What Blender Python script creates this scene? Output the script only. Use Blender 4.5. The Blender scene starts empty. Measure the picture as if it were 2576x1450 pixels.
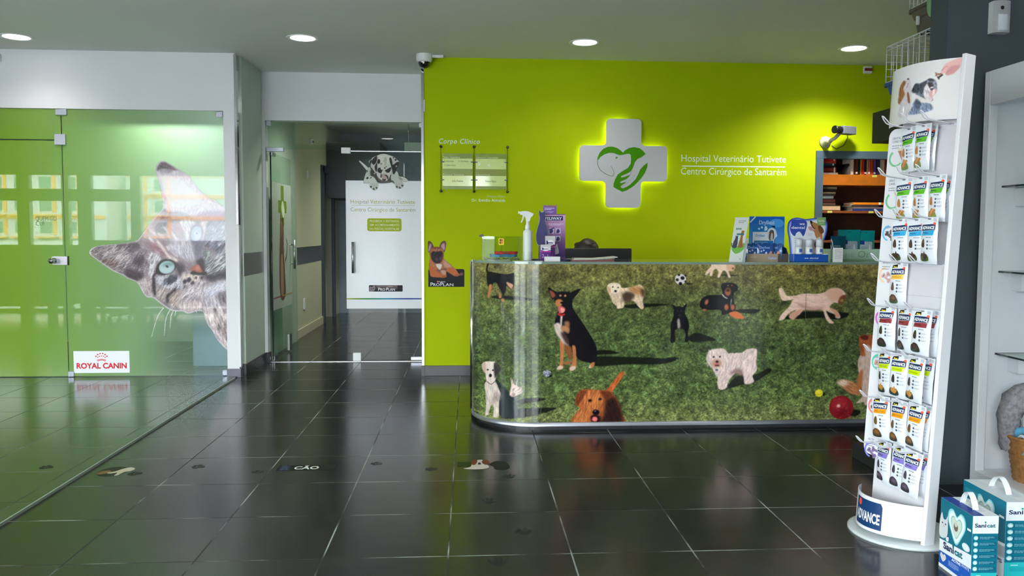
import bpy, bmesh, math, random
import numpy as np
from mathutils import Vector, Matrix, geometry

SC = bpy.context.scene
COL = SC.collection
random.seed(7)
PI = math.pi

# ---------------------------------------------------------------- camera
FPX, PITCH, YAW, ROLL, SHY, SHX = 2047.9073, .0628, .0659, .0045, -11.77, 27.07
IW, IH, CAMZ = 2576, 1450, 1.25
_cy, _sy = math.cos(YAW), math.sin(YAW)
CF = np.array([_sy*math.cos(PITCH), _cy*math.cos(PITCH), -math.sin(PITCH)])
_R0 = np.array([_cy, -_sy, 0.0])
_U0 = np.cross(_R0, CF)
CR = math.cos(ROLL)*_R0 + math.sin(ROLL)*_U0
CU = -math.sin(ROLL)*_R0 + math.cos(ROLL)*_U0
cd = bpy.data.cameras.new('camera')
cam = bpy.data.objects.new('camera', cd)
COL.objects.link(cam)
cd.sensor_width = 36.0
cd.lens = FPX/IW*36.0
cd.shift_x = -SHX/IW
cd.shift_y = SHY/IW
cd.clip_start = .02
M = Matrix.Identity(4)
for r in range(3):
    M[r][0], M[r][1], M[r][2] = CR[r], CU[r], -CF[r]
M[2][3] = CAMZ
cam.matrix_world = M
SC.camera = cam

# ---------------------------------------------------------------- exposure, world, daylight
SC.view_settings.view_transform = 'Standard'
SC.view_settings.look = 'None'
SC.view_settings.gamma = 1
SC.view_settings.use_curve_mapping = False
SC.view_settings.exposure = 0.0
SC.cycles.max_bounces = 10
SC.cycles.diffuse_bounces = 5
SC.cycles.glossy_bounces = 6
SC.cycles.transmission_bounces = 10
SC.cycles.transparent_max_bounces = 16
SC.cycles.caustics_reflective = False
SC.cycles.caustics_refractive = False
SC.cycles.sample_clamp_indirect = 6
SC.cycles.use_denoising = True
SC.cycles.use_adaptive_sampling = True
SC.cycles.adaptive_threshold = .02

SKY_STRENGTH = 36
DOWNLIGHT_W = 46
wd = bpy.data.worlds.new('overcast_sky')
SC.world = wd
wd.use_nodes = True
wn = wd.node_tree
wn.nodes.clear()
wo = wn.nodes.new('ShaderNodeOutputWorld')
wb = wn.nodes.new('ShaderNodeBackground')
wg = wn.nodes.new('ShaderNodeValToRGB')
wt = wn.nodes.new('ShaderNodeTexCoord')
ws = wn.nodes.new('ShaderNodeSeparateXYZ')
wn.links.new(wt.outputs['Generated'], ws.inputs[0])
wn.links.new(ws.outputs['Z'], wg.inputs[0])
wg.color_ramp.elements[0].position = .0
wg.color_ramp.elements[0].color = (.98, .98, 1.0, 1)
wg.color_ramp.elements[1].position = .7
wg.color_ramp.elements[1].color = (.88, .94, 1.0, 1)
wn.links.new(wg.outputs[0], wb.inputs['Color'])
wb.inputs['Strength'].default_value = SKY_STRENGTH
wn.links.new(wb.outputs[0], wo.inputs[0])


def portal(loc, sx, sz, rz=0):                       # a window opening that lets the sky in (sampling aid only, emits nothing)
    l = bpy.data.lights.new('window_portal', 'AREA')
    l.shape = 'RECTANGLE'
    l.size, l.size_y = sx, sz
    l.cycles.is_portal = True
    o = bpy.data.objects.new('window_portal', l)
    o.location = loc
    o.rotation_euler = (math.radians(90), 0, math.radians(rz))      # faces into the room
    COL.objects.link(o)


portal((-5.17, 1.2, 1.1), 8.1, 2.15)
portal((-1.2, -.33, 1.22), 3.4, 2.4, -90)
portal((-.3, -2.16, 1.22), 1.5, 2.4)


# ---------------------------------------------------------------- measuring helpers
def ray(x, y):
    return CF*FPX + CR*(x-IW/2-SHX) - CU*(y-IH/2-SHY)


def at(x, y, X=None, Y=None, Z=None):
    """the point of a plane of the room that the photograph shows at pixel x, y"""
    d = ray(x, y)
    if X is not None: t = X/d[0]
    elif Y is not None: t = Y/d[1]
    else: t = (Z-CAMZ)/d[2]
    p = d*t
    return Vector((p[0], p[1], p[2]+CAMZ))


def to_px(P):
    """pixels of an array of points (n x 3)"""
    d = np.asarray(P, float) - np.array([0, 0, CAMZ])
    z = d@CF
    return IW/2+SHX+FPX*(d@CR)/z, IH/2+SHY-FPX*(d@CU)/z


def lin(c):
    """sRGB 0-255 to linear"""
    if isinstance(c, str):
        c = c.lstrip('#')
        c = [int(c[i:i+2], 16) for i in (0, 2, 4)]
    out = []
    for v in c[:3]:
        v = v/255.0
        out.append(v/12.92 if v <= .04045 else ((v+.055)/1.055)**2.4)
    return tuple(out)


# ---------------------------------------------------------------- materials
MATS = {}


def mat(name, col=(200, 200, 200), rough=.5, metal=0.0, spec=.5, coat=0.0, noise=.04, nscale=30, bump=0.0, bscale=200, emit=None, estr=0, alpha=1.0, trans=0.0, ior=1.45):
    if name in MATS:
        return MATS[name]
    m = bpy.data.materials.new(name)
    m.use_nodes = True
    nt = m.node_tree
    b = nt.nodes['Principled BSDF']
    c = lin(col)
    b.inputs['Roughness'].default_value = rough
    b.inputs['Metallic'].default_value = metal
    b.inputs['Specular IOR Level'].default_value = spec
    b.inputs['Coat Weight'].default_value = coat
    b.inputs['Coat Roughness'].default_value = .06
    b.inputs['Alpha'].default_value = alpha
    b.inputs['Transmission Weight'].default_value = trans
    b.inputs['IOR'].default_value = ior
    b.inputs['Base Color'].default_value = (*c, 1)
    tc = None
    if noise > 0 or bump > 0:
        tc = nt.nodes.new('ShaderNodeTexCoord')
    if noise > 0:
        n = nt.nodes.new('ShaderNodeTexNoise')
        n.inputs['Scale'].default_value = nscale
        n.inputs['Detail'].default_value = 3
        nt.links.new(tc.outputs['Object'], n.inputs['Vector'])
        r = nt.nodes.new('ShaderNodeValToRGB')
        r.color_ramp.elements[0].position = .3
        r.color_ramp.elements[1].position = .7
        r.color_ramp.elements[0].color = (*[max(0, v*(1-noise)) for v in c], 1)
        r.color_ramp.elements[1].color = (*[min(1, v*(1+noise)) for v in c], 1)
        nt.links.new(n.outputs['Fac'], r.inputs[0])
        nt.links.new(r.outputs[0], b.inputs['Base Color'])
    if bump > 0:
        n2 = nt.nodes.new('ShaderNodeTexNoise')
        n2.inputs['Scale'].default_value = bscale
        n2.inputs['Detail'].default_value = 4
        nt.links.new(tc.outputs['Object'], n2.inputs['Vector'])
        bp = nt.nodes.new('ShaderNodeBump')
        bp.inputs['Strength'].default_value = bump
        bp.inputs['Distance'].default_value = .004
        nt.links.new(n2.outputs['Fac'], bp.inputs['Height'])
        nt.links.new(bp.outputs[0], b.inputs['Normal'])
    if emit:
        b.inputs['Emission Color'].default_value = (*lin(emit), 1)
        b.inputs['Emission Strength'].default_value = estr
    MATS[name] = m
    return m


def ink_material(name, rough=.4, coat=0.0, gain=1.0, spec=.5, use_alpha=False):
    """printing ink: the colour comes from the mesh's own colour attribute"""
    if name in MATS:
        return MATS[name]
    m = bpy.data.materials.new(name)
    m.use_nodes = True
    nt = m.node_tree
    b = nt.nodes['Principled BSDF']
    a = nt.nodes.new('ShaderNodeAttribute')
    a.attribute_name = 'Col'
    src = a.outputs['Color']
    if gain != 1.0:
        mx = nt.nodes.new('ShaderNodeVectorMath')
        mx.operation = 'SCALE'
        mx.inputs[3].default_value = gain
        nt.links.new(src, mx.inputs[0])
        src = mx.outputs[0]
    nt.links.new(src, b.inputs['Base Color'])
    b.inputs['Roughness'].default_value = rough
    b.inputs['Specular IOR Level'].default_value = spec
    b.inputs['Coat Weight'].default_value = coat
    b.inputs['Coat Roughness'].default_value = .05
    if use_alpha:
        nt.links.new(a.outputs['Alpha'], b.inputs['Alpha'])
    MATS[name] = m
    return m


def glass_material(name, tint=(225, 240, 232), refl=1.0, ior=1.5, alpha=None):
    """clear sheet glass: straight through, with a Fresnel mirror on top"""
    if name in MATS:
        return MATS[name]
    m = bpy.data.materials.new(name)
    m.use_nodes = True
    nt = m.node_tree
    nt.nodes.clear()
    out = nt.nodes.new('ShaderNodeOutputMaterial')
    mix = nt.nodes.new('ShaderNodeMixShader')
    tr = nt.nodes.new('ShaderNodeBsdfTransparent')
    tr.inputs[0].default_value = (*lin(tint), 1)
    gl = nt.nodes.new('ShaderNodeBsdfGlossy')
    gl.inputs['Roughness'].default_value = .0
    fr = nt.nodes.new('ShaderNodeFresnel')
    fr.inputs[0].default_value = ior
    mu = nt.nodes.new('ShaderNodeMath')
    mu.operation = 'MULTIPLY'
    mu.inputs[1].default_value = refl
    ge = nt.nodes.new('ShaderNodeNewGeometry')             # mirror only on the outer side of each face
    om = nt.nodes.new('ShaderNodeMath')
    om.operation = 'SUBTRACT'
    om.inputs[0].default_value = 1
    nt.links.new(ge.outputs['Backfacing'], om.inputs[1])
    m2 = nt.nodes.new('ShaderNodeMath')
    m2.operation = 'MULTIPLY'
    nt.links.new(fr.outputs[0], mu.inputs[0])
    nt.links.new(mu.outputs[0], m2.inputs[0])
    nt.links.new(om.outputs[0], m2.inputs[1])
    nt.links.new(m2.outputs[0], mix.inputs[0])
    nt.links.new(tr.outputs[0], mix.inputs[1])
    nt.links.new(gl.outputs[0], mix.inputs[2])
    nt.links.new(mix.outputs[0], out.inputs[0])
    MATS[name] = m
    return m


# ---------------------------------------------------------------- objects and tags
def tag(o, label=None, cat=None, group=None, kind=None):
    if label: o['label'] = label
    if cat: o['category'] = cat
    if group: o['group'] = group
    if kind: o['kind'] = kind
    return o


def thing(name, label, cat, loc=(0, 0, 0), rz=0.0, group=None, kind=None):
    o = bpy.data.objects.new(name, None)
    o.empty_display_size = .05
    COL.objects.link(o)
    o.location = loc
    o.rotation_euler = (0, 0, rz)
    return tag(o, label, cat, group, kind)


def copy_tree(o, label=None, loc=None, rz=None, parent=None):
    c = o.copy()
    COL.objects.link(c)
    if parent is not None:
        c.parent = parent
    for ch in list(o.children):
        copy_tree(ch, parent=c)
    if label: c['label'] = label
    if loc is not None: c.location = loc
    if rz is not None: c.rotation_euler.z = rz
    return c


class MB:
    """collects shapes into one mesh; each shape may use its own material slot"""
    def __init__(s):
        s.bm = bmesh.new()
        s.mats = []

    def _slot(s, m):
        if m is None: return 0
        if m not in s.mats: s.mats.append(m)
        return s.mats.index(m)

    def _fin(s, geom_faces, m, smooth=False):
        i = s._slot(m)
        for f in geom_faces:
            f.material_index = i
            f.smooth = smooth

    def box(s, x0, x1, y0, y1, z0, z1, m=None, bevel=0.0, seg=2, mtx=None):
        r = bmesh.ops.create_cube(s.bm, size=1.0)
        vs = r['verts']
        bmesh.ops.scale(s.bm, vec=(abs(x1-x0), abs(y1-y0), abs(z1-z0)), verts=vs)
        bmesh.ops.translate(s.bm, vec=((x0+x1)/2, (y0+y1)/2, (z0+z1)/2), verts=vs)
        fs = list({f for v in vs for f in v.link_faces})
        if bevel > 0:
            es = list({e for v in vs for e in v.link_edges})
            rr = bmesh.ops.bevel(s.bm, geom=es, offset=bevel, segments=seg, affect='EDGES', profile=.5)
            fs = list({f for v in rr['verts'] for f in v.link_faces} | {f for f in fs if f.is_valid})
            vs = list({v for f in fs for v in f.verts})
        if mtx is not None:
            bmesh.ops.transform(s.bm, matrix=mtx, verts=vs)
        s._fin(fs, m)
        return s

    def lathe(s, prof, m=None, seg=24, mtx=None, smooth=True, cap=True, a0=0, a1=2*PI):
        """prof: (radius, z) from bottom to top, turned round Z"""
        full = abs(a1-a0-2*PI) < 1e-6
        n = seg if full else seg+1
        rings = []
        for (r, z) in prof:
            rings.append([s.bm.verts.new((r*math.cos(a0+(a1-a0)*k/seg), r*math.sin(a0+(a1-a0)*k/seg), z)) for k in range(n)])
        fs = []
        for a, b in zip(rings[:-1], rings[1:]):
            for k in range(seg):
                k2 = (k+1) % n
                fs.append(s.bm.faces.new((a[k], a[k2], b[k2], b[k])))
        if cap and full:
            if prof[0][0] > 1e-5: fs.append(s.bm.faces.new(rings[0][::-1]))
            if prof[-1][0] > 1e-5: fs.append(s.bm.faces.new(rings[-1]))
        vs = [v for r in rings for v in r]
        if mtx is not None: bmesh.ops.transform(s.bm, matrix=mtx, verts=vs)
        s._fin(fs, m, smooth)
        return s

    def tube(s, pts, r, m=None, seg=8, closed=False, rad=None):
        pts = [Vector(p) for p in pts]
        n = len(pts)
        rings = []
        prev = None
        for i, p in enumerate(pts):
            if closed:
                t = (pts[(i+1) % n]-pts[i-1]).normalized()
            else:
                t = (pts[min(i+1, n-1)]-pts[max(i-1, 0)]).normalized()
            if prev is None:
                up = Vector((0, 0, 1)) if abs(t.z) < .9 else Vector((1, 0, 0))
                a = t.cross(up).normalized()
            else:
                a = (prev-t*prev.dot(t)).normalized()
            prev = a
            b = t.cross(a)
            rr = rad[i] if rad else r
            rings.append([s.bm.verts.new(p+(a*math.cos(2*PI*k/seg)+b*math.sin(2*PI*k/seg))*rr) for k in range(seg)])
        fs = []
        rng = range(n) if closed else range(n-1)
        for i in rng:
            A, B = rings[i], rings[(i+1) % n]
            for k in range(seg):
                fs.append(s.bm.faces.new((A[k], A[(k+1) % seg], B[(k+1) % seg], B[k])))
        if not closed:
            fs.append(s.bm.faces.new(rings[0][::-1]))
            fs.append(s.bm.faces.new(rings[-1]))
        s._fin(fs, m, True)
        return s

    def prism(s, poly, d0, d1, m=None, axis='Y', mtx=None):
        """a closed outline (a, b) with thickness along an axis: 'Y' -> (a, d, b), 'Z' -> (a, b, d), 'X' -> (d, a, b)"""
        def P(a, b, d):
            return (a, d, b) if axis == 'Y' else ((a, b, d) if axis == 'Z' else (d, a, b))
        A = [s.bm.verts.new(P(a, b, d0)) for a, b in poly]
        B = [s.bm.verts.new(P(a, b, d1)) for a, b in poly]
        fs = []
        n = len(poly)
        for t in geometry.tessellate_polygon([[Vector((a, b, 0)) for a, b in poly]]):
            try:
                fs.append(s.bm.faces.new([A[i] for i in t]))
                fs.append(s.bm.faces.new([B[i] for i in reversed(t)]))
            except ValueError:
                pass
        for i in range(n):
            j = (i+1) % n
            fs.append(s.bm.faces.new((A[i], A[j], B[j], B[i])))
        if mtx is not None: bmesh.ops.transform(s.bm, matrix=mtx, verts=A+B)
        s._fin(fs, m)
        return s

    def sphere(s, c, r, m=None, seg=16, rings=10, scale=(1, 1, 1), mtx=None):
        res = bmesh.ops.create_uvsphere(s.bm, u_segments=seg, v_segments=rings, radius=r)
        vs = res['verts']
        bmesh.ops.scale(s.bm, vec=scale, verts=vs)
        if mtx is not None: bmesh.ops.transform(s.bm, matrix=mtx, verts=vs)
        bmesh.ops.translate(s.bm, vec=c, verts=vs)
        s._fin({f for v in vs for f in v.link_faces}, m, True)
        return s

    def grid(s, rows, m=None, smooth=True, close_u=False):
        """rows of points, all of one length, joined into a sheet"""
        V = [[s.bm.verts.new(p) for p in r] for r in rows]
        fs = []
        for a, b in zip(V[:-1], V[1:]):
            n = len(a)
            for k in range(n if close_u else n-1):
                fs.append(s.bm.faces.new((a[k], a[(k+1) % n], b[(k+1) % n], b[k])))
        s._fin(fs, m, smooth)
        return s

    def build(s, name, parent=None, loc=(0, 0, 0), rz=0.0, normals=True):
        if normals:
            bmesh.ops.recalc_face_normals(s.bm, faces=s.bm.faces)
        me = bpy.data.meshes.new(name)
        s.bm.to_mesh(me)
        s.bm.free()
        for m in s.mats: me.materials.append(m)
        o = bpy.data.objects.new(name, me)
        COL.objects.link(o)
        o.location = loc
        o.rotation_euler = (0, 0, rz)
        if parent: o.parent = parent
        return o


def struct(o, label=None):
    o['kind'] = 'structure'
    if label: o['label'] = label
    return o


def rot(axis, deg, loc=(0, 0, 0)):
    return Matrix.Translation(loc) @ Matrix.Rotation(math.radians(deg), 4, axis)


# ---------------------------------------------------------------- flat printing: letters and shapes as thin coloured layers
_TXT = {}


def text_mesh(s, bold=0.0, shear=0.0, spacing=1.0):
    """letters as triangles, lower-left at 0, in units of the font size"""
    key = (s, bold, shear, spacing)
    if key in _TXT: return _TXT[key]
    cu = bpy.data.curves.new('t', 'FONT')
    cu.body = s
    cu.size = 1.0
    cu.offset = bold
    cu.shear = shear
    cu.space_character = spacing
    cu.resolution_u = 3
    ob = bpy.data.objects.new('t', cu)
    COL.objects.link(ob)
    dg = bpy.context.evaluated_depsgraph_get()
    ev = ob.evaluated_get(dg)
    me = ev.to_mesh()
    v = np.array([x.co[:2] for x in me.vertices]) if len(me.vertices) else np.zeros((0, 2))
    f = [tuple(p.vertices) for p in me.polygons]
    ev.to_mesh_clear()
    bpy.data.objects.remove(ob)
    bpy.data.curves.remove(cu)
    _TXT[key] = (v, f)
    return v, f


def rrect(x0, y0, x1, y1, r, n=4):
    r = min(r, abs(x1-x0)/2, abs(y1-y0)/2)
    out = []
    for cx, cy, a in ((x1-r, y1-r, 0), (x0+r, y1-r, 90), (x0+r, y0+r, 180), (x1-r, y0+r, 270)):
        for k in range(n+1):
            t = math.radians(a+90*k/n)
            out.append((cx+r*math.cos(t), cy+r*math.sin(t)))
    return out


def ellipse(cx, cy, rx, ry, n=24, rotd=0):
    c, s_ = math.cos(math.radians(rotd)), math.sin(math.radians(rotd))
    return [(cx+rx*math.cos(2*PI*k/n)*c-ry*math.sin(2*PI*k/n)*s_, cy+rx*math.cos(2*PI*k/n)*s_+ry*math.sin(2*PI*k/n)*c) for k in range(n)]


def smooth_poly(pts, sub=4, closed=True):
    """Catmull-Rom through the points"""
    P = [np.array(p, float) for p in pts]
    n = len(P)
    out = []
    rng = range(n) if closed else range(n-1)
    for i in rng:
        if closed:
            a, b, c, d = P[i-1], P[i], P[(i+1) % n], P[(i+2) % n]
        else:
            a, b, c, d = P[max(i-1, 0)], P[i], P[i+1], P[min(i+2, n-1)]
        for k in range(sub):
            t = k/sub
            out.append(tuple(.5*((2*b)+(-a+c)*t+(2*a-5*b+4*c-d)*t*t+(-a+3*b-3*c+d)*t**3)))
    if not closed: out.append(tuple(P[-1]))
    return out


def ribbon(pts, w, w2=None):
    """outline of a stroke of width w (tapering to w2)"""
    P = [np.array(p, float) for p in pts]
    n = len(P)
    L, R = [], []
    for i, p in enumerate(P):
        t = P[min(i+1, n-1)]-P[max(i-1, 0)]
        t = t/(np.linalg.norm(t)+1e-9)
        nn = np.array([-t[1], t[0]])
        ww = w if w2 is None else w+(w2-w)*i/(n-1)
        L.append(tuple(p+nn*ww/2))
        R.append(tuple(p-nn*ww/2))
    return L+R[::-1]


class Print:
    """flat artwork in its own (a, b) coordinates; put() lays it on a surface"""
    def __init__(s):
        s.v, s.f, s.c, s.l = [], [], [], []

    def tri(s, verts, faces, col, layer):
        o = len(s.v)
        c = lin(col)
        s.v += [tuple(p) for p in verts]
        s.c += [c]*len(verts)
        s.l += [layer]*len(verts)
        s.f += [tuple(i+o for i in f) for f in faces]
        return s

    def poly(s, pts, col, layer=0, holes=()):
        loops = [[Vector((p[0], p[1], 0)) for p in q] for q in (pts, *holes)]
        flat = [p for q in loops for p in q]
        return s.tri([(p.x, p.y) for p in flat], geometry.tessellate_polygon(loops), col, layer)

    def rect(s, x0, y0, x1, y1, col, layer=0, r=0):
        return s.poly(rrect(x0, y0, x1, y1, r) if r else [(x0, y0), (x1, y0), (x1, y1), (x0, y1)], col, layer)

    def grad(s, x0, y0, x1, y1, c0, c1, layer=0, n=12, vertical=True):
        for k in range(n):
            t0, t1 = k/n, (k+1)/n
            c = [c0[i]+(c1[i]-c0[i])*(k+.5)/n for i in range(3)]
            if vertical: s.rect(x0, y0+(y1-y0)*t0, x1, y0+(y1-y0)*t1, c, layer)
            else: s.rect(x0+(x1-x0)*t0, y0, x0+(x1-x0)*t1, y1, c, layer)
        return s

    def ell(s, cx, cy, rx, ry, col, layer=0, n=20, rotd=0):
        return s.poly(ellipse(cx, cy, rx, ry, n, rotd), col, layer)

    def blob(s, pts, col, layer=0, sub=4):
        return s.poly(smooth_poly(pts, sub), col, layer)

    def line(s, pts, w, col, layer=0, w2=None, smooth=True):
        return s.poly(ribbon(smooth_poly(pts, 5, False) if smooth else pts, w, w2), col, layer)

    def text(s, t, x, y, h, col, layer=1, width=None, bold=0.0, shear=0.0, spacing=1.0, align='L', rotd=0):
        """h: height of a capital letter; width: fit to this width"""
        v, f = text_mesh(t, bold, shear, spacing)
        if not len(v): return s
        ch, _ = text_mesh('H', bold)
        sy = h/(ch[:, 1].max()-ch[:, 1].min())
        x0, x1 = v[:, 0].min(), v[:, 0].max()
        sx = sy if width is None else width/(x1-x0)
        w = (x1-x0)*sx
        off = 0 if align == 'L' else (-w/2 if align == 'C' else -w)
        a = math.radians(rotd)
        q = np.stack([(v[:, 0]-x0)*sx+off, v[:, 1]*sy], 1)
        q = np.stack([q[:, 0]*math.cos(a)-q[:, 1]*math.sin(a)+x, q[:, 0]*math.sin(a)+q[:, 1]*math.cos(a)+y], 1)
        return s.tri(q, f, col, layer)

    def lines(s, x0, y0, x1, n, dy, h, col, layer=1):
        """small print too fine to read: thin uneven bars"""
        rr = random.Random(int(x0*1e5) ^ int(y0*1e5) ^ n)
        for k in range(n):
            x = x0
            e = x0+(x1-x0)*(rr.uniform(.5, .8) if k == n-1 else rr.uniform(.88, 1))
            while x < e:
                w = (x1-x0)*rr.uniform(.06, .2)
                s.rect(x, y0-k*dy, min(x+w, e), y0-k*dy+h, col, layer)
                x += w+(x1-x0)*.025
        return s

    def put(s, name, m, fn, parent=None, step=.00025, base=.0004, fine=None):
        """fn(a, b, height above the surface) -> point; fine: longest edge on a curved surface"""
        todo, s.f = list(s.f) if fine else [], [] if fine else s.f
        mid = {}
        while todo:
            f = todo.pop()
            if len(f) != 3:
                s.f.append(f)
                continue
            d = [math.hypot(s.v[f[i]][0]-s.v[f[(i+1) % 3]][0], s.v[f[i]][1]-s.v[f[(i+1) % 3]][1]) for i in range(3)]
            i = max(range(3), key=lambda k: d[k])
            if d[i] <= fine:
                s.f.append(f)
                continue
            p, q, r = f[i], f[(i+1) % 3], f[(i+2) % 3]
            key = (min(p, q), max(p, q))
            if key not in mid:
                mid[key] = len(s.v)
                s.v.append(((s.v[p][0]+s.v[q][0])/2, (s.v[p][1]+s.v[q][1])/2))
                s.c.append(s.c[p])
                s.l.append(s.l[p])
            todo += [(p, mid[key], r), (mid[key], q, r)]
        me = bpy.data.meshes.new(name)
        vs = [tuple(fn(p[0], p[1], base+l*step)) for p, l in zip(s.v, s.l)]
        fs = [f for f in s.f if len(set(f)) == len(f)]
        me.from_pydata(vs, [], fs)
        at_ = me.color_attributes.new('Col', 'FLOAT_COLOR', 'POINT')
        at_.data.foreach_set('color', np.array([(*c, 1) for c in s.c], 'f').ravel())
        me.materials.append(m)
        me.update()
        o = bpy.data.objects.new(name, me)
        COL.objects.link(o)
        if parent: o.parent = parent
        return o


def on_wall(y, sgn=-1):                 # (a, b) = (X, Z) on a plane Y = y facing the camera
    return lambda a, b, h: (a, y+sgn*h, b)


def on_px(y, sgn=-1):                   # (a, -b) measured on the photograph, taken back to the plane Y = y
    def f(a, b, h):
        p = at(a, -b, Y=y)
        return (p.x, y+sgn*h, p.z)
    return f


def on_floor(a, b, h):
    return (a, b, h)

# ================================================================ the setting
CEIL = 2.73
GW = 7.05           # plane of the green wall and of the glass front beside it
DG = 7.85           # plane of the glass door set back in the niche
CY = 5.04           # front of the reception counter

white_paint = mat('white_wall_paint', (222, 222, 226), .6, noise=.015, nscale=3, bump=.03, bscale=300)
ceil_paint = mat('ceiling_paint', (216, 218, 214), .8, noise=.015, nscale=2)
green_paint = mat('lime_green_paint', (163, 182, 0), .65, spec=.12, noise=.02, nscale=4, bump=.03, bscale=350)
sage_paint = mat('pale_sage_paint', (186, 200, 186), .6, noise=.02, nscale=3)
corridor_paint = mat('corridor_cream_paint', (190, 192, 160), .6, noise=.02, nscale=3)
slate_paint = mat('slate_grey_paint', (60, 70, 78), .45, noise=.03, nscale=4)
chrome = mat('polished_steel', (200, 200, 205), .12, 1.0, noise=.02)
brushed = mat('brushed_steel', (176, 176, 180), .32, 1.0, noise=.05, nscale=60)
alu = mat('satin_aluminium', (185, 187, 198), .3, .9, noise=.03)
black_plastic = mat('black_plastic', (16, 16, 18), .35, noise=.1)
white_plastic = mat('white_plastic', (226, 228, 230), .35, noise=.01)
dark_tile_trim = mat('dark_skirting_tile', (46, 46, 50), .3, noise=.1, nscale=12)
ink = ink_material('printing_ink', .45, spec=.25)
ink_gloss = ink_material('glossy_print', .18, coat=.5)
vinyl = ink_material('vinyl_sticker', .5, spec=.15)


def tile_material(name, x0, tx, y0, ty, c0, c1, rough, groutw, grout, spec=.5):
    m = bpy.data.materials.new(name)
    m.use_nodes = True
    nt = m.node_tree
    b = nt.nodes['Principled BSDF']
    N = nt.nodes.new
    L = nt.links.new
    geo = N('ShaderNodeNewGeometry')
    sep = N('ShaderNodeSeparateXYZ')
    L(geo.outputs['Position'], sep.inputs[0])

    def math_(op, a, b2=None, v=None):
        n = N('ShaderNodeMath')
        n.operation = op
        if isinstance(a, float) or isinstance(a, int): n.inputs[0].default_value = a
        else: L(a, n.inputs[0])
        if b2 is not None:
            if isinstance(b2, float) or isinstance(b2, int): n.inputs[1].default_value = b2
            else: L(b2, n.inputs[1])
        return n.outputs[0]
    cells = []
    masks = []
    for axis, o, t in (('X', x0, tx), ('Y', y0, ty)):
        u = math_('DIVIDE', math_('SUBTRACT', sep.outputs[axis], float(o)), float(t))
        fr = math_('FRACT', u)
        cells.append(math_('FLOOR', u))
        d = math_('ABSOLUTE', math_('SUBTRACT', fr, .5))
        masks.append(math_('GREATER_THAN', d, .5-groutw/t/2))
    g = math_('MAXIMUM', masks[0], masks[1])
    comb = N('ShaderNodeCombineXYZ')
    L(cells[0], comb.inputs[0])
    L(cells[1], comb.inputs[1])
    wn_ = N('ShaderNodeTexWhiteNoise')
    wn_.noise_dimensions = '2D'
    L(comb.outputs[0], wn_.inputs['Vector'])
    no = N('ShaderNodeTexNoise')
    no.inputs['Scale'].default_value = 5
    no.inputs['Detail'].default_value = 6
    no.inputs['Roughness'].default_value = .6
    L(geo.outputs['Position'], no.inputs['Vector'])
    f = math_('ADD', math_('MULTIPLY', no.outputs['Fac'], .8), math_('MULTIPLY', wn_.outputs['Value'], .25))
    cr = N('ShaderNodeValToRGB')
    cr.color_ramp.elements[0].position = .3
    cr.color_ramp.elements[1].position = .75
    cr.color_ramp.elements[0].color = (*lin(c0), 1)
    cr.color_ramp.elements[1].color = (*lin(c1), 1)
    L(f, cr.inputs[0])
    # the joint: pale in places, dark where worn
    n3 = N('ShaderNodeTexNoise')
    n3.inputs['Scale'].default_value = 3.0
    n3.inputs['Detail'].default_value = 5
    L(geo.outputs['Position'], n3.inputs['Vector'])
    gr = N('ShaderNodeValToRGB')
    gr.color_ramp.elements[0].position = .46
    gr.color_ramp.elements[1].position = .62
    gr.color_ramp.elements[0].color = (*lin((24, 23, 24)), 1)
    gr.color_ramp.elements[1].color = (*lin(grout), 1)
    L(n3.outputs['Fac'], gr.inputs[0])
    mx = N('ShaderNodeMix')
    mx.data_type = 'RGBA'
    L(g, mx.inputs['Factor'])
    L(cr.outputs[0], mx.inputs['A'])
    L(gr.outputs[0], mx.inputs['B'])
    L(mx.outputs['Result'], b.inputs['Base Color'])
    rr = math_('ADD', math_('ADD', float(rough), math_('MULTIPLY', no.outputs['Fac'], .06)), math_('MULTIPLY', g, .35))
    L(rr, b.inputs['Roughness'])
    b.inputs['Specular IOR Level'].default_value = spec
    # soft slate relief plus sunk joints
    n2 = N('ShaderNodeTexNoise')
    n2.inputs['Scale'].default_value = 9
    n2.inputs['Detail'].default_value = 4
    L(geo.outputs['Position'], n2.inputs['Vector'])
    h = math_('SUBTRACT', math_('MULTIPLY', n2.outputs['Fac'], .35), math_('MULTIPLY', g, .4))
    bp = N('ShaderNodeBump')
    bp.inputs['Strength'].default_value = .25
    bp.inputs['Distance'].default_value = .006
    L(h, bp.inputs['Height'])
    L(bp.outputs[0], b.inputs['Normal'])
    MATS[name] = m
    return m


floor_mat = tile_material('dark_slate_tiles', -.0804, .4786, 3.0806, .4786, (26, 26, 26), (44, 43, 43), .17, .006, (150, 158, 150))
platform_mat = tile_material('glossy_slate_tiles', -2.06, .4786, 3.30, .4786, (50, 54, 52), (66, 70, 68), .12, .005, (120, 128, 122), spec=.75)

m = MB(); m.box(-1.976, 4.8, -2.6, 12.8, -.12, 0, floor_mat)
struct(m.build('floor'), 'dark slate tiled floor with thin pale joints')
PZ = .012
m = MB(); m.box(-9.2, -1.976, 1.2, GW+.1, -.12, PZ, platform_mat)
struct(m.build('floor'), 'slightly raised glossier tiled floor in front of the glass wall')
m = MB(); m.box(-9.2, -1.976, GW+.1, 9.4, -.12, PZ-.002, floor_mat)
struct(m.build('floor'), 'tiled floor behind the glass wall')
m = MB()
m.box(-1.979, -1.971, 1.3, 6.96, 0, PZ+.001, mat('pale_edge_strip', (150, 162, 150), .35, noise=.02))
struct(m.build('trim_1'), 'thin metal edge strip where the raised floor ends')

# ceiling: one slab over shop, niche and corridor
m = MB(); m.box(-9.2, 4.8, -2.6, 12.8, CEIL, CEIL+.1, ceil_paint)
struct(m.build('ceiling'), 'plain painted ceiling')

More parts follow.
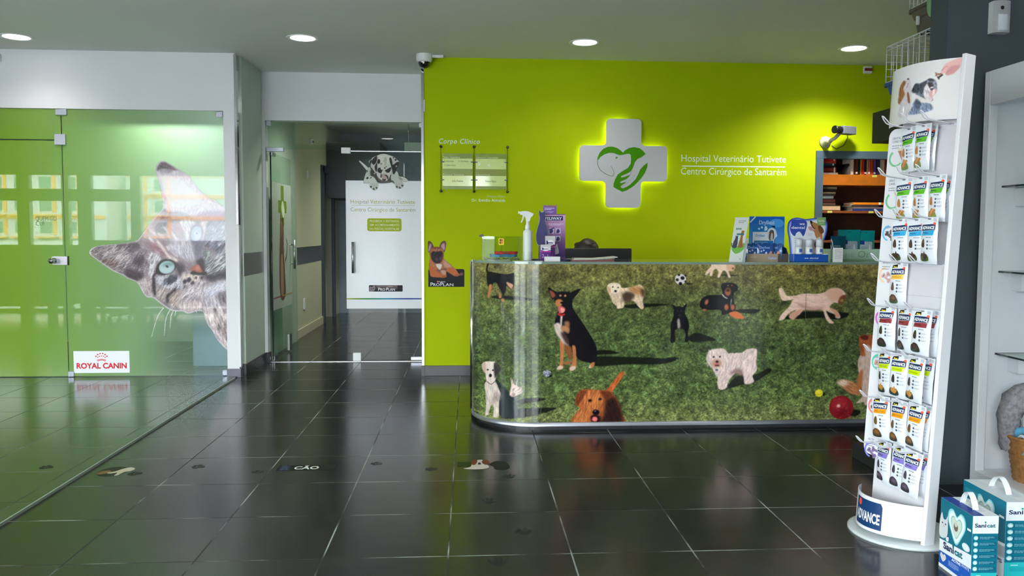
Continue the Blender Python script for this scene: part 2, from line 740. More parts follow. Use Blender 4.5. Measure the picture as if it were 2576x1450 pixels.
# green wall with the opening of the bookcase
BX0, BX1, BZ0, BZ1 = 3.05, 4.05, .35, 1.978
m = MB()
m.box(-.385, BX0, GW, GW+.12, 0, CEIL, green_paint)
m.box(BX1, 4.8, GW, GW+.12, 0, CEIL, green_paint)
m.box(BX0, BX1, GW, GW+.12, BZ1, CEIL, green_paint)
m.box(BX0, BX1, GW, GW+.12, 0, BZ0, green_paint)
struct(m.build('wall_back'), 'lime green reception wall')
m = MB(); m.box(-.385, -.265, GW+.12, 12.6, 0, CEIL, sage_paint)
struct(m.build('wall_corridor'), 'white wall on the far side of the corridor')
m = MB(); m.box(-.385, .02, GW-.012, GW, 0, .09, dark_tile_trim, .002); m.box(.02, 3.0, GW-.012, GW, 0, .09, dark_tile_trim, .002)
struct(m.build('baseboard_back'), 'dark tile skirting under the green wall')
m = MB()
m.box(-.409, -.385, GW-.01, GW+.05, .09, 2.715, chrome, .002)
m.box(-.412, -.385, GW-.012, GW+.05, 0, .09, dark_tile_trim, .001)
struct(m.build('trim_2'), 'polished steel corner strip at the end of the green wall')
m = MB(); m.box(-.386, -.376, GW-.016, GW, 2.27, 2.37, white_plastic, .003)
struct(m.build('trim_3'), 'small white plate at the edge of the green wall')

# white wall over the glass front, its post and the niche
m = MB()
m.box(-9.2, -1.956, GW-.01, GW+.06, 2.253, CEIL, white_paint)
m.box(-2.056, -1.956, GW-.012, DG-.04, .075, 2.253, white_paint)
m.box(-1.96, -1.93, GW+.1, DG-.04, .0, CEIL, sage_paint)
struct(m.build('wall_left'), 'white wall and post framing the glass front')
m = MB()
m.box(-1.962, -1.940, GW-.02, GW+.03, 1.3, 2.72, chrome, .002)
m.box(-1.958, -1.942, GW-.016, GW+.03, .09, 1.3, white_plastic, .002)
struct(m.build('trim_4'), 'steel and white corner strip on the post edge')
m = MB()
m.box(-2.06, -1.945, GW-.02, GW+.06, 0, .075, mat('grey_skirting_tile', (110, 108, 120), .35))
m.box(-1.96, -1.918, GW+.06, DG-.04, 0, .1, dark_tile_trim, .002)
m.box(-1.93, -1.885, DG-.052, DG+.02, 0, .1, dark_tile_trim, .002)
struct(m.build('baseboard_left'), 'dark tile skirting round the niche')
m = MB()
m.box(-1.945, -.385, DG-.03, DG+.1, 2.283, CEIL, white_paint)
m.box(-1.945, -1.902, DG-.04, DG+.06, 0, 2.283, white_paint)
struct(m.build('wall_niche'), 'white lintel over the glass door')
m = MB(); m.box(-1.932, -1.9285, GW+.07, DG-.05, .863, 1.058, brushed)
struct(m.build('trim_5'), 'brushed steel bumper band on the niche wall')

# corridor behind the glass door
m = MB()
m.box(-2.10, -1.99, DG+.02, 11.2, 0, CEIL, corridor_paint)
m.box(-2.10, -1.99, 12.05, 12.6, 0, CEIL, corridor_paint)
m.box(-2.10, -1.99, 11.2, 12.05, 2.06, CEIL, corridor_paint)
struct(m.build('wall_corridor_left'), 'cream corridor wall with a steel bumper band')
m = MB(); m.box(-1.99, -1.986, DG+.4, 11.2, .86, 1.06, brushed)
struct(m.build('trim_6'), 'brushed steel bumper band along the corridor')
m = MB(); m.box(-1.99, -1.972, DG+.1, 11.18, 0, .1, mat('cream_skirting', (196, 192, 160), .4))
struct(m.build('baseboard_corridor'), 'cream skirting along the corridor')
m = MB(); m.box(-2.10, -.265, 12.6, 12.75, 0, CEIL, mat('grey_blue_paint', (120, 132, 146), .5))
struct(m.build('wall_far'), 'grey blue end wall of the corridor')
frame_dark = mat('dark_blue_frame', (48, 58, 72), .35)
m = MB()
m.box(-1.995, -1.955, 11.14, 11.24, 0, 2.13, frame_dark)
m.box(-1.995, -1.955, 12.0, 12.1, 0, 2.13, frame_dark)
m.box(-1.995, -1.955, 11.14, 12.1, 2.05, 2.14, frame_dark)
m.box(-2.1, -1.995, 11.18, 11.2, 0, 2.06, frame_dark)
struct(m.build('door_1'), 'dark blue door frame at the end of the corridor')
m = MB()
m.box(-3.6, -2.1, 12.1, 12.2, 0, CEIL, mat('teal_white_paint', (190, 205, 205), .5)); m.box(-3.6, -3.5, 10.6, 12.1, 0, CEIL, MATS['teal_white_paint'])
m.box(-3.6, -2.1, 10.5, 10.6, 0, CEIL, MATS['teal_white_paint'])
m.box(-3.6, -1.976, 10.5, 12.6, -.1, 0, floor_mat)
struct(m.build('wall_side_room'), 'walls of the small room off the corridor')
m = MB(); m.box(-1.99, -1.976, 9.9, 9.98, .31, .44, white_plastic, .004); struct(m.build('trim_7'), 'white socket plate low on the corridor wall')
m = MB(); m.box(-1.99, -1.978, 10.2, 10.26, 1.9, 2.0, white_plastic, .004); struct(m.build('trim_8'), 'small plate high on the corridor wall')
# dark duct boxed in under the corridor ceiling
m = MB()
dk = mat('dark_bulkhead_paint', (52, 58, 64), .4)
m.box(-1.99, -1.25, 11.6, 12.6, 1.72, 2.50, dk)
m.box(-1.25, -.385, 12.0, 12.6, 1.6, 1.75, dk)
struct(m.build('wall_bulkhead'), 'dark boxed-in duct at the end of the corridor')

# room behind the tinted glass front
m = MB()
bw = mat('back_room_paint', (150, 172, 150), .6)
m.box(-9.2, -1.956, 9.3, 9.42, 0, CEIL, bw)
m.box(-2.06, -1.96, GW+.9, 9.3, 0, CEIL, bw)
struct(m.build('wall_back_room'), 'pale green wall behind the glass front')
m = MB(); m.box(-9.3, -9.2, 1.2, 9.42, 0, CEIL, white_paint)
struct(m.build('wall_far_left'), 'white side wall')

# column and the wall on the side of the display stand
m = MB(); m.box(2.30, 4.8, 3.85, 4.0, 0, CEIL, slate_paint)
struct(m.build('wall_column'), 'slate grey column face')
m = MB(); m.box(4.7, 4.85, -2.4, 7.2, 0, CEIL, white_paint)
struct(m.build('wall_right'), 'white side wall behind the shelves')
m = MB(); m.box(3.0, 3.1, .4, 3.85, 0, CEIL, white_paint)
struct(m.build('wall_cabinet'), 'wall behind the white glass-shelf cabinet')

# ---- street side: glazed front behind and beside the camera
alu_frame = mat('grey_window_frame', (120, 124, 126), .4, .3)


def glazed_front(name, y, x0, x1, xs, z0, zt, z1, label):
    """posts at xs, a sill rail at z0, a transom at zt, lintel above z1"""
    m = MB()
    m.box(x0, x1, y-.14, y+.02, z1, CEIL, white_paint)
    struct(m.build('wall_street'), 'lintel over the street windows')
    m = MB()
    for a, w in xs:
        m.box(a, a+w, y-.1, y, 0, z1, alu_frame)
    m.box(x0, x1, y-.1, y, 0, .06, alu_frame)
    if zt: m.box(x0, -5.0, y-.1, y, zt-.09, zt+.09, alu_frame)
    m.box(x0, x1, y-.1, y, z1-.06, z1, alu_frame)
    o = struct(m.build(name), label)
    g = MB()
    g.box(x0, x1, y-.055, y-.045, .05, z1-.02, glass_material('street_glass', (245, 250, 250), .6))
    g.build('pane', o)


glazed_front('window_1', 1.35, -9.2, -1.15, [(-9.2, .1), (-7.9, .25), (-6.78, .18), (-6.13, .1), (-5.90, .2), (-5.12, .14), (-3.66, .5), (-2.2, .1), (-1.25, .1)], .06, 1.78, 2.14, 'street windows of the waiting area')
# added entrance glazing out of view, side-lighting the stand; wide posts shape its reflections
m = MB()
m.box(-1.15, -1.0, -2.1, 1.37, 2.45, CEIL, white_paint)
struct(m.build('wall_entrance'), 'lintel over the entrance glazing')
m = MB()
for y, w in ((-2.0, .75), (-.35, .6), (1.0, .35)): m.box(-1.12, -1.04, y, y+w, 0, 2.45, alu_frame)
m.box(-1.12, -1.04, -2.0, 1.35, 0, .06, alu_frame); m.box(-1.12, -1.04, -2.0, 1.35, 2.39, 2.45, alu_frame)
o = struct(m.build('window_2'), 'added unseen glazed side of the entrance, lighting the stand')
MB().box(-1.085, -1.075, -2.0, 1.35, .05, 2.42, MATS['street_glass']).build('pane', o)
m = MB(); m.box(.45, 4.8, -2.15, -2.0, 0, CEIL, mat('shop_wall_grey', (120, 124, 126), .6))
struct(m.build('wall_front'), 'grey shop wall behind the camera')
glazed_front('window_6', -2.0, -1.05, .45, [(-1.05, .06), (-.35, .08), (.39, .06)], .06, None, 2.45, 'added unseen glazed end of the entrance, letting in light')

# outside
m = MB(); m.box(-130, 60, -150, -2.6, -.25, -.13, mat('pavement', (150, 148, 145), .8, noise=.1, nscale=2))
m.box(-40, -3.1, -2.6, 1.2, -.25, -.13, MATS['pavement'])
struct(m.build('ground'), 'street pavement outside')
fw = mat('facade_white', (232, 234, 238), .8)
fo = mat('facade_orange', (222, 160, 96), .8)
fg = mat('facade_window', (90, 120, 115), .2)


def facade(x0, x1, y, h, label):
    t = thing('apartment_building', label, 'building', ((x0+x1)/2, y, -.13))
    m = MB(); m.box(-(x1-x0)/2, (x1-x0)/2, -8, 0, 0, h, fw); m.build('wall', t)
    mo = MB()
    n = int((x1-x0)/3.2)
    w0 = b0 = None
    for k in range(int(h/3)):
        z = .6+k*3.0
        MB().box(-(x1-x0)/2+.2, (x1-x0)/2-.2, 0, .25, z+2.3, z+2.75, fo).build('cornice', t)
        for i in range(n if x0 < -60 else 2):
            cx = -(x1-x0)/2+1.6+i*3.2
            if w0 is None:
                w0 = MB().box(-.9, .6, .0, .06, .4, 1.9, fg).build('window', t)
                b0 = MB().box(-1.3, 1.3, .0, .8, -.3, -.1, fo).box(.75, 1.25, 0, .05, .2, 2.2, fo).build('balcony', t)
                wi, ba = w0, b0
            else:
                wi, ba = w0.copy(), b0.copy()
                COL.objects.link(wi); COL.objects.link(ba)
                wi.parent = ba.parent = t
            wi.location = ba.location = (cx, 0, z)
    mo.bm.free()


facade(-84, -49, -100, 15, 'white apartment block with orange bands across the street')
facade(-48, 0, -104, 18, 'lower white apartment block farther along the street')

# ================================================================ the glass front with its door, and the niche door
film_room = glass_material('clear_partition_glass', (244, 250, 246), 1.2, 1.5)


def film_material():
    """printed green film on glass: dense at one end, thinning towards the clear lower corner; mirror-like on the shop side"""
    m = bpy.data.materials.new('green_window_film')
    m.use_nodes = True
    nt = m.node_tree
    nt.nodes.clear()
    N, L = nt.nodes.new, nt.links.new
    out = N('ShaderNodeOutputMaterial')
    geo = N('ShaderNodeNewGeometry')
    sp = N('ShaderNodeSeparateXYZ')
    L(geo.outputs['Position'], sp.inputs[0])
    mr = N('ShaderNodeMapRange')
    mr.inputs['From Min'].default_value = -3.75
    mr.inputs['From Max'].default_value = -2.1
    L(sp.outputs['X'], mr.inputs['Value'])
    cr = N('ShaderNodeValToRGB')
    cr.color_ramp.elements[0].color = (*lin((140, 178, 66)), 1)
    cr.color_ramp.elements[1].color = (*lin((178, 204, 180)), 1)
    e = cr.color_ramp.elements.new(.45)
    e.color = (*lin((144, 180, 118)), 1)
    L(mr.outputs[0], cr.inputs[0])
    d = N('ShaderNodeBsdfDiffuse'); L(cr.outputs[0], d.inputs[0])
    t = N('ShaderNodeBsdfTranslucent'); L(cr.outputs[0], t.inputs[0])
    m1 = N('ShaderNodeMixShader'); m1.inputs[0].default_value = .38
    L(d.outputs[0], m1.inputs[1]); L(t.outputs[0], m1.inputs[2])
    # clear towards the lower corner
    tr = N('ShaderNodeBsdfTransparent'); tr.inputs[0].default_value = (*lin((238, 244, 246)), 1)
    mz = N('ShaderNodeMapRange'); mz.interpolation_type = 'SMOOTHSTEP'; mz.inputs['From Min'].default_value = .85; mz.inputs['From Max'].default_value = .35
    L(sp.outputs['Z'], mz.inputs['Value'])
    mx_ = N('ShaderNodeMapRange'); mx_.interpolation_type = 'SMOOTHSTEP'; mx_.inputs['From Min'].default_value = -2.95; mx_.inputs['From Max'].default_value = -2.35
    L(sp.outputs['X'], mx_.inputs['Value'])
    mu = N('ShaderNodeMath'); mu.operation = 'MULTIPLY'
    L(mz.outputs[0], mu.inputs[0]); L(mx_.outputs[0], mu.inputs[1])
    mu2 = N('ShaderNodeMath'); mu2.operation = 'MULTIPLY'; mu2.inputs[1].default_value = .8
    L(mu.outputs[0], mu2.inputs[0])
    m2 = N('ShaderNodeMixShader')
    L(mu2.outputs[0], m2.inputs[0]); L(m1.outputs[0], m2.inputs[1]); L(tr.outputs[0], m2.inputs[2])
    g = N('ShaderNodeBsdfGlossy'); g.inputs['Roughness'].default_value = .0
    fr = N('ShaderNodeFresnel'); fr.inputs[0].default_value = 1.62
    m3 = N('ShaderNodeMixShader')
    L(fr.outputs[0], m3.inputs[0]); L(m2.outputs[0], m3.inputs[1]); L(g.outputs[0], m3.inputs[2])
    L(m3.outputs[0], out.inputs[0])
    return m


film = film_material()
SEAM = -3.372
w3 = struct(MB().box(SEAM+.004, -2.058, GW, GW+.01, PZ+.006, 2.25, film_room).build('window_3'), 'fixed pane of the green tinted glass front')
w4 = struct(MB().box(-5.0, SEAM-.004, GW, GW+.01, PZ+.006, 1.99, film_room).build('door_2'), 'green tinted glass door of the side room')
w5 = struct(MB().box(-5.0, SEAM-.004, GW, GW+.01, 2.0, 2.25, film_room).build('window_4'), 'green tinted glass over the side room door')
struct(MB().box(-9.2, -5.0, GW, GW+.1, 0, 2.26, green_paint).build('wall_left'), 'green wall continuing beside the glass door')
for p_, (x0_, x1_, z0_, z1_) in ((w3, (SEAM+.004, -2.058, PZ+.006, 2.25)), (w4, (-5.0, SEAM-.004, PZ+.006, 1.99)), (w5, (-5.0, SEAM-.004, 2.0, 2.25))):
    MB().grid([[(x0_, GW-.0006, z0_), (x1_, GW-.0006, z0_)], [(x0_, GW-.0006, z1_), (x1_, GW-.0006, z1_)]], film).build('green_film', p_)
clampm = mat('pale_satin_clamp', (196, 198, 214), .25, .55, noise=.02)


def clamp(parent, x0, x1, z0, z1, name='clamp', y=GW, m_=None, t=.014):
    return MB().box(x0, x1, y-t, y+.01+t, z0, z1, m_ or clampm, .003).build(name, parent)


clamp(w5, SEAM-.04, SEAM+.05, 2.2, 2.248)
clamp(w4, SEAM-.055, SEAM+.035, 1.955, 2.045, 'hinge')
clamp(w3, -2.115, -2.06, 2.2, 2.245)
clamp(w3, -2.10, -2.06, PZ+.006, .06)
clamp(w3, SEAM-.002, SEAM+.045, PZ+.003, .06)
m = MB()
m.prism([(p[0], p[1]) for p in [(-3.345, 1.03), (-3.345, .96)] + [(-3.455+.035*math.cos(math.radians(a)), .995+.035*math.sin(math.radians(a))) for a in range(270, 89, -15)]], GW-.016, GW, clampm)
lk = m.build('lock_plate', w4)
m = MB(); m.lathe([(.024, 0), (.024, .012), (.012, .016), (.012, .03), (.022, .036), (.026, .05), (.02, .062), (0, .066)], chrome, 20, rot('X', 90, (-3.455, GW-.014, .995)))
m.build('knob', lk)
clamp(w4, -3.352, -3.342, .958, 1.032, 'strike_edge', m_=black_plastic, t=.018)

# niche door: side light over, fixed leaf with white film, open leaf
w6 = struct(MB().box(-1.902, -.39, DG, DG+.01, 2.02, 2.282, film_room).build('window_5'), 'clear glass over the niche door')
clamp(w6, -1.9, -1.855, 2.235, 2.282, y=DG)
clamp(w6, -.475, -.40, 2.235, 2.28, y=DG)
clamp(w6, -1.9, -1.74, 1.995, 2.035, 'pivot_rail', y=DG)
clamp(w6, -1.205, -1.12, 1.985, 2.04, 'pivot_clamp', y=DG, m_=white_plastic)
d3 = struct(MB().box(-1.168, -.39, DG, DG+.01, .012, 2.008, film_room).build('door_3'), 'closed clear glass door leaf with a white printed film')
film_white = mat('white_door_film', (214, 218, 226), .3, coat=.4, noise=.01)
MB().box(-1.168, -.39, DG-.0012, DG-.0002, .512, 1.732, film_white).build('white_film', d3)
MB().box(-1.155, -.39, DG-.004, DG+.014, 2.004, 2.012, brushed).build('top_edge', d3)


def pull(parent, x, z0, z1, yy, name='handle'):
    m = MB()
    m.tube([(x, yy-.055, z0), (x, yy-.055, z1)], .0125, brushed, 14)
    for z in (z0+.045, z1-.045):
        m.tube([(x, yy, z), (x, yy-.055, z)], .007, brushed, 10)
    return m.build(name, parent)


pull(d3, -1.098, .855, 1.15, DG)
clamp(d3, -1.112, -1.036, .008, .085, 'floor_patch', y=DG, m_=white_plastic)
clamp(d3, -.56, -.40, .012, .045, 'floor_rail', y=DG)
pr_ = Print()
for k in range(24):
    t = k/23
    c = [(150, 160, 30), (30, 120, 50), (20, 120, 160), (30, 50, 140), (90, 80, 150)]
    f = t*4
    i = min(3, int(f))
    cc = [c[i][j]+(c[i+1][j]-c[i][j])*(f-i) for j in range(3)]
    pr_.rect(-1.166+.776*k/24, .600, -1.166+.776*(k+1)/24, .613, cc)
pr_.put('rainbow_line', vinyl, on_wall(DG-.0012), d3)
m = MB(); m.box(-1.9, -.39, DG-.004, DG+.012, 0, .004, brushed); struct(m.build('trim_9'), 'thin steel threshold under the glass door')

# open leaf, turned back into the corridor
LEAF = thing('door_4', None, None, (-1.866, DG+.012, 0), math.radians(89.6)); LEAF['kind'] = 'structure'; LEAF['label'] = 'clear glass door leaf standing open into the corridor'
MB().box(0, .80, -.005, .005, .02, 1.99, glass_material('clear_leaf_glass', (244, 250, 246), .4)).build('glass_leaf', LEAF)
MB().box(-.006, .0, -.006, .006, .02, 1.99, mat('dark_glass_edge', (16, 26, 24), .2)).build('edge', LEAF)
MB().box(.0, .12, -.016, .016, .01, .06, chrome, .003).build('pivot_shoe', LEAF)
MB().box(.62, .72, -.016, .016, .02, .19, brushed, .003).build('lock_shoe', LEAF)
MB().box(.0, .14, -.016, .016, 1.96, 1.995, brushed, .003).build('pivot_shoe', LEAF)
m = MB()
for sy in (-1, 1):
    m.tube([(.73, sy*.05, .86), (.73, sy*.05, 1.16)], .0125, brushed, 12)
for z in (.91, 1.11): m.tube([(.73, -.05, z), (.73, .05, z)], .007, brushed, 8)
m.build('handle', LEAF)
frost = bpy.data.materials.new('frosted_film')
frost.use_nodes = True
fb = frost.node_tree.nodes['Principled BSDF']
fb.inputs['Base Color'].default_value = (*lin((200, 212, 196)), 1)
fb.inputs['Alpha'].default_value = .5
fb.inputs['Roughness'].default_value = .25
MB().box(.0, .80, -.0062, -.0052, .49, 1.72, frost).build('frosted_film', LEAF)


def on_leaf(a, b, h): return (a, .0062+h, b)


q = Print()
q.rect(.0, .60, .80, .612, (150, 70, 90))
q.rect(.4, .60, .80, .612, (170, 140, 60), 1)
q.put('coloured_line', vinyl, lambda a, b, h: (a, -.0065-h, b), LEAF)
q = Print()
gx, gz = .42, 1.50
q.poly([(gx-.06, gz-.2), (gx+.06, gz-.2), (gx+.06, gz-.07), (gx+.17, gz-.07), (gx+.17, gz+.05), (gx+.06, gz+.05), (gx+.06, gz+.2), (gx-.06, gz+.2), (gx-.06, gz+.05), (gx-.17, gz+.05), (gx-.17, gz-.07), (gx-.06, gz-.07)], (100, 128, 30))
q.blob([(gx-.05, gz-.02), (gx, gz+.05), (gx+.05, gz+.02), (gx+.09, gz-.06), (gx+.02, gz-.12)], (190, 205, 170), 1)
q.put('cross_logo', vinyl, lambda a, b, h: (a, -.0065-h, b), LEAF)
# a lean cat sitting up, printed on the open leaf
q = Print()
q.blob([(.30, .60), (.26, .75), (.27, 1.0), (.30, 1.2), (.31, 1.32), (.34, 1.44), (.37, 1.36), (.43, 1.40), (.46, 1.26), (.45, 1.1), (.47, .95), (.50, .78), (.52, .64), (.47, .58), (.38, .56)], (96, 74, 56))
q.blob([(.33, .62), (.31, .8), (.34, 1.0), (.40, 1.0), (.43, .8), (.42, .62)], (150, 122, 96), 1)
q.blob([(.33, 1.24), (.34, 1.34), (.40, 1.34), (.43, 1.26), (.38, 1.19)], (120, 92, 68), 1)
q.line([(.52, .95), (.58, 1.02), (.60, 1.12), (.56, 1.17)], .03, (70, 56, 46), 1, .012)
q.put('cat_print', vinyl, lambda a, b, h: (a, -.0065-h, b), LEAF)

# ---- ceiling lights
glow = mat('lamp_diffuser', (255, 255, 255), .5, noise=0, emit=(255, 252, 246), estr=14)


def downlight(x, y, label, power, r=.105, z=CEIL, grp='round recessed ceiling lights', spot=140):
    t = thing('ceiling_light', label, 'ceiling light', (x, y, z), 0, grp)
    MB().lathe([(r-.012, -.002), (r, -.004), (r+.014, -.007), (r+.018, -.004), (r+.018, 0)], white_plastic, 32, cap=False).build('trim_ring', t)
    MB().lathe([(0, -.003), (r-.012, -.003)], glow, 32, cap=False).build('diffuser', t)
    l = bpy.data.lights.new('lamp', 'SPOT')
    l.energy = power
    l.spot_size = math.radians(spot)
    l.spot_blend = .9
    l.shadow_soft_size = .09
    l.color = (1, .97, .92)
    lo = bpy.data.objects.new('lamp', l)
    COL.objects.link(lo)
    lo.parent = t
    lo.location = (0, 0, -.02)
    return t


downlight(-3.47, 6.60, 'round ceiling light above the green glass door', DOWNLIGHT_W*.5)
downlight(-1.275, 6.45, 'round ceiling light in front of the glass door niche', DOWNLIGHT_W*.5)
downlight(.90, 6.41, 'round ceiling light above the illuminated cross', DOWNLIGHT_W*.7)
downlight(3.07, 6.43, 'round ceiling light above the bookcase corner', DOWNLIGHT_W*5)
downlight(-.72, 11.2, 'round ceiling light at the end of the corridor', 150, .09)
downlight(-1.15, 8.6, 'added fill light just inside the corridor, hidden by the lintel', 150, .09)  # added out of sight to brighten the dark corridor
for x_, nm in ((-1.3, 'niche side'), (.9, 'cross side'), (2.2, 'stand side')):
    downlight(x_, 2.5, 'added unseen fill light of the front row, '+nm, 28)  # row added out of view to brighten the stand, cabinet and counter
# lamp of the room behind the film, close to the glass head
t = thing('ceiling_light', 'round ceiling light behind the green tinted glass', 'ceiling light', (-2.46, GW+.26, CEIL), 0, 'round recessed ceiling lights')
MB().lathe([(.07, -.004), (.085, -.008), (.085, 0)], white_plastic, 24, cap=False).build('trim_ring', t)
MB().lathe([(0, -.003), (.07, -.003)], glow, 24, cap=False).build('diffuser', t)
l = bpy.data.lights.new('lamp', 'SPOT'); l.energy = 420; l.spot_size = math.radians(130); l.spot_blend = 1; l.shadow_soft_size = .05
lo = bpy.data.objects.new('lamp', l); COL.objects.link(lo); lo.parent = t; lo.location = (0, 0, -.02)

t = thing('ceiling_light', 'added fill light deep in the room behind the tinted glass', 'ceiling light', (-3.4, 8.3, CEIL), 0, 'round recessed ceiling lights')  # second lamp, added to lift the film and the room behind it
MB().lathe([(.07, -.004), (.085, -.008), (.085, 0)], white_plastic, 24, cap=False).build('trim_ring', t)
MB().lathe([(0, -.003), (.07, -.003)], glow, 24, cap=False).build('diffuser', t)
l = bpy.data.lights.new('lamp', 'SPOT'); l.energy = 150; l.spot_size = math.radians(150); l.spot_blend = 1; l.shadow_soft_size = .05
lo = bpy.data.objects.new('lamp', l); COL.objects.link(lo); lo.parent = t; lo.location = (0, 0, -.02)

t = thing('prop', 'pale blue grey pedestal added for the bright patch in the clear glass corner', 'prop', (-2.33, 7.72, PZ-.002))  # box added as stand-in for a bluish bright patch low in the glass
pb = mat('prop_blue_grey', (176, 192, 216), .45)
MB().box(-.19, .17, -.15, .15, 0, .475, pb, .004).build('body', t); MB().box(-.21, .18, -.17, .17, .475, .51, mat('prop_top', (112, 130, 156), .4), .004).build('top_slab', t)
t = thing('hanging_sign', 'blank pale sign plate hanging from the corridor ceiling', 'sign', (-.62, 10.5, 2.27))
MB().box(-.2, .2, -.01, .01, 0, .11, mat('pale_sign_acrylic', (190, 200, 196), .3)).build('plate', t)
for x in (-.15, .15): MB().tube([(x, 0, .11), (x, 0, CEIL-2.27)], .004, chrome).build('hanger', t)

# ================================================================ a small brush set for the printed photographs (kitten, dogs)
class Canvas:
    """paints in photograph pixels; T maps the coordinates of a measured close-up (ox + x/s, oy + y/s)"""
    def __init__(s, x0, y0, x1, y1, res=1.0, seed=3, soft=1.0, furk=1.0):
        s.soft, s.furk = soft, furk
        s.x0, s.y0, s.res = x0, y0, res
        s.w, s.h = int((x1-x0)*res), int((y1-y0)*res)
        s.rgb = np.zeros((s.h, s.w, 3))
        s.a = np.zeros((s.h, s.w))
        s.rs = np.random.RandomState(seed)
        s.T = (0.0, 0.0, 1.0)
        s.lic = {}
        s.clip = None

    def xy(s, pts):
        ox, oy, k = s.T
        p = np.asarray(pts, float)
        return np.stack([(ox+p[:, 0]/k-s.x0)*s.res, (oy+p[:, 1]/k-s.y0)*s.res], 1)

    def mask(s, P, blur=0.0):
        """antialiased inside of polygon P (canvas px) -> (slice, mask)"""
        pad = int(blur*3)+2
        xa, ya = max(0, int(P[:, 0].min())-pad), max(0, int(P[:, 1].min())-pad)
        xb, yb = min(s.w, int(P[:, 0].max())+pad+2), min(s.h, int(P[:, 1].max())+pad+2)
        if xb <= xa or yb <= ya: return None, None
        S = 2
        X = xa+(np.arange((xb-xa)*S)+.5)/S
        Y = ya+(np.arange((yb-ya)*S)+.5)/S
        ins = np.zeros((len(Y), len(X)), bool)
        n = len(P)
        for i in range(n):
            x1, y1 = P[i]
            x2, y2 = P[(i+1) % n]
            if y1 == y2: continue
            lo, hi = (y1, y2) if y1 < y2 else (y2, y1)
            j0, j1 = np.searchsorted(Y, lo), np.searchsorted(Y, hi)
            if j1 <= j0: continue
            xc = x1+(Y[j0:j1]-y1)*(x2-x1)/(y2-y1)
            ins[j0:j1] ^= X[None, :] >= xc[:, None]
        m = ins.reshape(yb-ya, S, xb-xa, S).mean((1, 3))
        if blur > 0: m = gauss(m, blur)
        return (slice(ya, yb), slice(xa, xb)), m

    def lay(s, sl, m, col, alpha=1.0, fur=0.0, ang=0.0, solid=False):
        if sl is None: return
        c = np.array(col, float)
        m = m*alpha
        if s.clip is not None: m = m*s.clip[sl]
        tex = 1.0
        if fur > 0: tex = (1+fur*s.furk*s.streak(ang)[sl])[..., None]
        s.rgb[sl] = s.rgb[sl]*(1-m[..., None])+c*tex*m[..., None]
        if solid: s.a[sl] = np.maximum(s.a[sl], m)

    def poly(s, pts, col, blur=0.0, alpha=1.0, smooth=True, fur=0.0, ang=0.0, solid=False):
        q = smooth_poly(pts, 4) if smooth else pts
        sl, m = s.mask(s.xy(q), blur*s.res*s.soft)
        s.lay(sl, m, col, alpha, fur, ang, solid)
        return s

    def ell(s, cx, cy, rx, ry, col, rotd=0, blur=0.0, alpha=1.0, fur=0.0, ang=0.0, solid=False):
        return s.poly(ellipse(cx, cy, rx, ry, 28, rotd), col, blur, alpha, False, fur, ang, solid)

    def line(s, pts, w, col, w2=None, blur=0.0, alpha=1.0, solid=False, fur=0.0, ang=0.0):
        return s.poly(ribbon(smooth_poly(pts, 5, False), w, w2), col, blur, alpha, False, fur, ang, solid)

    def streak(s, ang, L=5):
        """noise drawn out along a direction: hair"""
        k = int(round(ang/15.0)) % 12
        if k in s.lic: return s.lic[k]
        n = s.rs.randn(s.h, s.w)
        t = math.radians(k*15)
        acc = np.zeros_like(n)
        for j in range(-L, L+1):
            acc += np.roll(np.roll(n, int(round(j*math.sin(t))), 0), int(round(j*math.cos(t))), 1)
        acc = gauss(acc, .6)
        acc = np.clip(acc/acc.std(), -2.2, 2.2)
        s.lic[k] = acc
        return acc

    def hairs(s, pts_mask_fn, n, length, width, cols, dirfn, alpha=.6, jit=18):
        """many single short strokes; positions where pts_mask_fn is true; dirfn gives the angle in degrees"""
        for _ in range(n):
            x, y = s.rs.rand()*s.w, s.rs.rand()*s.h
            k = pts_mask_fn(x, y)
            if not k: continue
            a = math.radians(dirfn(x/s.res+s.x0, y/s.res+s.y0)+s.rs.randn()*jit)
            l = length*(.6+.8*s.rs.rand())*s.res
            c = cols[s.rs.randint(len(cols))] if cols else None
            bend = s.rs.randn()*.25
            P = np.array([(x, y), (x+l*.5*math.cos(a), y+l*.5*math.sin(a)), (x+l*math.cos(a+bend), y+l*math.sin(a+bend))])
            R = np.array(ribbon(P, width*s.res, .3*s.res))
            sl, m = s.mask(R)
            if sl is not None: s.lay(sl, m, c, alpha*(.5+.5*s.rs.rand()))
        return s

    def sample(s, px, py):
        """bilinear colour and alpha at photograph pixels"""
        x = np.clip((px-s.x0)*s.res-.5, 0, s.w-1.001)
        y = np.clip((py-s.y0)*s.res-.5, 0, s.h-1.001)
        i, j = x.astype(int), y.astype(int)
        fx, fy = (x-i)[..., None], (y-j)[..., None]
        A = np.concatenate([s.rgb, s.a[..., None]*255], 2)
        v = (A[j, i]*(1-fx)+A[j, i+1]*fx)*(1-fy)+(A[j+1, i]*(1-fx)+A[j+1, i+1]*fx)*fy
        return np.clip(v, 0, 255)/255.0


def gauss(a, sg):
    if sg <= 0: return a
    r = max(1, int(sg*2.5))
    k = np.exp(-.5*(np.arange(-r, r+1)/sg)**2)
    k /= k.sum()
    p = np.pad(a, ((r, r), (0, 0)), mode='edge')
    b = sum(k[i]*p[i:i+a.shape[0]] for i in range(2*r+1))
    p = np.pad(b, ((0, 0), (r, r)), mode='edge')
    return sum(k[i]*p[:, i:i+a.shape[1]] for i in range(2*r+1))


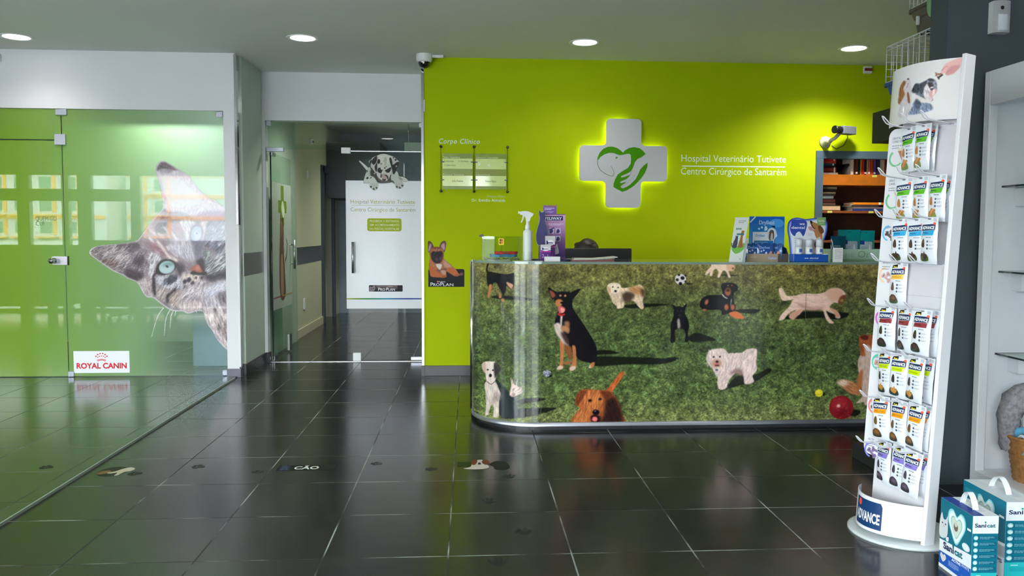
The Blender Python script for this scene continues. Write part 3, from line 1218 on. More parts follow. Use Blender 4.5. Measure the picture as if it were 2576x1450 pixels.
def paint_kitten():
    c = Canvas(221, 400, 582, 890, 1.0, 3, .62, .6)
    c.rgb[:] = (226, 232, 228)
    Tu, Tl = (220, 390, 5.576), (220, 600, 4.834)
    out = [(408, 404), (396, 412), (391, 428), (396, 447), (403, 471), (408, 500), (409, 524), (395, 541), (380, 559), (365, 580), (351, 599), (343, 606), (320, 611), (290, 615), (261, 617), (240, 621), (229, 627), (225, 636), (229, 643), (241, 652), (263, 668), (284, 682), (309, 693), (323, 702), (342, 709), (350, 718), (358, 734), (367, 746), (374, 749), (386, 750), (400, 761), (419, 775), (433, 782), (448, 784), (460, 784), (471, 789), (482, 788), (491, 784), (503, 782), (512, 787), (516, 801), (524, 819), (534, 832), (545, 852), (559, 869), (572, 881), (580, 885), (582, 700), (582, 535), (573, 528), (566, 521), (552, 514), (540, 503), (525, 498), (503, 480), (489, 462), (475, 442), (460, 432), (442, 422), (425, 411)]
    c.poly(out, (236, 230, 236), solid=True)
    inner = [(p[0]+(470-p[0])*.012, p[1]+(650-p[1])*.012) for p in out]
    sl, mk = c.mask(c.xy(smooth_poly(inner, 4)), 2.0)
    clip = np.zeros((c.h, c.w)); clip[sl] = mk
    edge = c.a.copy()
    c.clip = clip
    c.poly(out, (150, 138, 144), blur=3, fur=.12, ang=45)
    # --- upper ear
    c.T = Tu
    c.poly([(960, 200), (1000, 120), (1060, 80), (1140, 120), (1260, 190), (1440, 310), (1560, 470), (1720, 620), (1960, 770), (1960, 830), (1400, 830), (1060, 760), (1050, 560), (1000, 380)], (222, 212, 222), blur=3, fur=.05, ang=75)
    c.poly([(985, 160), (1060, 85), (1150, 125), (1280, 200), (1180, 220), (1080, 200), (990, 225), (975, 200)], (112, 98, 106), blur=3, fur=.2, ang=30)
    c.poly([(1000, 210), (1090, 200), (1200, 215), (1150, 260), (1050, 270)], (176, 162, 176), blur=4)
    c.poly([(1040, 300), (1120, 280), (1350, 420), (1600, 640), (1300, 720), (1120, 640)], (240, 234, 240), blur=9, fur=.04, ang=60)  # inner ear paled by the window reflection, painted into the print
    c.poly([(1000, 320), (1060, 480), (1100, 640), (1060, 700), (1040, 540)], (206, 184, 204), blur=4)
    c.line([(1060, 600), (1110, 720), (1160, 870)], 12, (240, 225, 215), 3)
    # --- brow bands over the head
    c.poly([(1000, 920), (1080, 820), (1240, 800), (1380, 830), (1480, 880), (1440, 930), (1300, 930), (1140, 985), (1030, 975)], (86, 84, 100), blur=4, fur=.3, ang=150)
    c.poly([(1480, 830), (1640, 800), (1960, 790), (1960, 900), (1700, 930), (1560, 930)], (146, 128, 152), blur=7, fur=.12, ang=150)
    c.poly([(1380, 790), (1640, 770), (1500, 850)], (206, 200, 212), blur=5, fur=.15, ang=140)
    c.poly([(860, 1010), (980, 900), (1060, 1000), (900, 1100)], (154, 132, 144), blur=5, fur=.15, ang=130)
    c.poly([(1290, 940), (1420, 920), (1520, 950), (1460, 1010), (1430, 1160), (1440, 1270), (1400, 1260), (1350, 1100)], (218, 214, 222), blur=3, fur=.22, ang=75)
    c.poly([(1110, 980), (1290, 950), (1350, 1110), (1250, 1080), (1130, 1020)], (154, 126, 140), blur=4, fur=.1, ang=45)
    c.poly([(1580, 960), (1700, 930), (1660, 1060), (1620, 1200), (1540, 1250), (1610, 1120)], (216, 206, 206), blur=3, fur=.12, ang=105)
    c.poly([(1680, 950), (1960, 920), (1970, 1260), (1880, 1420), (1740, 1320), (1620, 1260), (1660, 1100)], (120, 118, 134), blur=5, fur=.32, ang=135)
    for (x, y) in [(1750, 1040), (1820, 1120), (1730, 1190), (1880, 1010), (1830, 1250), (1900, 1160)]:
        c.poly([(x, y), (x+50, y-30), (x+90, y-60), (x+60, y+10), (x+20, y+40)], (198, 196, 208), blur=2, alpha=.8, fur=.2, ang=135)
    for (x, y) in [(890, 1070), (1010, 1120), (1080, 1040), (930, 1240), (1180, 1110), (1240, 1190), (1020, 1280), (1130, 1310), (870, 1180), (1280, 1280), (960, 1340), (1200, 1370)]:
        c.poly([(x-30, y-30), (x+20, y-20), (x+60, y+30), (x+70, y+70), (x+20, y+40)], (226, 214, 222), blur=2, alpha=.75, fur=.2, ang=60)
    # muzzle bridge, pale and fine
    c.T = Tl
    c.poly([(980, 40), (1100, 0), (1250, 20), (1300, 120), (1310, 260), (1200, 270), (1080, 200), (980, 150)], (198, 192, 204), blur=8, fur=.16, ang=75)
    c.poly([(1260, 0), (1390, 0), (1400, 140), (1420, 260), (1330, 290), (1300, 150)], (132, 130, 146), blur=7, fur=.15, ang=90)
    c.poly([(1390, 160), (1480, 140), (1520, 230), (1470, 330), (1430, 290)], (150, 152, 158), blur=6, fur=.3, ang=120)
    c.poly([(730, 60), (860, 60), (960, 150), (1000, 210), (920, 210), (800, 140)], (152, 120, 130), blur=6, fur=.1, ang=30)
    c.poly([(840, 20), (900, 60), (950, 140), (990, 200), (1060, 230), (1105, 270), (1070, 285), (980, 240), (920, 150), (850, 70)], (224, 210, 208), blur=3, fur=.12, ang=45)
    # --- second ear
    c.poly([(30, 150), (100, 100), (330, 65), (560, 45), (640, 100), (600, 260), (450, 400), (420, 430), (300, 370), (160, 280), (40, 200)], (142, 130, 134), blur=3, fur=.3, ang=150)
    c.poly([(170, 270), (300, 250), (400, 270), (330, 340), (240, 330)], (104, 86, 82), blur=4, fur=.3, ang=150)
    c.poly([(450, 80), (600, 60), (640, 120), (560, 170), (480, 140)], (78, 68, 76), blur=5, fur=.25, ang=165)
    c.poly([(340, 80), (480, 70), (430, 130), (360, 130)], (98, 88, 90), blur=5, fur=.2, ang=165)
    rs = np.random.RandomState(5)
    for k in range(60):
        x, y = rs.uniform(160, 470), rs.uniform(130, 330)
        c.line([(x+90, y-70), (x+35, y-10), (x, y+rs.uniform(20, 70))], rs.uniform(4, 9), [(214, 206, 210), (190, 180, 186), (228, 222, 226)][k % 3], 1.5, alpha=.75)
    c.poly([(450, 390), (560, 370), (680, 420), (640, 520), (540, 500), (470, 460)], (74, 62, 68), blur=5, fur=.3, ang=30)
    c.poly([(560, 150), (720, 160), (760, 320), (700, 420), (560, 370), (520, 260)], (136, 126, 134), blur=7, fur=.3, ang=120)
    c.poly([(760, 180), (840, 190), (900, 260), (830, 320), (790, 480), (740, 440), (740, 300)], (204, 198, 206), blur=5, fur=.3, ang=105)
    c.poly([(590, 230), (690, 240), (650, 330), (570, 310)], (86, 76, 84), blur=5, fur=.2, ang=120)
    # --- cheek
    c.poly([(610, 540), (700, 480), (800, 520), (800, 720), (740, 720), (690, 690), (650, 620)], (190, 176, 178), blur=6, fur=.16, ang=75)
    c.poly([(820, 480), (1000, 440), (1140, 470), (1160, 600), (1000, 620), (860, 570)], (186, 182, 192), blur=6, fur=.28, ang=120)
    c.poly([(930, 520), (1000, 460), (1090, 440), (1080, 510), (1000, 560), (930, 570)], (88, 86, 96), blur=4, fur=.4, ang=120)
    c.poly([(795, 480), (815, 480), (830, 600), (835, 680), (815, 700), (790, 600)], (44, 38, 42), blur=3, fur=.2, ang=90)
    c.poly([(840, 600), (980, 620), (1060, 600), (1000, 660), (930, 760), (860, 720)], (176, 164, 162), blur=6, fur=.2, ang=120)
    c.poly([(1060, 610), (1010, 650), (960, 700), (965, 790), (985, 780), (1000, 700), (1080, 630)], (66, 58, 62), blur=3, fur=.3, ang=120)
    c.poly([(1000, 760), (1060, 660), (1180, 640), (1120, 760), (1060, 840)], (182, 164, 158), blur=5, fur=.22, ang=130)
    c.poly([(1060, 300), (1150, 310), (1190, 360), (1160, 460), (1110, 440), (1080, 370)], (76, 70, 78), blur=6, fur=.2, ang=75)
    c.poly([(1160, 410), (1260, 430), (1380, 450), (1350, 530), (1200, 560), (1150, 500)], (212, 200, 194), blur=6, fur=.16, ang=120)
    for (x, y, w) in [(1185, 525, 22), (1235, 505, 26), (1280, 545, 22), (1225, 610, 16), (1185, 590, 14), (1320, 480, 14), (1390, 480, 16)]:
        c.ell(x, y, w, w*1.25, (62, 56, 64), 30, blur=2.2)
    c.poly([(1150, 640), (1300, 560), (1440, 520), (1500, 640), (1440, 720), (1250, 720), (1130, 830)], (196, 186, 190), blur=8, fur=.22, ang=120)
    c.poly([(1420, 660), (1520, 560), (1650, 500), (1715, 520), (1715, 720), (1500, 740)], (214, 212, 226), blur=10, fur=.15, ang=140)
    c.poly([(1380, 740), (1560, 700), (1715, 720), (1715, 900), (1560, 880), (1440, 860)], (176, 168, 176), blur=10, fur=.22, ang=75)
    c.poly([(1560, 680), (1700, 640), (1715, 800), (1640, 800)], (122, 112, 120), blur=9, fur=.25, ang=75)
    c.poly([(1100, 800), (1250, 760), (1420, 780), (1360, 860), (1240, 900), (1150, 870)], (206, 188, 188), blur=6, fur=.16, ang=90)
    # chest
    c.poly([(1400, 880), (1500, 840), (1715, 880), (1715, 1360), (1600, 1220), (1500, 1080)], (206, 192, 192), blur=8, fur=.2, ang=75)
    for (x, y) in [(1560, 900), (1620, 980), (1680, 1060), (1600, 1090), (1690, 1180), (1650, 1130), (1690, 900)]:
        c.poly([(x-22, y-50), (x+16, y-40), (x+22, y+20), (x, y+70), (x-18, y+20)], (112, 98, 100), blur=4, alpha=.75, fur=.3, ang=75)
    # mouth
    c.poly([(1430, 440), (1520, 410), (1620, 390), (1715, 330), (1715, 480), (1600, 500), (1500, 520), (1440, 480)], (74, 68, 78), blur=6, fur=.25, ang=150)
    c.poly([(1430, 330), (1500, 260), (1620, 160), (1715, 110), (1715, 330), (1600, 400), (1480, 430)], (158, 160, 166), blur=7, fur=.4, ang=140)
    # nose
    c.poly([(1330, 270), (1410, 250), (1425, 330), (1430, 410), (1400, 440), (1370, 380), (1340, 330)], (62, 56, 62), blur=4)
    c.poly([(1255, 370), (1300, 330), (1350, 315), (1370, 350), (1400, 400), (1380, 415), (1320, 410), (1270, 405)], (170, 112, 100), blur=2.5)
    c.poly([(1310, 350), (1350, 330), (1370, 370), (1330, 390)], (196, 138, 122), blur=3)
    c.poly([(1250, 425), (1290, 395), (1330, 412), (1400, 420), (1450, 400), (1440, 440), (1360, 445), (1290, 440)], (40, 34, 38), blur=2)
    # --- eyes
    c.poly([(830, 410), (850, 320), (910, 265), (1000, 258), (1065, 290), (1075, 350), (1030, 410), (940, 445), (870, 440)], (36, 34, 40), blur=2)
    c.ell(965, 352, 97, 78, (168, 192, 196), -12, blur=1)
    c.ell(960, 372, 80, 52, (196, 212, 214), -12, blur=4, alpha=.7)
    c.ell(985, 318, 70, 26, (118, 146, 152), -12, blur=4, alpha=.7)
    c.ell(968, 343, 20, 12, (28, 34, 40), 35, blur=.8)
    c.line([(835, 420), (800, 470), (810, 520)], 26, (58, 52, 58), 10, blur=2)
    c.T = Tu
    c.ell(1530, 1100, 92, 132, (126, 116, 140), 16, blur=2.5)
    c.ell(1528, 1105, 72, 108, (184, 196, 206), 16, blur=1.2)
    c.ell(1545, 1150, 50, 55, (206, 214, 222), 16, blur=3, alpha=.8)
    c.ell(1530, 1100, 22, 11, (100, 104, 124), 40, blur=.8)
    c.ell(1510, 1095, 10, 14, (244, 246, 250), 0, blur=.8)
    # fine hair over everything, running away from the nose
    cm = clip
    c.T = (0, 0, 1)

    def away(x, y): return math.degrees(math.atan2(y-672, x-492))
    H = lambda x, y: cm[int(y), int(x)] > .6
    base = c.rgb.copy()
    for _ in range(5200):
        x, y = c.rs.rand()*(c.w-1), c.rs.rand()*(c.h-1)
        if not H(x, y): continue
        X, Y = x+c.x0, y+c.y0
        if (X-419.6)**2/24**2+(Y-672.5)**2/20**2 < 1 or (X-494)**2/17**2+(Y-588)**2/24**2 < 1 or (X-495)**2+(Y-676)**2 < 16**2: continue
        a = math.radians(away(X, Y)+c.rs.randn()*22)
        l = 4+8*c.rs.rand()
        k = c.rs.uniform(.78, 1.22)
        col = np.clip(base[int(y), int(x)]*k+(10 if k > 1 else 0), 20, 246)
        R = np.array(ribbon(np.array([(x, y), (x+l*math.cos(a), y+l*math.sin(a))]), 1.5, .5))
        sl2, m2 = c.mask(R)
        if sl2 is not None: c.lay(sl2, m2, col, .55)
    # whiskers inside the outline
    c.T = Tl
    for P in [[(1300, 640), (1140, 730), (1010, 880)], [(1320, 660), (1200, 760), (1130, 880)], [(1290, 640), (1180, 690), (1060, 800)], [(1360, 660), (1300, 760), (1285, 870)], [(1400, 650), (1400, 760), (1440, 850)], [(1340, 660), (1250, 760), (1240, 850)], [(1520, 640), (1540, 760), (1560, 830)], [(1540, 700), (1600, 790), (1640, 860)], [(1450, 420), (1600, 310), (1715, 240)], [(1430, 400), (1560, 250), (1715, 110)], [(1460, 440), (1600, 380), (1715, 330)], [(1440, 410), (1560, 290), (1715, 180)]]:
        c.line(P, 5, (236, 234, 242), 2.5, alpha=.85)
    c.clip = None
    # whiskers that leave the outline
    for P in [[(925, 845), (850, 960), (780, 1200)], [(1005, 870), (955, 980), (935, 1185)], [(1045, 880), (1015, 960), (1006, 1105)], [(1075, 880), (1060, 950)], [(1320, 885), (1333, 915)]]:
        c.line(P, 9, (228, 236, 230), 3.5, solid=True)
    c.rgb = np.clip((c.rgb-140)*1.28+134, 14, 246)
    return c


def paint_meadow():
    """the dogs-on-a-lawn photograph that wraps the counter"""
    c = Canvas(1186, 650, 2260, 1072, 1.0, 11, .7, .5)
    H, W = c.h, c.w
    t = np.linspace(0, 1, H)[:, None]
    x = np.linspace(0, 1, W)[None, :]
    stops = [(0, (114, 104, 58)), (.12, (98, 96, 54)), (.3, (80, 90, 52)), (.55, (68, 84, 48)), (.8, (80, 96, 54)), (1, (104, 110, 66))]
    for k in range(3):
        c.rgb[..., k] = np.interp(t, [s_[0] for s_ in stops], [s_[1][k] for s_ in stops])*(1+0*x)
    warm = np.clip((x-.45)*1.6, 0, 1)*np.clip(1-t*1.9, 0, 1)
    c.rgb += warm[..., None]*np.array([22, 12, 6])
    n = gauss(c.rs.randn(H, W), 14); n /= n.std()
    c.rgb *= (1+.07*n[..., None])
    n = gauss(c.rs.randn(H, W), 4); n /= n.std()
    c.rgb *= (1+.11*n[..., None])
    n = gauss(c.rs.randn(H, W), 1.1); n /= n.std()
    c.rgb *= (1+.14*n[..., None])
    c.rgb = np.clip(c.rgb, 5, 255)
    blades = []
    for _ in range(9500):
        px, py = c.rs.rand()*W, c.rs.rand()**.8*H
        v = py/H
        l = 2.5+9*v
        a = math.radians(c.rs.choice([-60, -120, -30, -150, 20, 160])+c.rs.randn()*25)
        P = np.array([(px, py), (px+l*.5*math.cos(a), py+l*.5*math.sin(a)*.8), (px+l*math.cos(a+.4), py+l*math.sin(a+.4)*.8)])
        R = np.array(ribbon(P, .9+1.1*v, .4))
        sl, m = c.mask(R)
        if sl is None: continue
        b = c.rgb[min(H-1, int(py)), min(W-1, int(px))]
        k = c.rs.rand()
        col = b*.5 if k < .45 else (b*1.25+np.array([14, 20, 8]) if k < .85 else b*1.5+np.array([36, 38, 14]))
        c.lay(sl, m, np.clip(col, 8, 190), .7)
    for _ in range(45):
        px, py = 1190+c.rs.rand()*1000, 680+c.rs.rand()*380
        c.ell(px, py, 2+2*c.rs.rand(), 1.2, (168, 140, 84), c.rs.rand()*60, blur=.5, alpha=.7)
    A, B = (1180, 640, 3.296), (1680, 640, 3.296)
    SH = (16, 20, 16)
    BLK, TAN = (20, 18, 22), (172, 112, 66)
    c.T = A
    # shadows on the grass
    for P in [[(180, 350), (330, 345), (600, 378), (420, 380), (250, 372)], [(1050, 852), (1250, 850), (1600, 862), (1720, 875), (1600, 910), (1300, 915), (1040, 928)], [(1060, 800), (1150, 796), (1250, 820), (1150, 830), (1060, 832)], [(1285, 425), (1450, 408), (1660, 416), (1500, 438), (1330, 450)], [(380, 1220), (520, 1190), (640, 1200), (560, 1225), (420, 1235)], [(370, 1290), (560, 1275), (725, 1275), (640, 1312), (450, 1355), (260, 1360)], [(655, 1000), (690, 1000), (685, 1018), (650, 1020)]]:
        c.poly(P, SH, blur=1.2, alpha=.88)
    # black and tan hound at the back
    c.poly([(150, 150), (200, 148), (260, 160), (320, 165), (370, 155), (378, 190), (372, 270), (340, 285), (310, 260), (305, 300), (292, 330), (287, 388), (270, 390), (275, 330), (240, 262), (230, 240), (200, 240), (185, 300), (180, 320), (165, 360), (152, 355), (160, 290), (148, 230)], BLK, fur=.2, ang=15)
    c.line([(160, 78), (148, 115), (152, 150), (165, 165)], 13, BLK, 16)
    c.poly([(165, 255), (190, 255), (180, 320), (166, 360), (152, 355), (160, 300)], TAN, blur=1)
    c.poly([(232, 295), (262, 330), (268, 360), (246, 360), (250, 330)], TAN, blur=.6)
    c.poly([(308, 232), (335, 238), (366, 255), (352, 285), (328, 268)], (196, 150, 120), blur=1)
    c.poly([(268, 370), (290, 372), (292, 392), (272, 394)], TAN, blur=.6)
    # big black and tan dog sitting
    c.poly([(655, 275), (700, 300), (738, 322), (722, 362), (690, 372), (668, 335)], BLK)
    c.poly([(668, 300), (700, 315), (715, 345), (690, 362), (675, 335)], (140, 70, 52), blur=1.5)
    c.poly([(926, 285), (880, 300), (838, 328), (850, 378), (882, 350), (910, 312)], BLK)
    c.poly([(735, 315), (800, 308), (850, 325), (858, 380), (860, 440), (900, 510), (950, 580), (1000, 660), (1045, 740), (1062, 800), (1058, 880), (1042, 930), (1010, 905), (950, 890), (905, 870), (885, 840), (820, 770), (770, 735), (730, 660), (708, 600), (715, 540), (735, 480), (738, 440), (712, 400), (708, 375), (722, 350)], BLK, fur=.18, ang=60)
    c.poly([(752, 715), (790, 740), (788, 800), (780, 900), (778, 945), (742, 958), (726, 946), (750, 915), (756, 820)], (176, 108, 66), blur=1, fur=.1, ang=90)
    c.poly([(855, 760), (882, 770), (888, 860), (888, 935), (870, 962), (836, 966), (832, 942), (856, 900), (862, 830)], (176, 108, 66), blur=1, fur=.1, ang=90)
    c.poly([(795, 760), (845, 770), (855, 860), (830, 870), (805, 810)], (128, 74, 46), blur=1.5)
    c.poly([(780, 900), (830, 885), (852, 895), (810, 918)], (150, 92, 60), blur=1)
    for P in [[(728, 946), (750, 925), (778, 932), (770, 952), (740, 958)], [(834, 946), (855, 928), (885, 935), (872, 960), (842, 966)], [(992, 942), (1005, 915), (1022, 912), (1016, 944)]]:
        c.poly(P, (206, 178, 164), blur=1)
    c.poly([(1010, 905), (1040, 895), (1036, 930), (1010, 940)], TAN, blur=1.5)
    c.poly([(706, 582), (745, 570), (770, 612), (792, 680), (826, 756), (782, 738), (732, 672), (710, 622)], (206, 186, 176), blur=2, fur=.1, ang=60)
    c.line([(768, 512), (764, 550), (762, 600)], 18, (212, 196, 190), 12, blur=1.2)
    c.poly([(762, 600), (805, 590), (832, 612), (826, 656), (790, 640), (768, 640)], (172, 122, 84), blur=2.5)
    c.poly([(790, 560), (830, 560), (830, 600), (800, 596)], (150, 104, 76), blur=3)
    c.poly([(760, 650), (800, 660), (830, 720), (820, 755), (790, 720)], (60, 44, 42), blur=3)
    c.poly([(716, 388), (745, 372), (776, 388), (768, 420), (748, 442), (722, 425)], (178, 112, 66), blur=1.5)
    c.ell(757, 343, 9, 9, (190, 130, 80), blur=.8); c.ell(797, 345, 9, 9, (190, 130, 80), blur=.8)
    c.ell(768, 402, 12, 9, (10, 8, 10), blur=.6)
    c.line([(735, 492), (760, 506), (795, 498)], 16, (196, 40, 46), 12, blur=.6)
    c.poly([(738, 440), (770, 432), (797, 452), (790, 478), (768, 490), (746, 486)], (196, 92, 92), blur=1)
    c.poly([(760, 445), (790, 455), (785, 480), (765, 484)], (232, 150, 146), blur=1)
    # white shaggy dog
    c.poly([(1145, 270), (1160, 246), (1210, 236), (1250, 250), (1268, 280), (1330, 274), (1385, 265), (1415, 250), (1448, 280), (1458, 330), (1440, 380), (1450, 440), (1430, 456), (1400, 430), (1375, 395), (1340, 385), (1290, 400), (1282, 440), (1232, 452), (1222, 430), (1190, 400), (1170, 350), (1150, 310)], (212, 186, 158), blur=.8, fur=.18, ang=75)
    c.poly([(1275, 325), (1330, 310), (1375, 335), (1345, 385), (1290, 400), (1270, 370)], (70, 52, 42), blur=4, fur=.2, ang=75)
    c.poly([(1320, 280), (1385, 268), (1440, 280), (1440, 330), (1380, 330)], (182, 126, 84), blur=4, fur=.15, ang=45)
    c.poly([(1425, 290), (1460, 300), (1452, 350), (1432, 350)], (84, 62, 44), blur=3)
    c.poly([(1160, 252), (1210, 240), (1252, 256), (1255, 300), (1215, 325), (1170, 310)], (236, 218, 194), blur=3, fur=.1, ang=90)
    c.poly([(1145, 275), (1165, 270), (1175, 315), (1155, 315)], (200, 164, 128), blur=2)
    c.ell(1192, 272, 7, 6, (50, 36, 34), blur=.6); c.ell(1236, 276, 7, 6, (50, 36, 34), blur=.6); c.ell(1214, 306, 11, 10, (34, 26, 28), blur=.8)
    # white dog sitting at the corner
    c.poly([(215, 1030), (270, 1080), (330, 1140), (385, 1200), (402, 1290), (385, 1350), (260, 1345), (245, 1200), (250, 1120)], (28, 38, 42), blur=1.5, fur=.15, ang=60)
    c.poly([(335, 1160), (350, 1090), (360, 1030), (375, 1080), (440, 1110), (425, 1150), (400, 1170), (360, 1185)], (198, 172, 160), blur=1.2, fur=.3, ang=135)
    for P in [[(350, 1150), (355, 1090), (345, 1020)], [(370, 1150), (390, 1100), (400, 1040)], [(380, 1150), (420, 1130), (440, 1095)], [(385, 1165), (430, 1150), (445, 1130)]]:
        c.line(P, 14, (222, 204, 196), 3, blur=.5)
    c.poly([(135, 1060), (215, 1060), (242, 1110), (262, 1160), (250, 1200), (246, 1330), (236, 1352), (200, 1346), (206, 1270), (185, 1250), (166, 1300), (160, 1330), (130, 1330), (142, 1270), (135, 1150)], (206, 190, 180), blur=1, fur=.15, ang=90)
    c.poly([(215, 1140), (262, 1170), (250, 1210), (225, 1230), (190, 1240)], (160, 142, 136), blur=4, fur=.2, ang=75)
    c.poly([(108, 912), (138, 890), (190, 890), (216, 896), (222, 960), (228, 990), (215, 1050), (180, 1082), (145, 1050), (135, 985), (116, 960)], (222, 206, 196), blur=.8, fur=.1, ang=90)
    c.poly([(212, 896), (258, 935), (258, 970), (232, 1000), (214, 1030), (205, 960)], (52, 48, 50), blur=2, fur=.2, ang=60)
    c.poly([(110, 915), (135, 895), (140, 960), (128, 985), (114, 955)], (196, 164, 150), blur=2)
    c.ell(155, 958, 8, 7, (34, 28, 30), blur=.6); c.ell(198, 962, 8, 7, (34, 28, 30), blur=.6); c.ell(177, 1006, 13, 15, (30, 24, 28), blur=.8)
    c.line([(150, 1055), (180, 1078), (212, 1058)], 6, (70, 52, 48), 4, blur=.6)
    # rust coloured terrier at the front
    c.line([(1150, 1150), (1210, 1070), (1278, 978)], 52, (176, 88, 46), 34, blur=1, fur=.25, ang=120)
    c.poly([(882, 1240), (890, 1172), (930, 1125), (970, 1120), (1060, 1128), (1150, 1130), (1200, 1165), (1240, 1230), (1266, 1320), (1266, 1400), (868, 1400), (880, 1330), (920, 1275)], (152, 80, 42), blur=1, fur=.22, ang=105)
    c.poly([(1130, 1200), (1215, 1190), (1266, 1310), (1266, 1400), (1080, 1400), (1120, 1330)], (44, 26, 24), blur=6, fur=.2, ang=75)
    c.poly([(940, 1180), (1000, 1135), (1080, 1140), (1120, 1190), (1080, 1290), (1000, 1330), (940, 1270)], (180, 106, 58), blur=8, fur=.25, ang=105)
    c.poly([(875, 1340), (930, 1290), (990, 1340), (1000, 1400), (870, 1400)], (186, 110, 62), blur=5, fur=.2, ang=100)
    c.poly([(884, 1240), (892, 1175), (930, 1130), (972, 1140), (945, 1190), (902, 1255)], (112, 54, 32), blur=2, fur=.2, ang=110)
    c.poly([(1085, 1140), (1150, 1135), (1190, 1165), (1150, 1210), (1110, 1180)], (96, 46, 28), blur=3, fur=.2, ang=60)
    c.ell(1002, 1214, 17, 12, (36, 22, 20), blur=1.5); c.ell(1086, 1202, 14, 11, (36, 22, 20), blur=1.5)
    c.ell(1052, 1312, 30, 24, (20, 16, 20), blur=1.5); c.ell(1046, 1302, 8, 4, (120, 120, 130), blur=1)
    c.poly([(1010, 1345), (1050, 1330), (1090, 1350), (1080, 1395), (1020, 1395)], (36, 16, 18), blur=2)
    c.ell(1042, 1368, 22, 20, (226, 116, 116), blur=1.2)
    # spiky ball
    c.ell(645, 988, 33, 27, (112, 114, 138), blur=.6)
    for k in range(70):
        a, r_ = c.rs.rand()*6.28, math.sqrt(c.rs.rand())
        c.ell(645+31*r_*math.cos(a), 988+25*r_*math.sin(a), 3, 2.5, (210, 210, 224) if k % 3 else (48, 48, 66), blur=.2)
    c.T = B
    for P in [[(140, 238), (180, 238), (212, 245), (170, 252)], [(430, 172), (500, 168), (598, 176), (520, 182)], [(170, 690), (230, 650), (310, 670), (400, 710), (330, 722), (200, 728)], [(550, 466), (660, 455), (765, 460), (720, 490), (620, 488)], [(965, 535), (1090, 480), (1300, 474), (1500, 488), (1430, 540), (1250, 528), (1100, 536)], [(480, 1115), (560, 1020), (640, 1000), (720, 1000), (830, 950), (862, 965), (800, 1010), (720, 1055), (590, 1090)], [(-10, 860), (40, 855), (95, 862), (40, 880), (-10, 890)], [(1500, 1330), (1540, 1290), (1600, 1300), (1560, 1345)], [(1285, 1150), (1305, 1150), (1300, 1172), (1285, 1175)]]:
        c.poly(P, SH, blur=1.2, alpha=.88)
    c.ell(105, 208, 46, 44, (214, 208, 206), blur=.5)
    for (x_, y_, r_) in [(122, 198, 17), (78, 212, 13), (105, 244, 15), (92, 172, 11), (146, 176, 9), (146, 226, 9)]:
        c.ell(x_, y_, r_, r_*.9, (26, 24, 28), blur=.6)
    c.poly([(370, 72), (480, 72), (545, 95), (552, 118), (535, 138), (505, 142), (520, 190), (505, 194), (482, 145), (455, 140), (430, 190), (410, 190), (420, 150), (400, 122), (375, 140), (368, 180), (346, 178), (350, 148), (322, 172), (309, 165), (330, 130), (358, 100)], (236, 204, 178), blur=.8, fur=.06, ang=30)
    c.poly([(485, 78), (540, 84), (553, 112), (530, 138), (495, 125)], (222, 172, 136), blur=2)
    c.ell(540, 118, 9, 9, (120, 84, 66), blur=1)
    # small black dog
    c.poly([(35, 415), (72, 436), (95, 430), (125, 438), (156, 408), (150, 445), (140, 490), (165, 540), (177, 600), (166, 650), (172, 720), (142, 726), (146, 660), (125, 622), (72, 620), (56, 650), (62, 718), (24, 732), (26, 650), (22, 590), (45, 520), (48, 480), (50, 450)], (18, 17, 22), fur=.2, ang=90)
    c.poly([(78, 548), (95, 535), (103, 600), (84, 614)], (168, 152, 146), blur=2)
    c.ell(80, 470, 3, 3, (80, 80, 90)); c.ell(110, 470, 3, 3, (80, 80, 90)); c.ell(95, 508, 14, 8, (48, 46, 52), blur=2)
    # black and tan dog lying
    c.poly([(265, 420), (280, 370), (340, 340), (440, 338), (452, 310), (440, 262), (470, 238), (540, 238), (576, 260), (578, 300), (548, 320), (548, 390), (562, 440), (550, 472), (500, 492), (450, 502), (440, 462), (370, 462), (300, 462), (270, 440)], (18, 16, 20), fur=.2, ang=15)
    c.ell(498, 312, 25, 34, (160, 88, 56), blur=2); c.ell(498, 300, 14, 12, (24, 18, 20), blur=2)
    c.ell(486, 440, 18, 26, (176, 96, 60), blur=2); c.ell(538, 440, 17, 24, (176, 96, 60), blur=2)
    c.ell(322, 396, 13, 24, (166, 96, 64), 25, blur=2); c.ell(305, 462, 18, 7, (176, 100, 62), blur=1.2)
    c.ell(500, 260, 6, 5, (170, 96, 60)); c.ell(532, 258, 6, 5, (170, 96, 60))
    c.line([(450, 332), (470, 355), (495, 368)], 10, (214, 190, 180), 7); c.line([(528, 370), (524, 400), (522, 430)], 5, (180, 176, 178), 4)
    c.poly([(505, 492), (570, 475), (636, 528), (565, 532)], (214, 112, 60), blur=1)
    # pale retriever running
    c.poly([(920, 292), (944, 280), (966, 310), (988, 344), (1062, 346), (1052, 370), (960, 386), (932, 352)], (232, 198, 176), blur=1, fur=.1, ang=45)
    c.poly([(1050, 350), (1130, 326), (1220, 330), (1302, 315), (1342, 290), (1400, 280), (1452, 300), (1476, 340), (1440, 350), (1430, 402), (1385, 402), (1370, 405), (1342, 440), (1400, 470), (1428, 510), (1424, 532), (1390, 526), (1388, 502), (1340, 482), (1312, 470), (1342, 532), (1378, 570), (1340, 572), (1308, 530), (1280, 462), (1200, 462), (1130, 460), (1090, 502), (1050, 520), (1044, 542), (1005, 522), (1040, 492), (1060, 462), (1000, 492), (962, 540), (920, 546), (950, 490), (1002, 440), (1030, 392)], (228, 192, 174), blur=1, fur=.08, ang=15)
    c.poly([(1320, 300), (1400, 284), (1450, 310), (1440, 360), (1370, 390), (1320, 350)], (220, 172, 148), blur=4)
    c.poly([(1070, 400), (1200, 440), (1290, 440), (1270, 462), (1130, 458)], (188, 146, 130), blur=4)
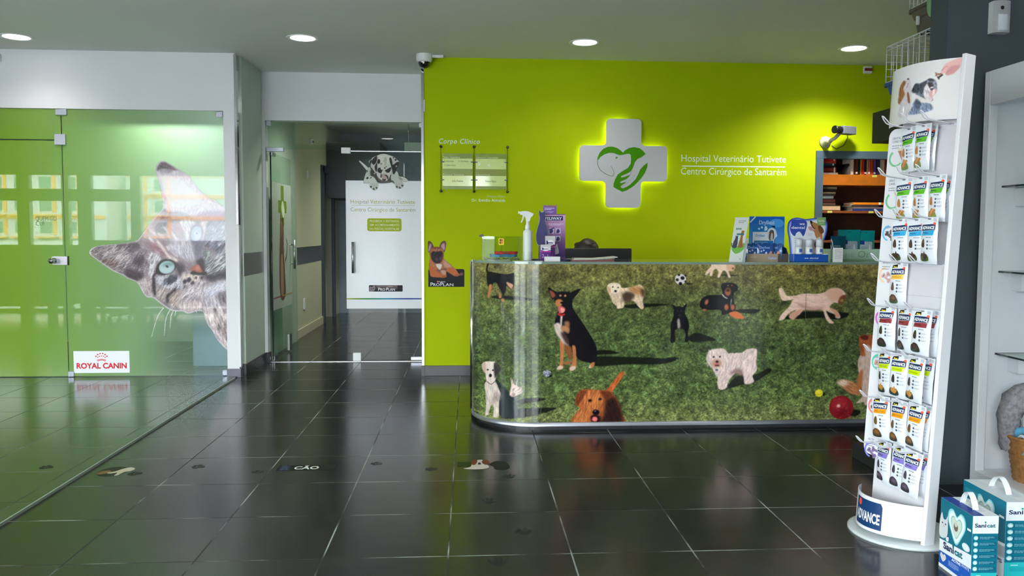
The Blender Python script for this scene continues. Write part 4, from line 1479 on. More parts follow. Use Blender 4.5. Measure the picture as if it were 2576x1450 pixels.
    c.poly([(1020, 490), (1070, 465), (1120, 462), (1080, 505), (1046, 540), (1008, 520)], (204, 150, 128), blur=2)
    c.poly([(1335, 445), (1400, 470), (1426, 515), (1396, 522), (1380, 490)], (206, 146, 120), blur=2)
    c.poly([(1440, 345), (1476, 338), (1470, 372), (1446, 408), (1412, 404), (1420, 370)], (122, 62, 44), blur=2)
    c.ell(1442, 384, 15, 12, (150, 128, 60), blur=1.5)
    # white poodle cross
    c.poly([(490, 830), (560, 820), (620, 815), (650, 790), (712, 782), (742, 800), (732, 900), (738, 960), (702, 1010), (712, 1060), (640, 1078), (628, 1020), (600, 960), (545, 1000), (500, 1060), (482, 1112), (430, 1122), (410, 1070), (415, 1030), (390, 990), (380, 930)], (226, 200, 194), blur=1.2, fur=.16, ang=105)
    c.poly([(318, 870), (345, 800), (400, 785), (466, 785), (502, 830), (502, 885), (470, 925), (400, 962), (350, 930)], (224, 202, 194), blur=1.5, fur=.16, ang=75)
    for _ in range(120):
        x_, y_ = [(c.rs.uniform(500, 735), c.rs.uniform(800, 960)), (c.rs.uniform(330, 500), c.rs.uniform(790, 920)), (c.rs.uniform(400, 500), c.rs.uniform(960, 1100))][_ % 3]
        c.line([(x_, y_), (x_+c.rs.randn()*14, y_+14), (x_+c.rs.randn()*14, y_+28)], 6, (244, 228, 222) if _ % 2 else (192, 162, 156), 2, alpha=.5, blur=.3)
    c.poly([(500, 1000), (560, 950), (610, 960), (620, 1010), (560, 990)], (150, 118, 112), blur=4)
    c.ell(405, 905, 42, 34, (190, 142, 118), blur=4)
    c.ell(380, 852, 9, 8, (60, 44, 44), blur=1); c.ell(432, 850, 9, 8, (60, 44, 44), blur=1); c.ell(408, 892, 13, 10, (30, 24, 28), blur=1); c.ell(408, 914, 18, 8, (200, 96, 96), blur=1); c.ell(408, 924, 22, 6, (70, 40, 40), blur=1)
    c.ell(405, 960, 12, 7, (52, 72, 128), blur=1)
    # toys
    c.ell(1253, 1152, 33, 30, (222, 206, 40), blur=.6); c.ell(1246, 1142, 16, 13, (240, 226, 80), blur=2, alpha=.8); c.line([(1222, 1160), (1250, 1166), (1280, 1150)], 4, (176, 160, 30), 3)
    c.ell(1438, 1272, 101, 98, (138, 28, 36), blur=.8)
    c.ell(1425, 1240, 62, 55, (166, 46, 52), blur=7, alpha=.7); c.ell(1455, 1320, 70, 40, (104, 18, 28), blur=8, alpha=.7)
    for _ in range(60):
        a, r_ = c.rs.rand()*6.28, math.sqrt(c.rs.rand())*88
        c.ell(1438+r_*math.cos(a), 1272+r_*math.sin(a), 3, 3, (186, 84, 84), alpha=.7)
    c.ell(1415, 1258, 14, 13, (240, 200, 196), blur=2)
    # collie partly behind the stand
    c.poly([(1400, 1062), (1450, 1040), (1530, 1058), (1590, 1110), (1595, 1170), (1510, 1152), (1440, 1100)], (190, 122, 78), blur=1.5, fur=.2, ang=30)
    c.poly([(1400, 1062), (1450, 1042), (1500, 1056), (1480, 1090), (1430, 1090)], (222, 194, 178), blur=4, fur=.15, ang=30)
    c.poly([(1592, 840), (1650, 826), (1760, 840), (1790, 1240), (1640, 1250), (1625, 1225), (1560, 1236), (1612, 1180), (1602, 1080), (1576, 930)], (216, 184, 170), blur=1.2, fur=.12, ang=90)
    c.poly([(1580, 1000), (1620, 960), (1600, 1130), (1560, 1110)], (184, 112, 66), blur=3)
    c.poly([(1592, 680), (1670, 668), (1740, 690), (1760, 830), (1660, 800), (1640, 840), (1600, 840), (1590, 760)], (172, 92, 50), blur=1.5, fur=.18, ang=75)
    c.poly([(1640, 760), (1680, 770), (1700, 830), (1640, 836)], (226, 196, 180), blur=3)
    c.poly([(1596, 682), (1640, 668), (1665, 690), (1650, 712), (1608, 706)], (96, 36, 28), blur=1.5)
    c.a[:] = 1
    return c


def paint_dalmatian():
    c = Canvas(900, 384, 1032, 482, 2.0, 3, .26)
    c.rgb[:] = (150, 150, 147)
    c.T = (890, 370, 11.156)
    W_, D = (208, 210, 204), (46, 44, 46)
    S = dict(solid=True)
    c.line([(150, 390), (250, 480), (400, 640)], 30, W_, 90, solid=True)
    c.line([(158, 385), (240, 450), (390, 590)], 8, (238, 238, 236), 20, blur=1.5)
    c.poly([(450, 560), (370, 660), (320, 780), (285, 900), (272, 985), (290, 1020), (450, 1020), (460, 940), (640, 1000), (1040, 1000), (1200, 900), (1180, 640), (900, 520)], (196, 198, 194), **S)
    c.poly([(1180, 680), (1240, 720), (1270, 820), (1400, 840), (1520, 930), (1470, 978), (1330, 960), (1250, 900), (1160, 800)], W_, **S)
    c.poly([(1250, 840), (1320, 860), (1380, 930), (1290, 920)], (160, 164, 158), blur=3)
    c.poly([(480, 640), (640, 740), (760, 800), (1050, 780), (1100, 900), (1040, 990), (700, 1010), (560, 840), (470, 800)], (66, 62, 62), blur=4, **S)
    c.poly([(360, 830), (480, 830), (580, 870), (640, 960), (680, 1050), (675, 1140), (640, 1190), (575, 1218), (500, 1170), (448, 1110), (450, 980), (330, 980), (300, 940)], (214, 216, 212), blur=1, **S)
    c.poly([(1060, 780), (1150, 780), (1240, 860), (1300, 940), (1380, 1020), (1394, 1090), (1350, 1150), (1280, 1170), (1190, 1140), (1150, 1040), (1090, 1000), (1040, 900)], (204, 206, 202), blur=1, **S)
    c.poly([(1030, 940), (1100, 950), (1150, 1040), (1090, 1030)], (90, 86, 86), blur=3)
    for P in [[(500, 1130), (510, 1050), (520, 1000)], [(560, 1160), (570, 1060), (575, 1010)], [(620, 1150), (630, 1060), (630, 1020)], [(1220, 1110), (1210, 1030), (1200, 980)], [(1280, 1130), (1270, 1040), (1260, 990)], [(1340, 1110), (1330, 1040), (1310, 990)]]:
        c.line(P, 14, (130, 130, 128), 4, blur=1.5)
    for (x, y) in [(480, 1120), (560, 1180), (640, 1150), (1210, 1120), (1290, 1145), (1365, 1085)]:
        c.ell(x, y, 30, 22, (70, 58, 58), 30, blur=2)
    c.ell(382, 872, 38, 28, D, -40, blur=1); c.ell(480, 866, 32, 12, D, -30, blur=1); c.ell(378, 680, 10, 36, D, 15, blur=1)
    # head
    c.poly([(650, 245), (740, 205), (840, 190), (930, 205), (1080, 265), (1130, 320), (1100, 500), (1060, 640), (1020, 800), (980, 900), (900, 955), (800, 940), (720, 890), (650, 800), (640, 640), (560, 480), (500, 340), (560, 280)], (214, 214, 206), blur=.8, **S)
    c.poly([(700, 260), (840, 210), (1000, 260), (960, 420), (860, 480), (740, 420)], (228, 228, 220), blur=6)
    c.poly([(860, 300), (920, 300), (910, 500), (870, 500)], (184, 184, 176), blur=5)
    # ears
    c.poly([(640, 258), (560, 290), (500, 340), (430, 390), (428, 450), (450, 540), (490, 620), (540, 690), (580, 770), (620, 700), (650, 560), (655, 420), (700, 340)], (200, 196, 192), blur=.8, **S)
    c.poly([(655, 262), (590, 280), (530, 340), (500, 400), (510, 460), (560, 500), (600, 470), (640, 400)], D, blur=1)
    c.poly([(450, 400), (500, 360), (490, 440), (470, 540), (540, 640), (590, 720), (560, 730), (480, 620), (440, 500)], D, blur=1)
    c.poly([(620, 480), (655, 440), (655, 620), (630, 700), (600, 640), (585, 560)], D, blur=1)
    c.poly([(690, 340), (735, 360), (740, 430), (700, 480), (660, 440), (665, 370)], D, blur=1)
    c.poly([(1080, 265), (1140, 290), (1220, 360), (1280, 420), (1275, 480), (1230, 570), (1190, 680), (1130, 768), (1090, 740), (1060, 640), (1040, 540), (1060, 420)], (196, 194, 190), blur=.8, **S)
    c.poly([(1000, 310), (1050, 310), (1080, 420), (1100, 500), (1200, 430), (1270, 420), (1270, 490), (1235, 560), (1190, 670), (1130, 765), (1095, 740), (1075, 640), (1040, 520), (1010, 420)], D, blur=1)
    c.ell(1195, 540, 22, 24, (200, 196, 192), blur=2); c.ell(1115, 300, 14, 24, D, blur=1); c.ell(1172, 362, 30, 26, D, blur=1.5)
    # face patches
    c.poly([(680, 600), (740, 580), (770, 640), (820, 640), (790, 690), (760, 740), (700, 720), (660, 680)], D, blur=1.5)
    c.poly([(880, 650), (940, 620), (1030, 570), (1050, 600), (1010, 700), (960, 720), (890, 690)], D, blur=1.5)
    c.ell(870, 592, 22, 20, D, blur=1); c.ell(910, 555, 16, 14, D, blur=1); c.ell(842, 390, 9, 14, (80, 76, 74), blur=1.5); c.ell(985, 512, 10, 10, (120, 116, 112), blur=1.5); c.ell(770, 470, 24, 18, (110, 100, 96), blur=3); c.ell(930, 720, 12, 12, D, blur=1)
    c.poly([(800, 760), (880, 740), (940, 800), (950, 860), (880, 900), (800, 880), (780, 820)], (190, 164, 158), blur=3)
    c.poly([(760, 760), (785, 760), (785, 850), (745, 850)], (80, 76, 74), blur=2)
    c.poly([(860, 790), (930, 790), (970, 840), (965, 920), (945, 900), (920, 830)], D, blur=1.5)
    c.poly([(800, 895), (860, 905), (910, 895), (890, 940), (850, 955), (810, 935)], (50, 46, 48), blur=2)
    c.poly([(650, 800), (700, 860), (740, 930), (900, 965), (1010, 930), (960, 990), (760, 980), (680, 900)], (150, 148, 144), blur=4, alpha=.5)
    return c


def paint_bulldog():
    c = Canvas(1072, 604, 1170, 728, 2.0, 3, .3)
    c.rgb[:] = (70, 48, 40)
    c.T = (1050, 590, 9.667)
    S = dict(solid=True)
    c.poly(rrect(265, 843, 1140, 1305, 45), (16, 16, 20), smooth=False, **S)
    F, L_, Dk = (176, 110, 76), (206, 150, 118), (112, 66, 46)
    c.ell(1070, 965, 45, 40, (108, 72, 74), blur=1)
    c.poly([(290, 680), (330, 580), (600, 580), (720, 660), (800, 720), (870, 800), (940, 860), (1000, 950), (1030, 985), (990, 1015), (920, 1022), (860, 990), (720, 900), (700, 980), (712, 1010), (690, 1045), (620, 1055), (540, 1040), (350, 1030), (310, 960), (288, 860), (282, 760)], F, blur=.6, fur=.06, ang=60, solid=True)
    c.poly([(640, 620), (720, 670), (800, 730), (850, 800), (740, 820), (640, 760)], (196, 150, 136), blur=6)
    c.poly([(300, 780), (420, 820), (480, 900), (560, 940), (700, 990), (640, 1050), (350, 1028), (305, 930)], (184, 100, 58), blur=4)
    c.poly([(740, 820), (830, 810), (920, 900), (1010, 970), (960, 1015), (860, 985), (720, 900)], (186, 102, 60), blur=4)
    c.poly([(440, 860), (560, 850), (700, 820), (690, 900), (600, 950), (500, 910)], (120, 84, 72), blur=4)
    c.poly([(560, 880), (680, 880), (680, 980), (600, 960)], (196, 158, 140), blur=4)
    c.poly([(460, 720), (590, 730), (580, 810), (545, 862), (500, 820), (465, 780)], (226, 218, 212), blur=2.5)
    for (x, y) in [(620, 1030), (670, 1025), (930, 1000), (985, 985)]: c.ell(x, y, 24, 14, (120, 76, 56), blur=2)
    for pts, inn in (([(235, 230), (255, 180), (290, 162), (340, 190), (380, 260), (395, 320), (330, 400), (295, 450), (250, 390), (240, 310)], [(262, 400), (270, 340), (300, 240), (325, 220), (340, 280), (310, 380), (280, 420)]), ([(535, 300), (570, 210), (620, 165), (660, 158), (692, 190), (698, 260), (685, 350), (655, 430), (600, 390), (560, 330)], [(570, 290), (600, 240), (640, 210), (668, 250), (670, 350), (650, 400), (610, 350)])):
        c.poly(pts, (96, 58, 50), blur=.6, **S); c.poly(inn, (186, 150, 176), blur=4)
    c.poly([(385, 310), (460, 300), (545, 315), (620, 360), (640, 440), (640, 560), (600, 660), (540, 700), (440, 700), (350, 640), (305, 540), (295, 450), (330, 370)], (166, 102, 70), blur=.8, **S)
    c.poly([(390, 310), (540, 310), (580, 350), (480, 370), (380, 360)], (120, 68, 48), blur=5)
    for P in [[(385, 380), (420, 365), (450, 385)], [(495, 380), (540, 365), (590, 390)], [(470, 330), (465, 380), (470, 420)]]: c.line(P, 12, (206, 150, 112), 6, blur=1.5)
    c.poly([(325, 470), (390, 410), (450, 430), (470, 410), (530, 420), (570, 400), (615, 450), (612, 560), (590, 650), (530, 700), (430, 698), (350, 610), (335, 540)], (32, 24, 26), blur=4)
    c.ell(395, 470, 30, 26, (18, 14, 16), blur=2); c.ell(568, 460, 26, 24, (18, 14, 16), blur=2); c.ell(402, 462, 5, 5, (150, 130, 130)); c.ell(562, 452, 5, 5, (170, 150, 150))
    c.ell(485, 525, 48, 30, (24, 20, 24), blur=2); c.ell(480, 510, 26, 8, (80, 72, 76), blur=2)
    c.poly([(440, 570), (490, 560), (520, 600), (500, 650), (440, 640)], (80, 56, 54), blur=5); c.poly([(540, 560), (600, 540), (600, 620), (560, 660), (530, 620)], (84, 58, 60), blur=5)
    c.line([(500, 560), (505, 600), (540, 650)], 10, (14, 10, 12), 6, blur=1)
    c.line([(450, 440), (400, 490), (370, 560)], 8, (96, 76, 70), 4, blur=1.5)
    return c


def canvas_sheet(name, c, m, points, parent=None, cut=True, gain=1.0):
    """points: rows x cols x 3 on the real surface; each takes the printed colour measured where the photograph shows it"""
    R, K = points.shape[:2]
    P = points.reshape(-1, 3)
    px, py = to_px(P)
    v = c.sample(px, py)
    rgb = v[:, :3]
    rgb = np.where(rgb <= .04045, rgb/12.92, ((rgb+.055)/1.055)**2.4)*gain
    al = v[:, 3]
    idx = np.arange(R*K).reshape(R, K)
    F = np.stack([idx[:-1, :-1], idx[:-1, 1:], idx[1:, 1:], idx[1:, :-1]], -1).reshape(-1, 4)
    if cut: F = F[(al[F] > .02).any(1)]
    used = np.unique(F)
    remap = np.full(R*K, -1)
    remap[used] = np.arange(len(used))
    F = remap[F]
    me = bpy.data.meshes.new(name)
    me.vertices.add(len(used))
    me.vertices.foreach_set('co', P[used].astype('f').ravel())
    me.loops.add(F.size)
    me.loops.foreach_set('vertex_index', F.astype('i').ravel())
    me.polygons.add(len(F))
    me.polygons.foreach_set('loop_start', (np.arange(len(F))*4).astype('i'))
    me.polygons.foreach_set('loop_total', np.full(len(F), 4, 'i'))
    me.polygons.foreach_set('use_smooth', np.ones(len(F), bool))
    me.update(calc_edges=True)
    a = me.color_attributes.new('Col', 'FLOAT_COLOR', 'POINT')
    a.data.foreach_set('color', np.concatenate([rgb[used], al[used, None]], 1).astype('f').ravel())
    me.materials.append(m)
    o = bpy.data.objects.new(name, me)
    COL.objects.link(o)
    if parent: o.parent = parent
    return o


def plane_points(y, x0, x1, z0, z1, step):
    X = np.linspace(x0, x1, int((x1-x0)/step)+1)
    Z = np.linspace(z0, z1, int((z1-z0)/step)+1)
    xx, zz = np.meshgrid(X, Z)
    return np.stack([xx, np.full_like(xx, y), zz], -1)

# ================================================================ decals and fittings on the glass front, the niche door and the green wall
kit_ink = ink_material('glass_decal_print', .3, coat=1.0, gain=.95, use_alpha=True)
_kb = kit_ink.node_tree.nodes['Principled BSDF']
_kb.inputs['Coat Roughness'].default_value = 0
_kb.inputs['Coat IOR'].default_value = 1.55
o = canvas_sheet('kitten_decal', paint_kitten(), kit_ink, plane_points(GW-.0016, -3.195, -2.058, .215, 1.86, .0042))
tag(o, 'printed tilted grey tabby kitten face stuck on the green glass beside the white post', 'window decal')

q = Print()
for s_, py, x2 in (('QUEM GO', 555.5, 143), ('CUI', 568, 111)):
    p, p2 = at(90, py, Y=GW), at(x2, py, Y=GW)
    q.text(s_, p.x, p.z, .034, (96, 112, 88), 0, width=p2.x-p.x, bold=-.012)
tag(q.put('glass_lettering', vinyl, on_wall(GW-.0012)), 'faint thin grey letters on the green glass door above the lock', 'lettering')

# white sign plate with red lettering at the foot of the glass
RC = [at(185, 884, Y=GW), at(327, 938, Y=GW)]
t = thing('sign_plate', 'small white sign with red crown and red letters low on the green glass', 'sign', (RC[0].x, GW, RC[1].z))
w_, h_ = RC[1].x-RC[0].x, RC[0].z-RC[1].z
MB().box(0, w_, -.004, -.0005, 0, h_, mat('white_sign_card', (236, 236, 240), .4, noise=0)).build('plate', t)
q = Print()
RED = (206, 36, 44)
q.text('ROYAL CANIN', w_/2, h_*.21, h_*.26, RED, 1, width=w_*.9, bold=.035, align='C')
for k in range(6):
    a = math.radians(150-24*k)
    q.ell(w_/2+.047*math.cos(a)*1.1, h_*.56+.05*math.sin(a)+.012, .0062, .0062, RED, 1, 12)
for k in range(5):
    a = math.radians(140-25*k)
    q.ell(w_/2+.036*math.cos(a)*1.1, h_*.56+.035*math.sin(a)+.006, .0048, .0048, RED, 1, 12)
q.line([(w_/2-.038, h_*.585), (w_/2, h_*.625), (w_/2+.038, h_*.585)], .005, RED, 1)
q.line([(w_/2-.034, h_*.545), (w_/2, h_*.585), (w_/2+.034, h_*.545)], .005, RED, 1)
q.put('lettering', ink, lambda a, b, h: (a, -.004-h, b), t)

# closed door leaf: puppy, lettering, notice, small brand sticker
DF = DG-.0013
o = canvas_sheet('dalmatian_decal', paint_dalmatian(), ink_material('door_decal_print', .5, gain=.9, spec=.15, use_alpha=True), plane_points(DF-.0006, -1.045, -.545, 1.63, 1.99, .0028))
tag(o, 'spotted dalmatian puppy sticker lying over the top edge of the white door film', 'window decal')
OL = (150, 156, 20)
q = Print()
for s_, x, y, x2 in (('Hospital Veterinário Tutivete', 882, 512, 1044), ('Centro Cirúrgico de Santarém', 882, 532, 1045)):
    p, p2 = at(x, y, Y=DF), at(x2, y, Y=DF)
    q.text(s_, p.x, p.z, .036, OL, 0, width=p2.x-p.x, bold=-.004)
p, p2 = at(884, 516.5, Y=DF), at(1043, 516.5, Y=DF)
q.rect(p.x, p.z-.001, p2.x, p.z+.0015, OL)
tag(q.put('door_lettering', vinyl, on_wall(DF)), 'two olive green lines of clinic lettering on the white glass door', 'lettering')
a_, b_ = at(924, 582, Y=DF), at(1010, 550, Y=DF)
q = Print()
q.rect(a_.x, a_.z, b_.x, b_.z, (158, 172, 24), 0, .018)
for k, s_ in enumerate(('PROIBIDA A ENTRADA', 'SEM  ACOMPANHAMENTO', 'DO PESSOAL HOSPITALAR')):
    q.text(s_, (a_.x+b_.x)/2, b_.z-.036-.0365*k, .020, (226, 230, 190), 1, width=(b_.x-a_.x)*.86, bold=.008, align='C')
tag(q.put('notice_sticker', vinyl, on_wall(DF)), 'olive green rounded no-entry notice with white text on the glass door', 'sticker')
a_, b_ = at(928, 734, Y=DF), at(1013, 718, Y=DF)
q = Print()
q.rect(a_.x, a_.z, b_.x, b_.z, (30, 28, 32), 0, .008)
q.grad(a_.x+.07, a_.z+.004, b_.x-.05, b_.z-.002, (26, 24, 28), (120, 104, 110), 1, 6)
q.blob([(a_.x+.004, a_.z+.006), (a_.x+.008, a_.z+.05), (a_.x+.03, a_.z+.044), (a_.x+.055, a_.z+.065), (a_.x+.062, a_.z+.03), (a_.x+.045, a_.z+.004)], (128, 116, 122), 2)
q.ell(a_.x+.028, a_.z+.028, .006, .004, (40, 40, 46), 3); q.ell(a_.x+.045, a_.z+.03, .005, .004, (40, 40, 46), 3)
q.text('PURINA', a_.x+.175, b_.z-.019, .010, (214, 170, 170), 3)
for s_, x, h in (('P', .086, .030), ('RO', .106, .024), ('P', .160, .030), ('LAN', .180, .024)):
    q.text(s_, a_.x+x*1.03, a_.z+.008, h, (236, 236, 240), 3, bold=.006)
tag(q.put('brand_sticker', vinyl, on_wall(DF)), 'small black brand sticker with a grey kitten face on the glass door', 'sticker')

# ---- green wall
WHT = (222, 236, 222)
q = Print()
for s_, x, y, x2 in (('Hospital Veterinário Tutivete', 1714, 406.5, 1977), ('Centro Cirúrgico de Santarém', 1713, 439, 1978)):
    p, p2 = at(x, y, Y=GW), at(x2, y+1, Y=GW)
    q.text(s_, p.x, p.z, .0585, WHT, 0, width=p2.x-p.x, bold=-.003)
p, p2 = at(1716, 418, Y=GW), at(1975, 420, Y=GW)
q.rect(p.x, p.z-.0045, p2.x, p.z+.0045, WHT)
tag(q.put('wall_lettering', vinyl, on_wall(GW)), 'two large white lines of clinic lettering with a rule on the green wall', 'lettering')
q = Print()
p, p2 = at(1104, 361, Y=GW), at(1207, 362, Y=GW)
q.text('Corpo Clínico', p.x, p.z, .042, WHT, 0, width=p2.x-p.x, bold=.012, shear=.2, spacing=1.12)
tag(q.put('wall_lettering', vinyl, on_wall(GW)), 'white slanted heading in letters above the acrylic name plates', 'lettering')
q = Print()
p, p2 = at(1225, 496.5, Y=GW), at(1271, 497, Y=GW)
q.text('Direção Clínica', p.x, p.z, .0165, (190, 205, 150), 0, width=p2.x-p.x, shear=.2)
p, p2 = at(1187, 507, Y=GW), at(1271, 507, Y=GW)
q.text('Dr. Emídio Almeida', p.x, p.z, .0225, WHT, 0, width=p2.x-p.x, bold=.012, spacing=1.08)
tag(q.put('wall_lettering', vinyl, on_wall(GW)), 'two small white lines of letters below the acrylic name plates', 'lettering')

# bulldog sticker with black panel
o = canvas_sheet('bulldog_decal', paint_bulldog(), ink_material('wall_decal_print', .5, gain=.9, spec=.15, use_alpha=True), plane_points(GW-.0008, -.355, -.015, .775, 1.235, .0022))
tag(o, 'brown french bulldog sticker leaning on a black brand panel on the green wall', 'wall decal')
q = Print()
a_ = at(1083, 720, Y=GW)
for s_, x, h in (('P', 0, .031), ('RO', .024, .024), ('P', .085, .031), ('LAN', .109, .024)):
    q.text(s_, a_.x+x, a_.z, h, (232, 232, 244), 0, bold=.006, width=(.022 if s_ == 'P' else (.055 if s_ == 'RO' else .088)))
b_ = at(1104, 711, Y=GW)
q.text('PURINA', b_.x, b_.z, .0115, (222, 205, 205), 0, bold=.004)
q.rect(b_.x-.016, b_.z-.001, b_.x-.003, b_.z+.013, (214, 120, 120), 0)
q.put('lettering', vinyl, on_wall(GW-.0012), o)

# illuminated cross with the dog, heart and hand emblem
cx, cz = 1.328, 1.846
t = thing('illuminated_sign', 'pale grey cross sign with green dog and hand emblem and glowing edge', 'sign', (cx, GW, cz))
A_, B_, R_ = .381, .152, .035


def cross_outline(A, B, r, ri):
    pts = []
    def arc(ox, oz, rad, a0, a1):
        for k in range(7):
            a = math.radians(a0+(a1-a0)*k/6)
            pts.append((ox+rad*math.cos(a), oz+rad*math.sin(a)))
    arc(A-r, B-r, r, 0, 90); arc(B+ri, B+ri, ri, 270, 180); arc(B-r, A-r, r, 0, 90)
    arc(-B+r, A-r, r, 90, 180); arc(-B-ri, B+ri, ri, 0, -90); arc(-A+r, B-r, r, 90, 180)
    arc(-A+r, -B+r, r, 180, 270); arc(-B-ri, -B-ri, ri, 90, 0); arc(-B+r, -A+r, r, 180, 270)
    arc(B-r, -A+r, r, 270, 360); arc(B+ri, -B-ri, ri, 180, 90); arc(A-r, -B+r, r, 270, 360)
    return pts


m = MB(); m.prism(cross_outline(A_, B_, R_, .035), -.052, -.026, mat('sign_face_grey', (196, 198, 202), .45, noise=.01, nscale=3)); m.build('face', t)
m = MB(); m.prism(cross_outline(A_-.045, B_-.045, .02, .05), -.0262, -.001, mat('sign_back_tray', (210, 212, 214), .5)); m.build('back_tray', t)
led = mat('led_strip', (255, 255, 230), .5, noise=0, emit=(250, 255, 150), estr=17)
m = MB()
e = .012


def strip(x0, x1, z0, z1): m.box(x0, x1, -.024, -.014, z0, z1, led)


a1, b1 = A_-.045, B_-.045
strip(-a1, -b1, b1, b1+e); strip(-a1-e, -a1, -b1, b1); strip(-a1, -b1, -b1-e, -b1)
strip(-b1-e, -b1, b1+e, a1); strip(-b1-e, -b1, -a1, -b1-e); strip(-b1, .02, a1, a1+e)
strip(-b1, b1, -a1-e, -a1); strip(b1, b1+e, -a1, -b1-e); strip(b1+e, a1, -b1-e, -b1); strip(a1, a1+e, -b1, b1); strip(b1+.05, a1, b1, b1+e)
m.build('led_strip', t)
# emblem measured on the close-up of the sign (px = 1440 + x / 5.8, 290 + y / 5.8)
def em(pts, sub=5):
    out = []
    for x, y in smooth_poly(pts, sub) if sub else pts:
        p = at(1440+x/5.8, 290+y/5.8, Y=GW-.052)
        out.append((p.x-cx, p.z-cz))
    return out


GR = (66, 136, 0)
q = Print()
q.poly(em([(362, 690), (366, 620), (395, 550), (450, 490), (520, 460), (590, 460), (650, 478), (700, 512), (738, 546), (742, 579), (690, 585), (650, 572), (600, 552), (540, 550), (470, 570), (410, 610), (372, 660)], 0), GR, 0)
q.poly(em([(738, 546), (770, 510), (830, 478), (900, 466), (980, 482), (1030, 520), (1068, 566), (1010, 612), (950, 640), (910, 690), (890, 750), (868, 800), (840, 830), (780, 860), (720, 885), (665, 862), (740, 810), (810, 770), (850, 710), (856, 640), (850, 580), (830, 562), (780, 568), (742, 579)], 0), GR, 0)
q.poly(em([(665, 860), (720, 885), (708, 896), (712, 910), (760, 900), (845, 868), (810, 910), (780, 938), (735, 955), (695, 975), (696, 990), (720, 990), (770, 975), (780, 985), (740, 1010), (702, 1040), (712, 1060), (740, 1066), (790, 1046), (840, 1015), (920, 935), (960, 860), (990, 790), (1040, 735), (1098, 692), (1092, 760), (1060, 840), (1000, 930), (900, 1030), (800, 1095), (728, 1120), (660, 1085), (598, 1050), (600, 1000), (625, 930)], 0), GR, 0)
q.poly(em(ribbon(smooth_poly([(366, 670), (372, 730), (400, 790), (435, 825), (500, 865), (560, 886), (596, 880), (604, 840), (590, 790), (558, 740)], 5, False), 9, 5), 0), (70, 116, 50), 1)
q.poly(em([(636, 604), (668, 618), (626, 642)], 0), GR, 1)
q.poly(em(ribbon(smooth_poly([(908, 874), (860, 925), (800, 985), (718, 1052)], 4, False), 4, 3), 0), (120, 140, 110), 1)
q.poly(em(ribbon(smooth_poly([(868, 790), (845, 870), (800, 925), (778, 965), (805, 985)], 4, False), 4, 3), 0), (120, 140, 110), 1)
q.put('emblem', vinyl, lambda a, b, h: (a, -.052-h, b), t)

# acrylic name plates hung on cables
t = thing('name_board', 'four pale acrylic name plates clamped between three cables on the green wall', 'name board', (0, GW, 0))
acr = mat('frosted_acrylic_strip', (150, 170, 60), .25, noise=0, alpha=.55)
card = mat('name_card', (196, 214, 128), .3, noise=.02, coat=.5)
gun = mat('gunmetal', (70, 74, 66), .3, .8)
xs = [at(1109, 370, Y=GW).x, at(1192.5, 372, Y=GW).x, at(1276.5, 372, Y=GW).x]
zt_, zb_ = at(1192, 370, Y=GW).z, at(1192, 482, Y=GW).z
for x in xs:
    for z, nm in ((zt_, 'wall_standoff'), (zb_, 'wall_standoff')):
        MB().lathe([(.011, 0), (.012, .02), (.009, .026), (0, .027)], gun, 16, rot('X', 90, (x, 0, z))).build(nm, t)
    MB().tube([(x, -.016, zt_), (x, -.016, zb_)], .0022, gun, 6).build('cable', t)
rows = [(391, 400, 426), (434, 443, 469)]
names = [('Médico Veterinário', ['Dr. Emídio Almeida', 'Dra. Priscila Mendes', 'Dr. Guilherme Valadares']), ('Enfermeiros Veterinários', []), ('Assistentes Veterinários', ['Sofia Piedade']), ('Administrativos', ['Elisabete Ribeiro'])]
for r_, (ya, yb, yc) in enumerate(rows):
    for c_ in range(2):
        x0, x1 = xs[c_]+.013, xs[c_+1]-.011
        z0 = at(1192, yc+(4 if r_ == 0 else 8), Y=GW).z
        zm0, zm1, z1 = at(1192, yc, Y=GW).z, at(1192, yb, Y=GW).z, at(1192, ya-4, Y=GW).z
        pl = MB().box(x0, x1, -.019, -.015, z0, z1, acr).build('plate', t)
        MB().box(x0+.001, x1-.001, -.0202, -.0192, zm0, zm1, card).build('name_card', pl)
        for x in (x0, x1):
            MB().tube([(x-.016, -.017, (z0+z1)/2), (x+.016, -.017, (z0+z1)/2)], .006, mat('clamp_grey', (120, 128, 118), .3, .7), 8).build('clamp', pl)
        head, lst = names[r_*2+c_]
        q = Print()
        q.text(head, x0+.006, zm1+.004, .0125, (216, 226, 180), 1)
        if len(lst) == 1:
            q.text(lst[0], (x0+x1)/2, (zm0+zm1)/2-.009, .017, (60, 76, 30), 2, width=.095, align='C')
        for k, s_ in enumerate(lst if len(lst) > 1 else []):
            q.text(s_, x0+(.018 if k != 1 else .135), zm1-.03-(.0 if k < 2 else .034), .0145, (60, 76, 30), 2, width=(.078, .085, .095)[k])
        if not lst:
            q.ell(x0+.03, (zm0+zm1)/2-.0, .013, .017, (226, 236, 196), 2); q.blob([(x0+.1, zm0+.022), (x0+.108, zm0+.045), (x0+.12, zm0+.042), (x0+.124, zm0+.022), (x0+.112, zm0+.028)], (230, 240, 200), 2)
        if q.v: q.put('lettering', ink, lambda a, b, h: (a, -.0192-h-.0012*(1 if True else 0), b), pl, base=.0002)

# cameras and alarm boxes
t = thing('dome_camera', 'white dome security camera under the ceiling at the end of the green wall', 'security camera', (-.375, GW-.10, CEIL))
MB().lathe([(.066, 0), (.066, -.05), (.055, -.064), (.05, -.066)], white_plastic, 28, cap=False).build('housing', t)
MB().lathe([(.052, -.06), (.050, -.08), (.040, -.102), (.022, -.114), (0, -.118)], mat('smoked_dome', (12, 12, 14), .05, coat=1), 24, cap=False).build('dome', t)
MB().box(.06, .16, -.012, .012, -.026, -.004, white_plastic, .003).build('cable_duct', t)

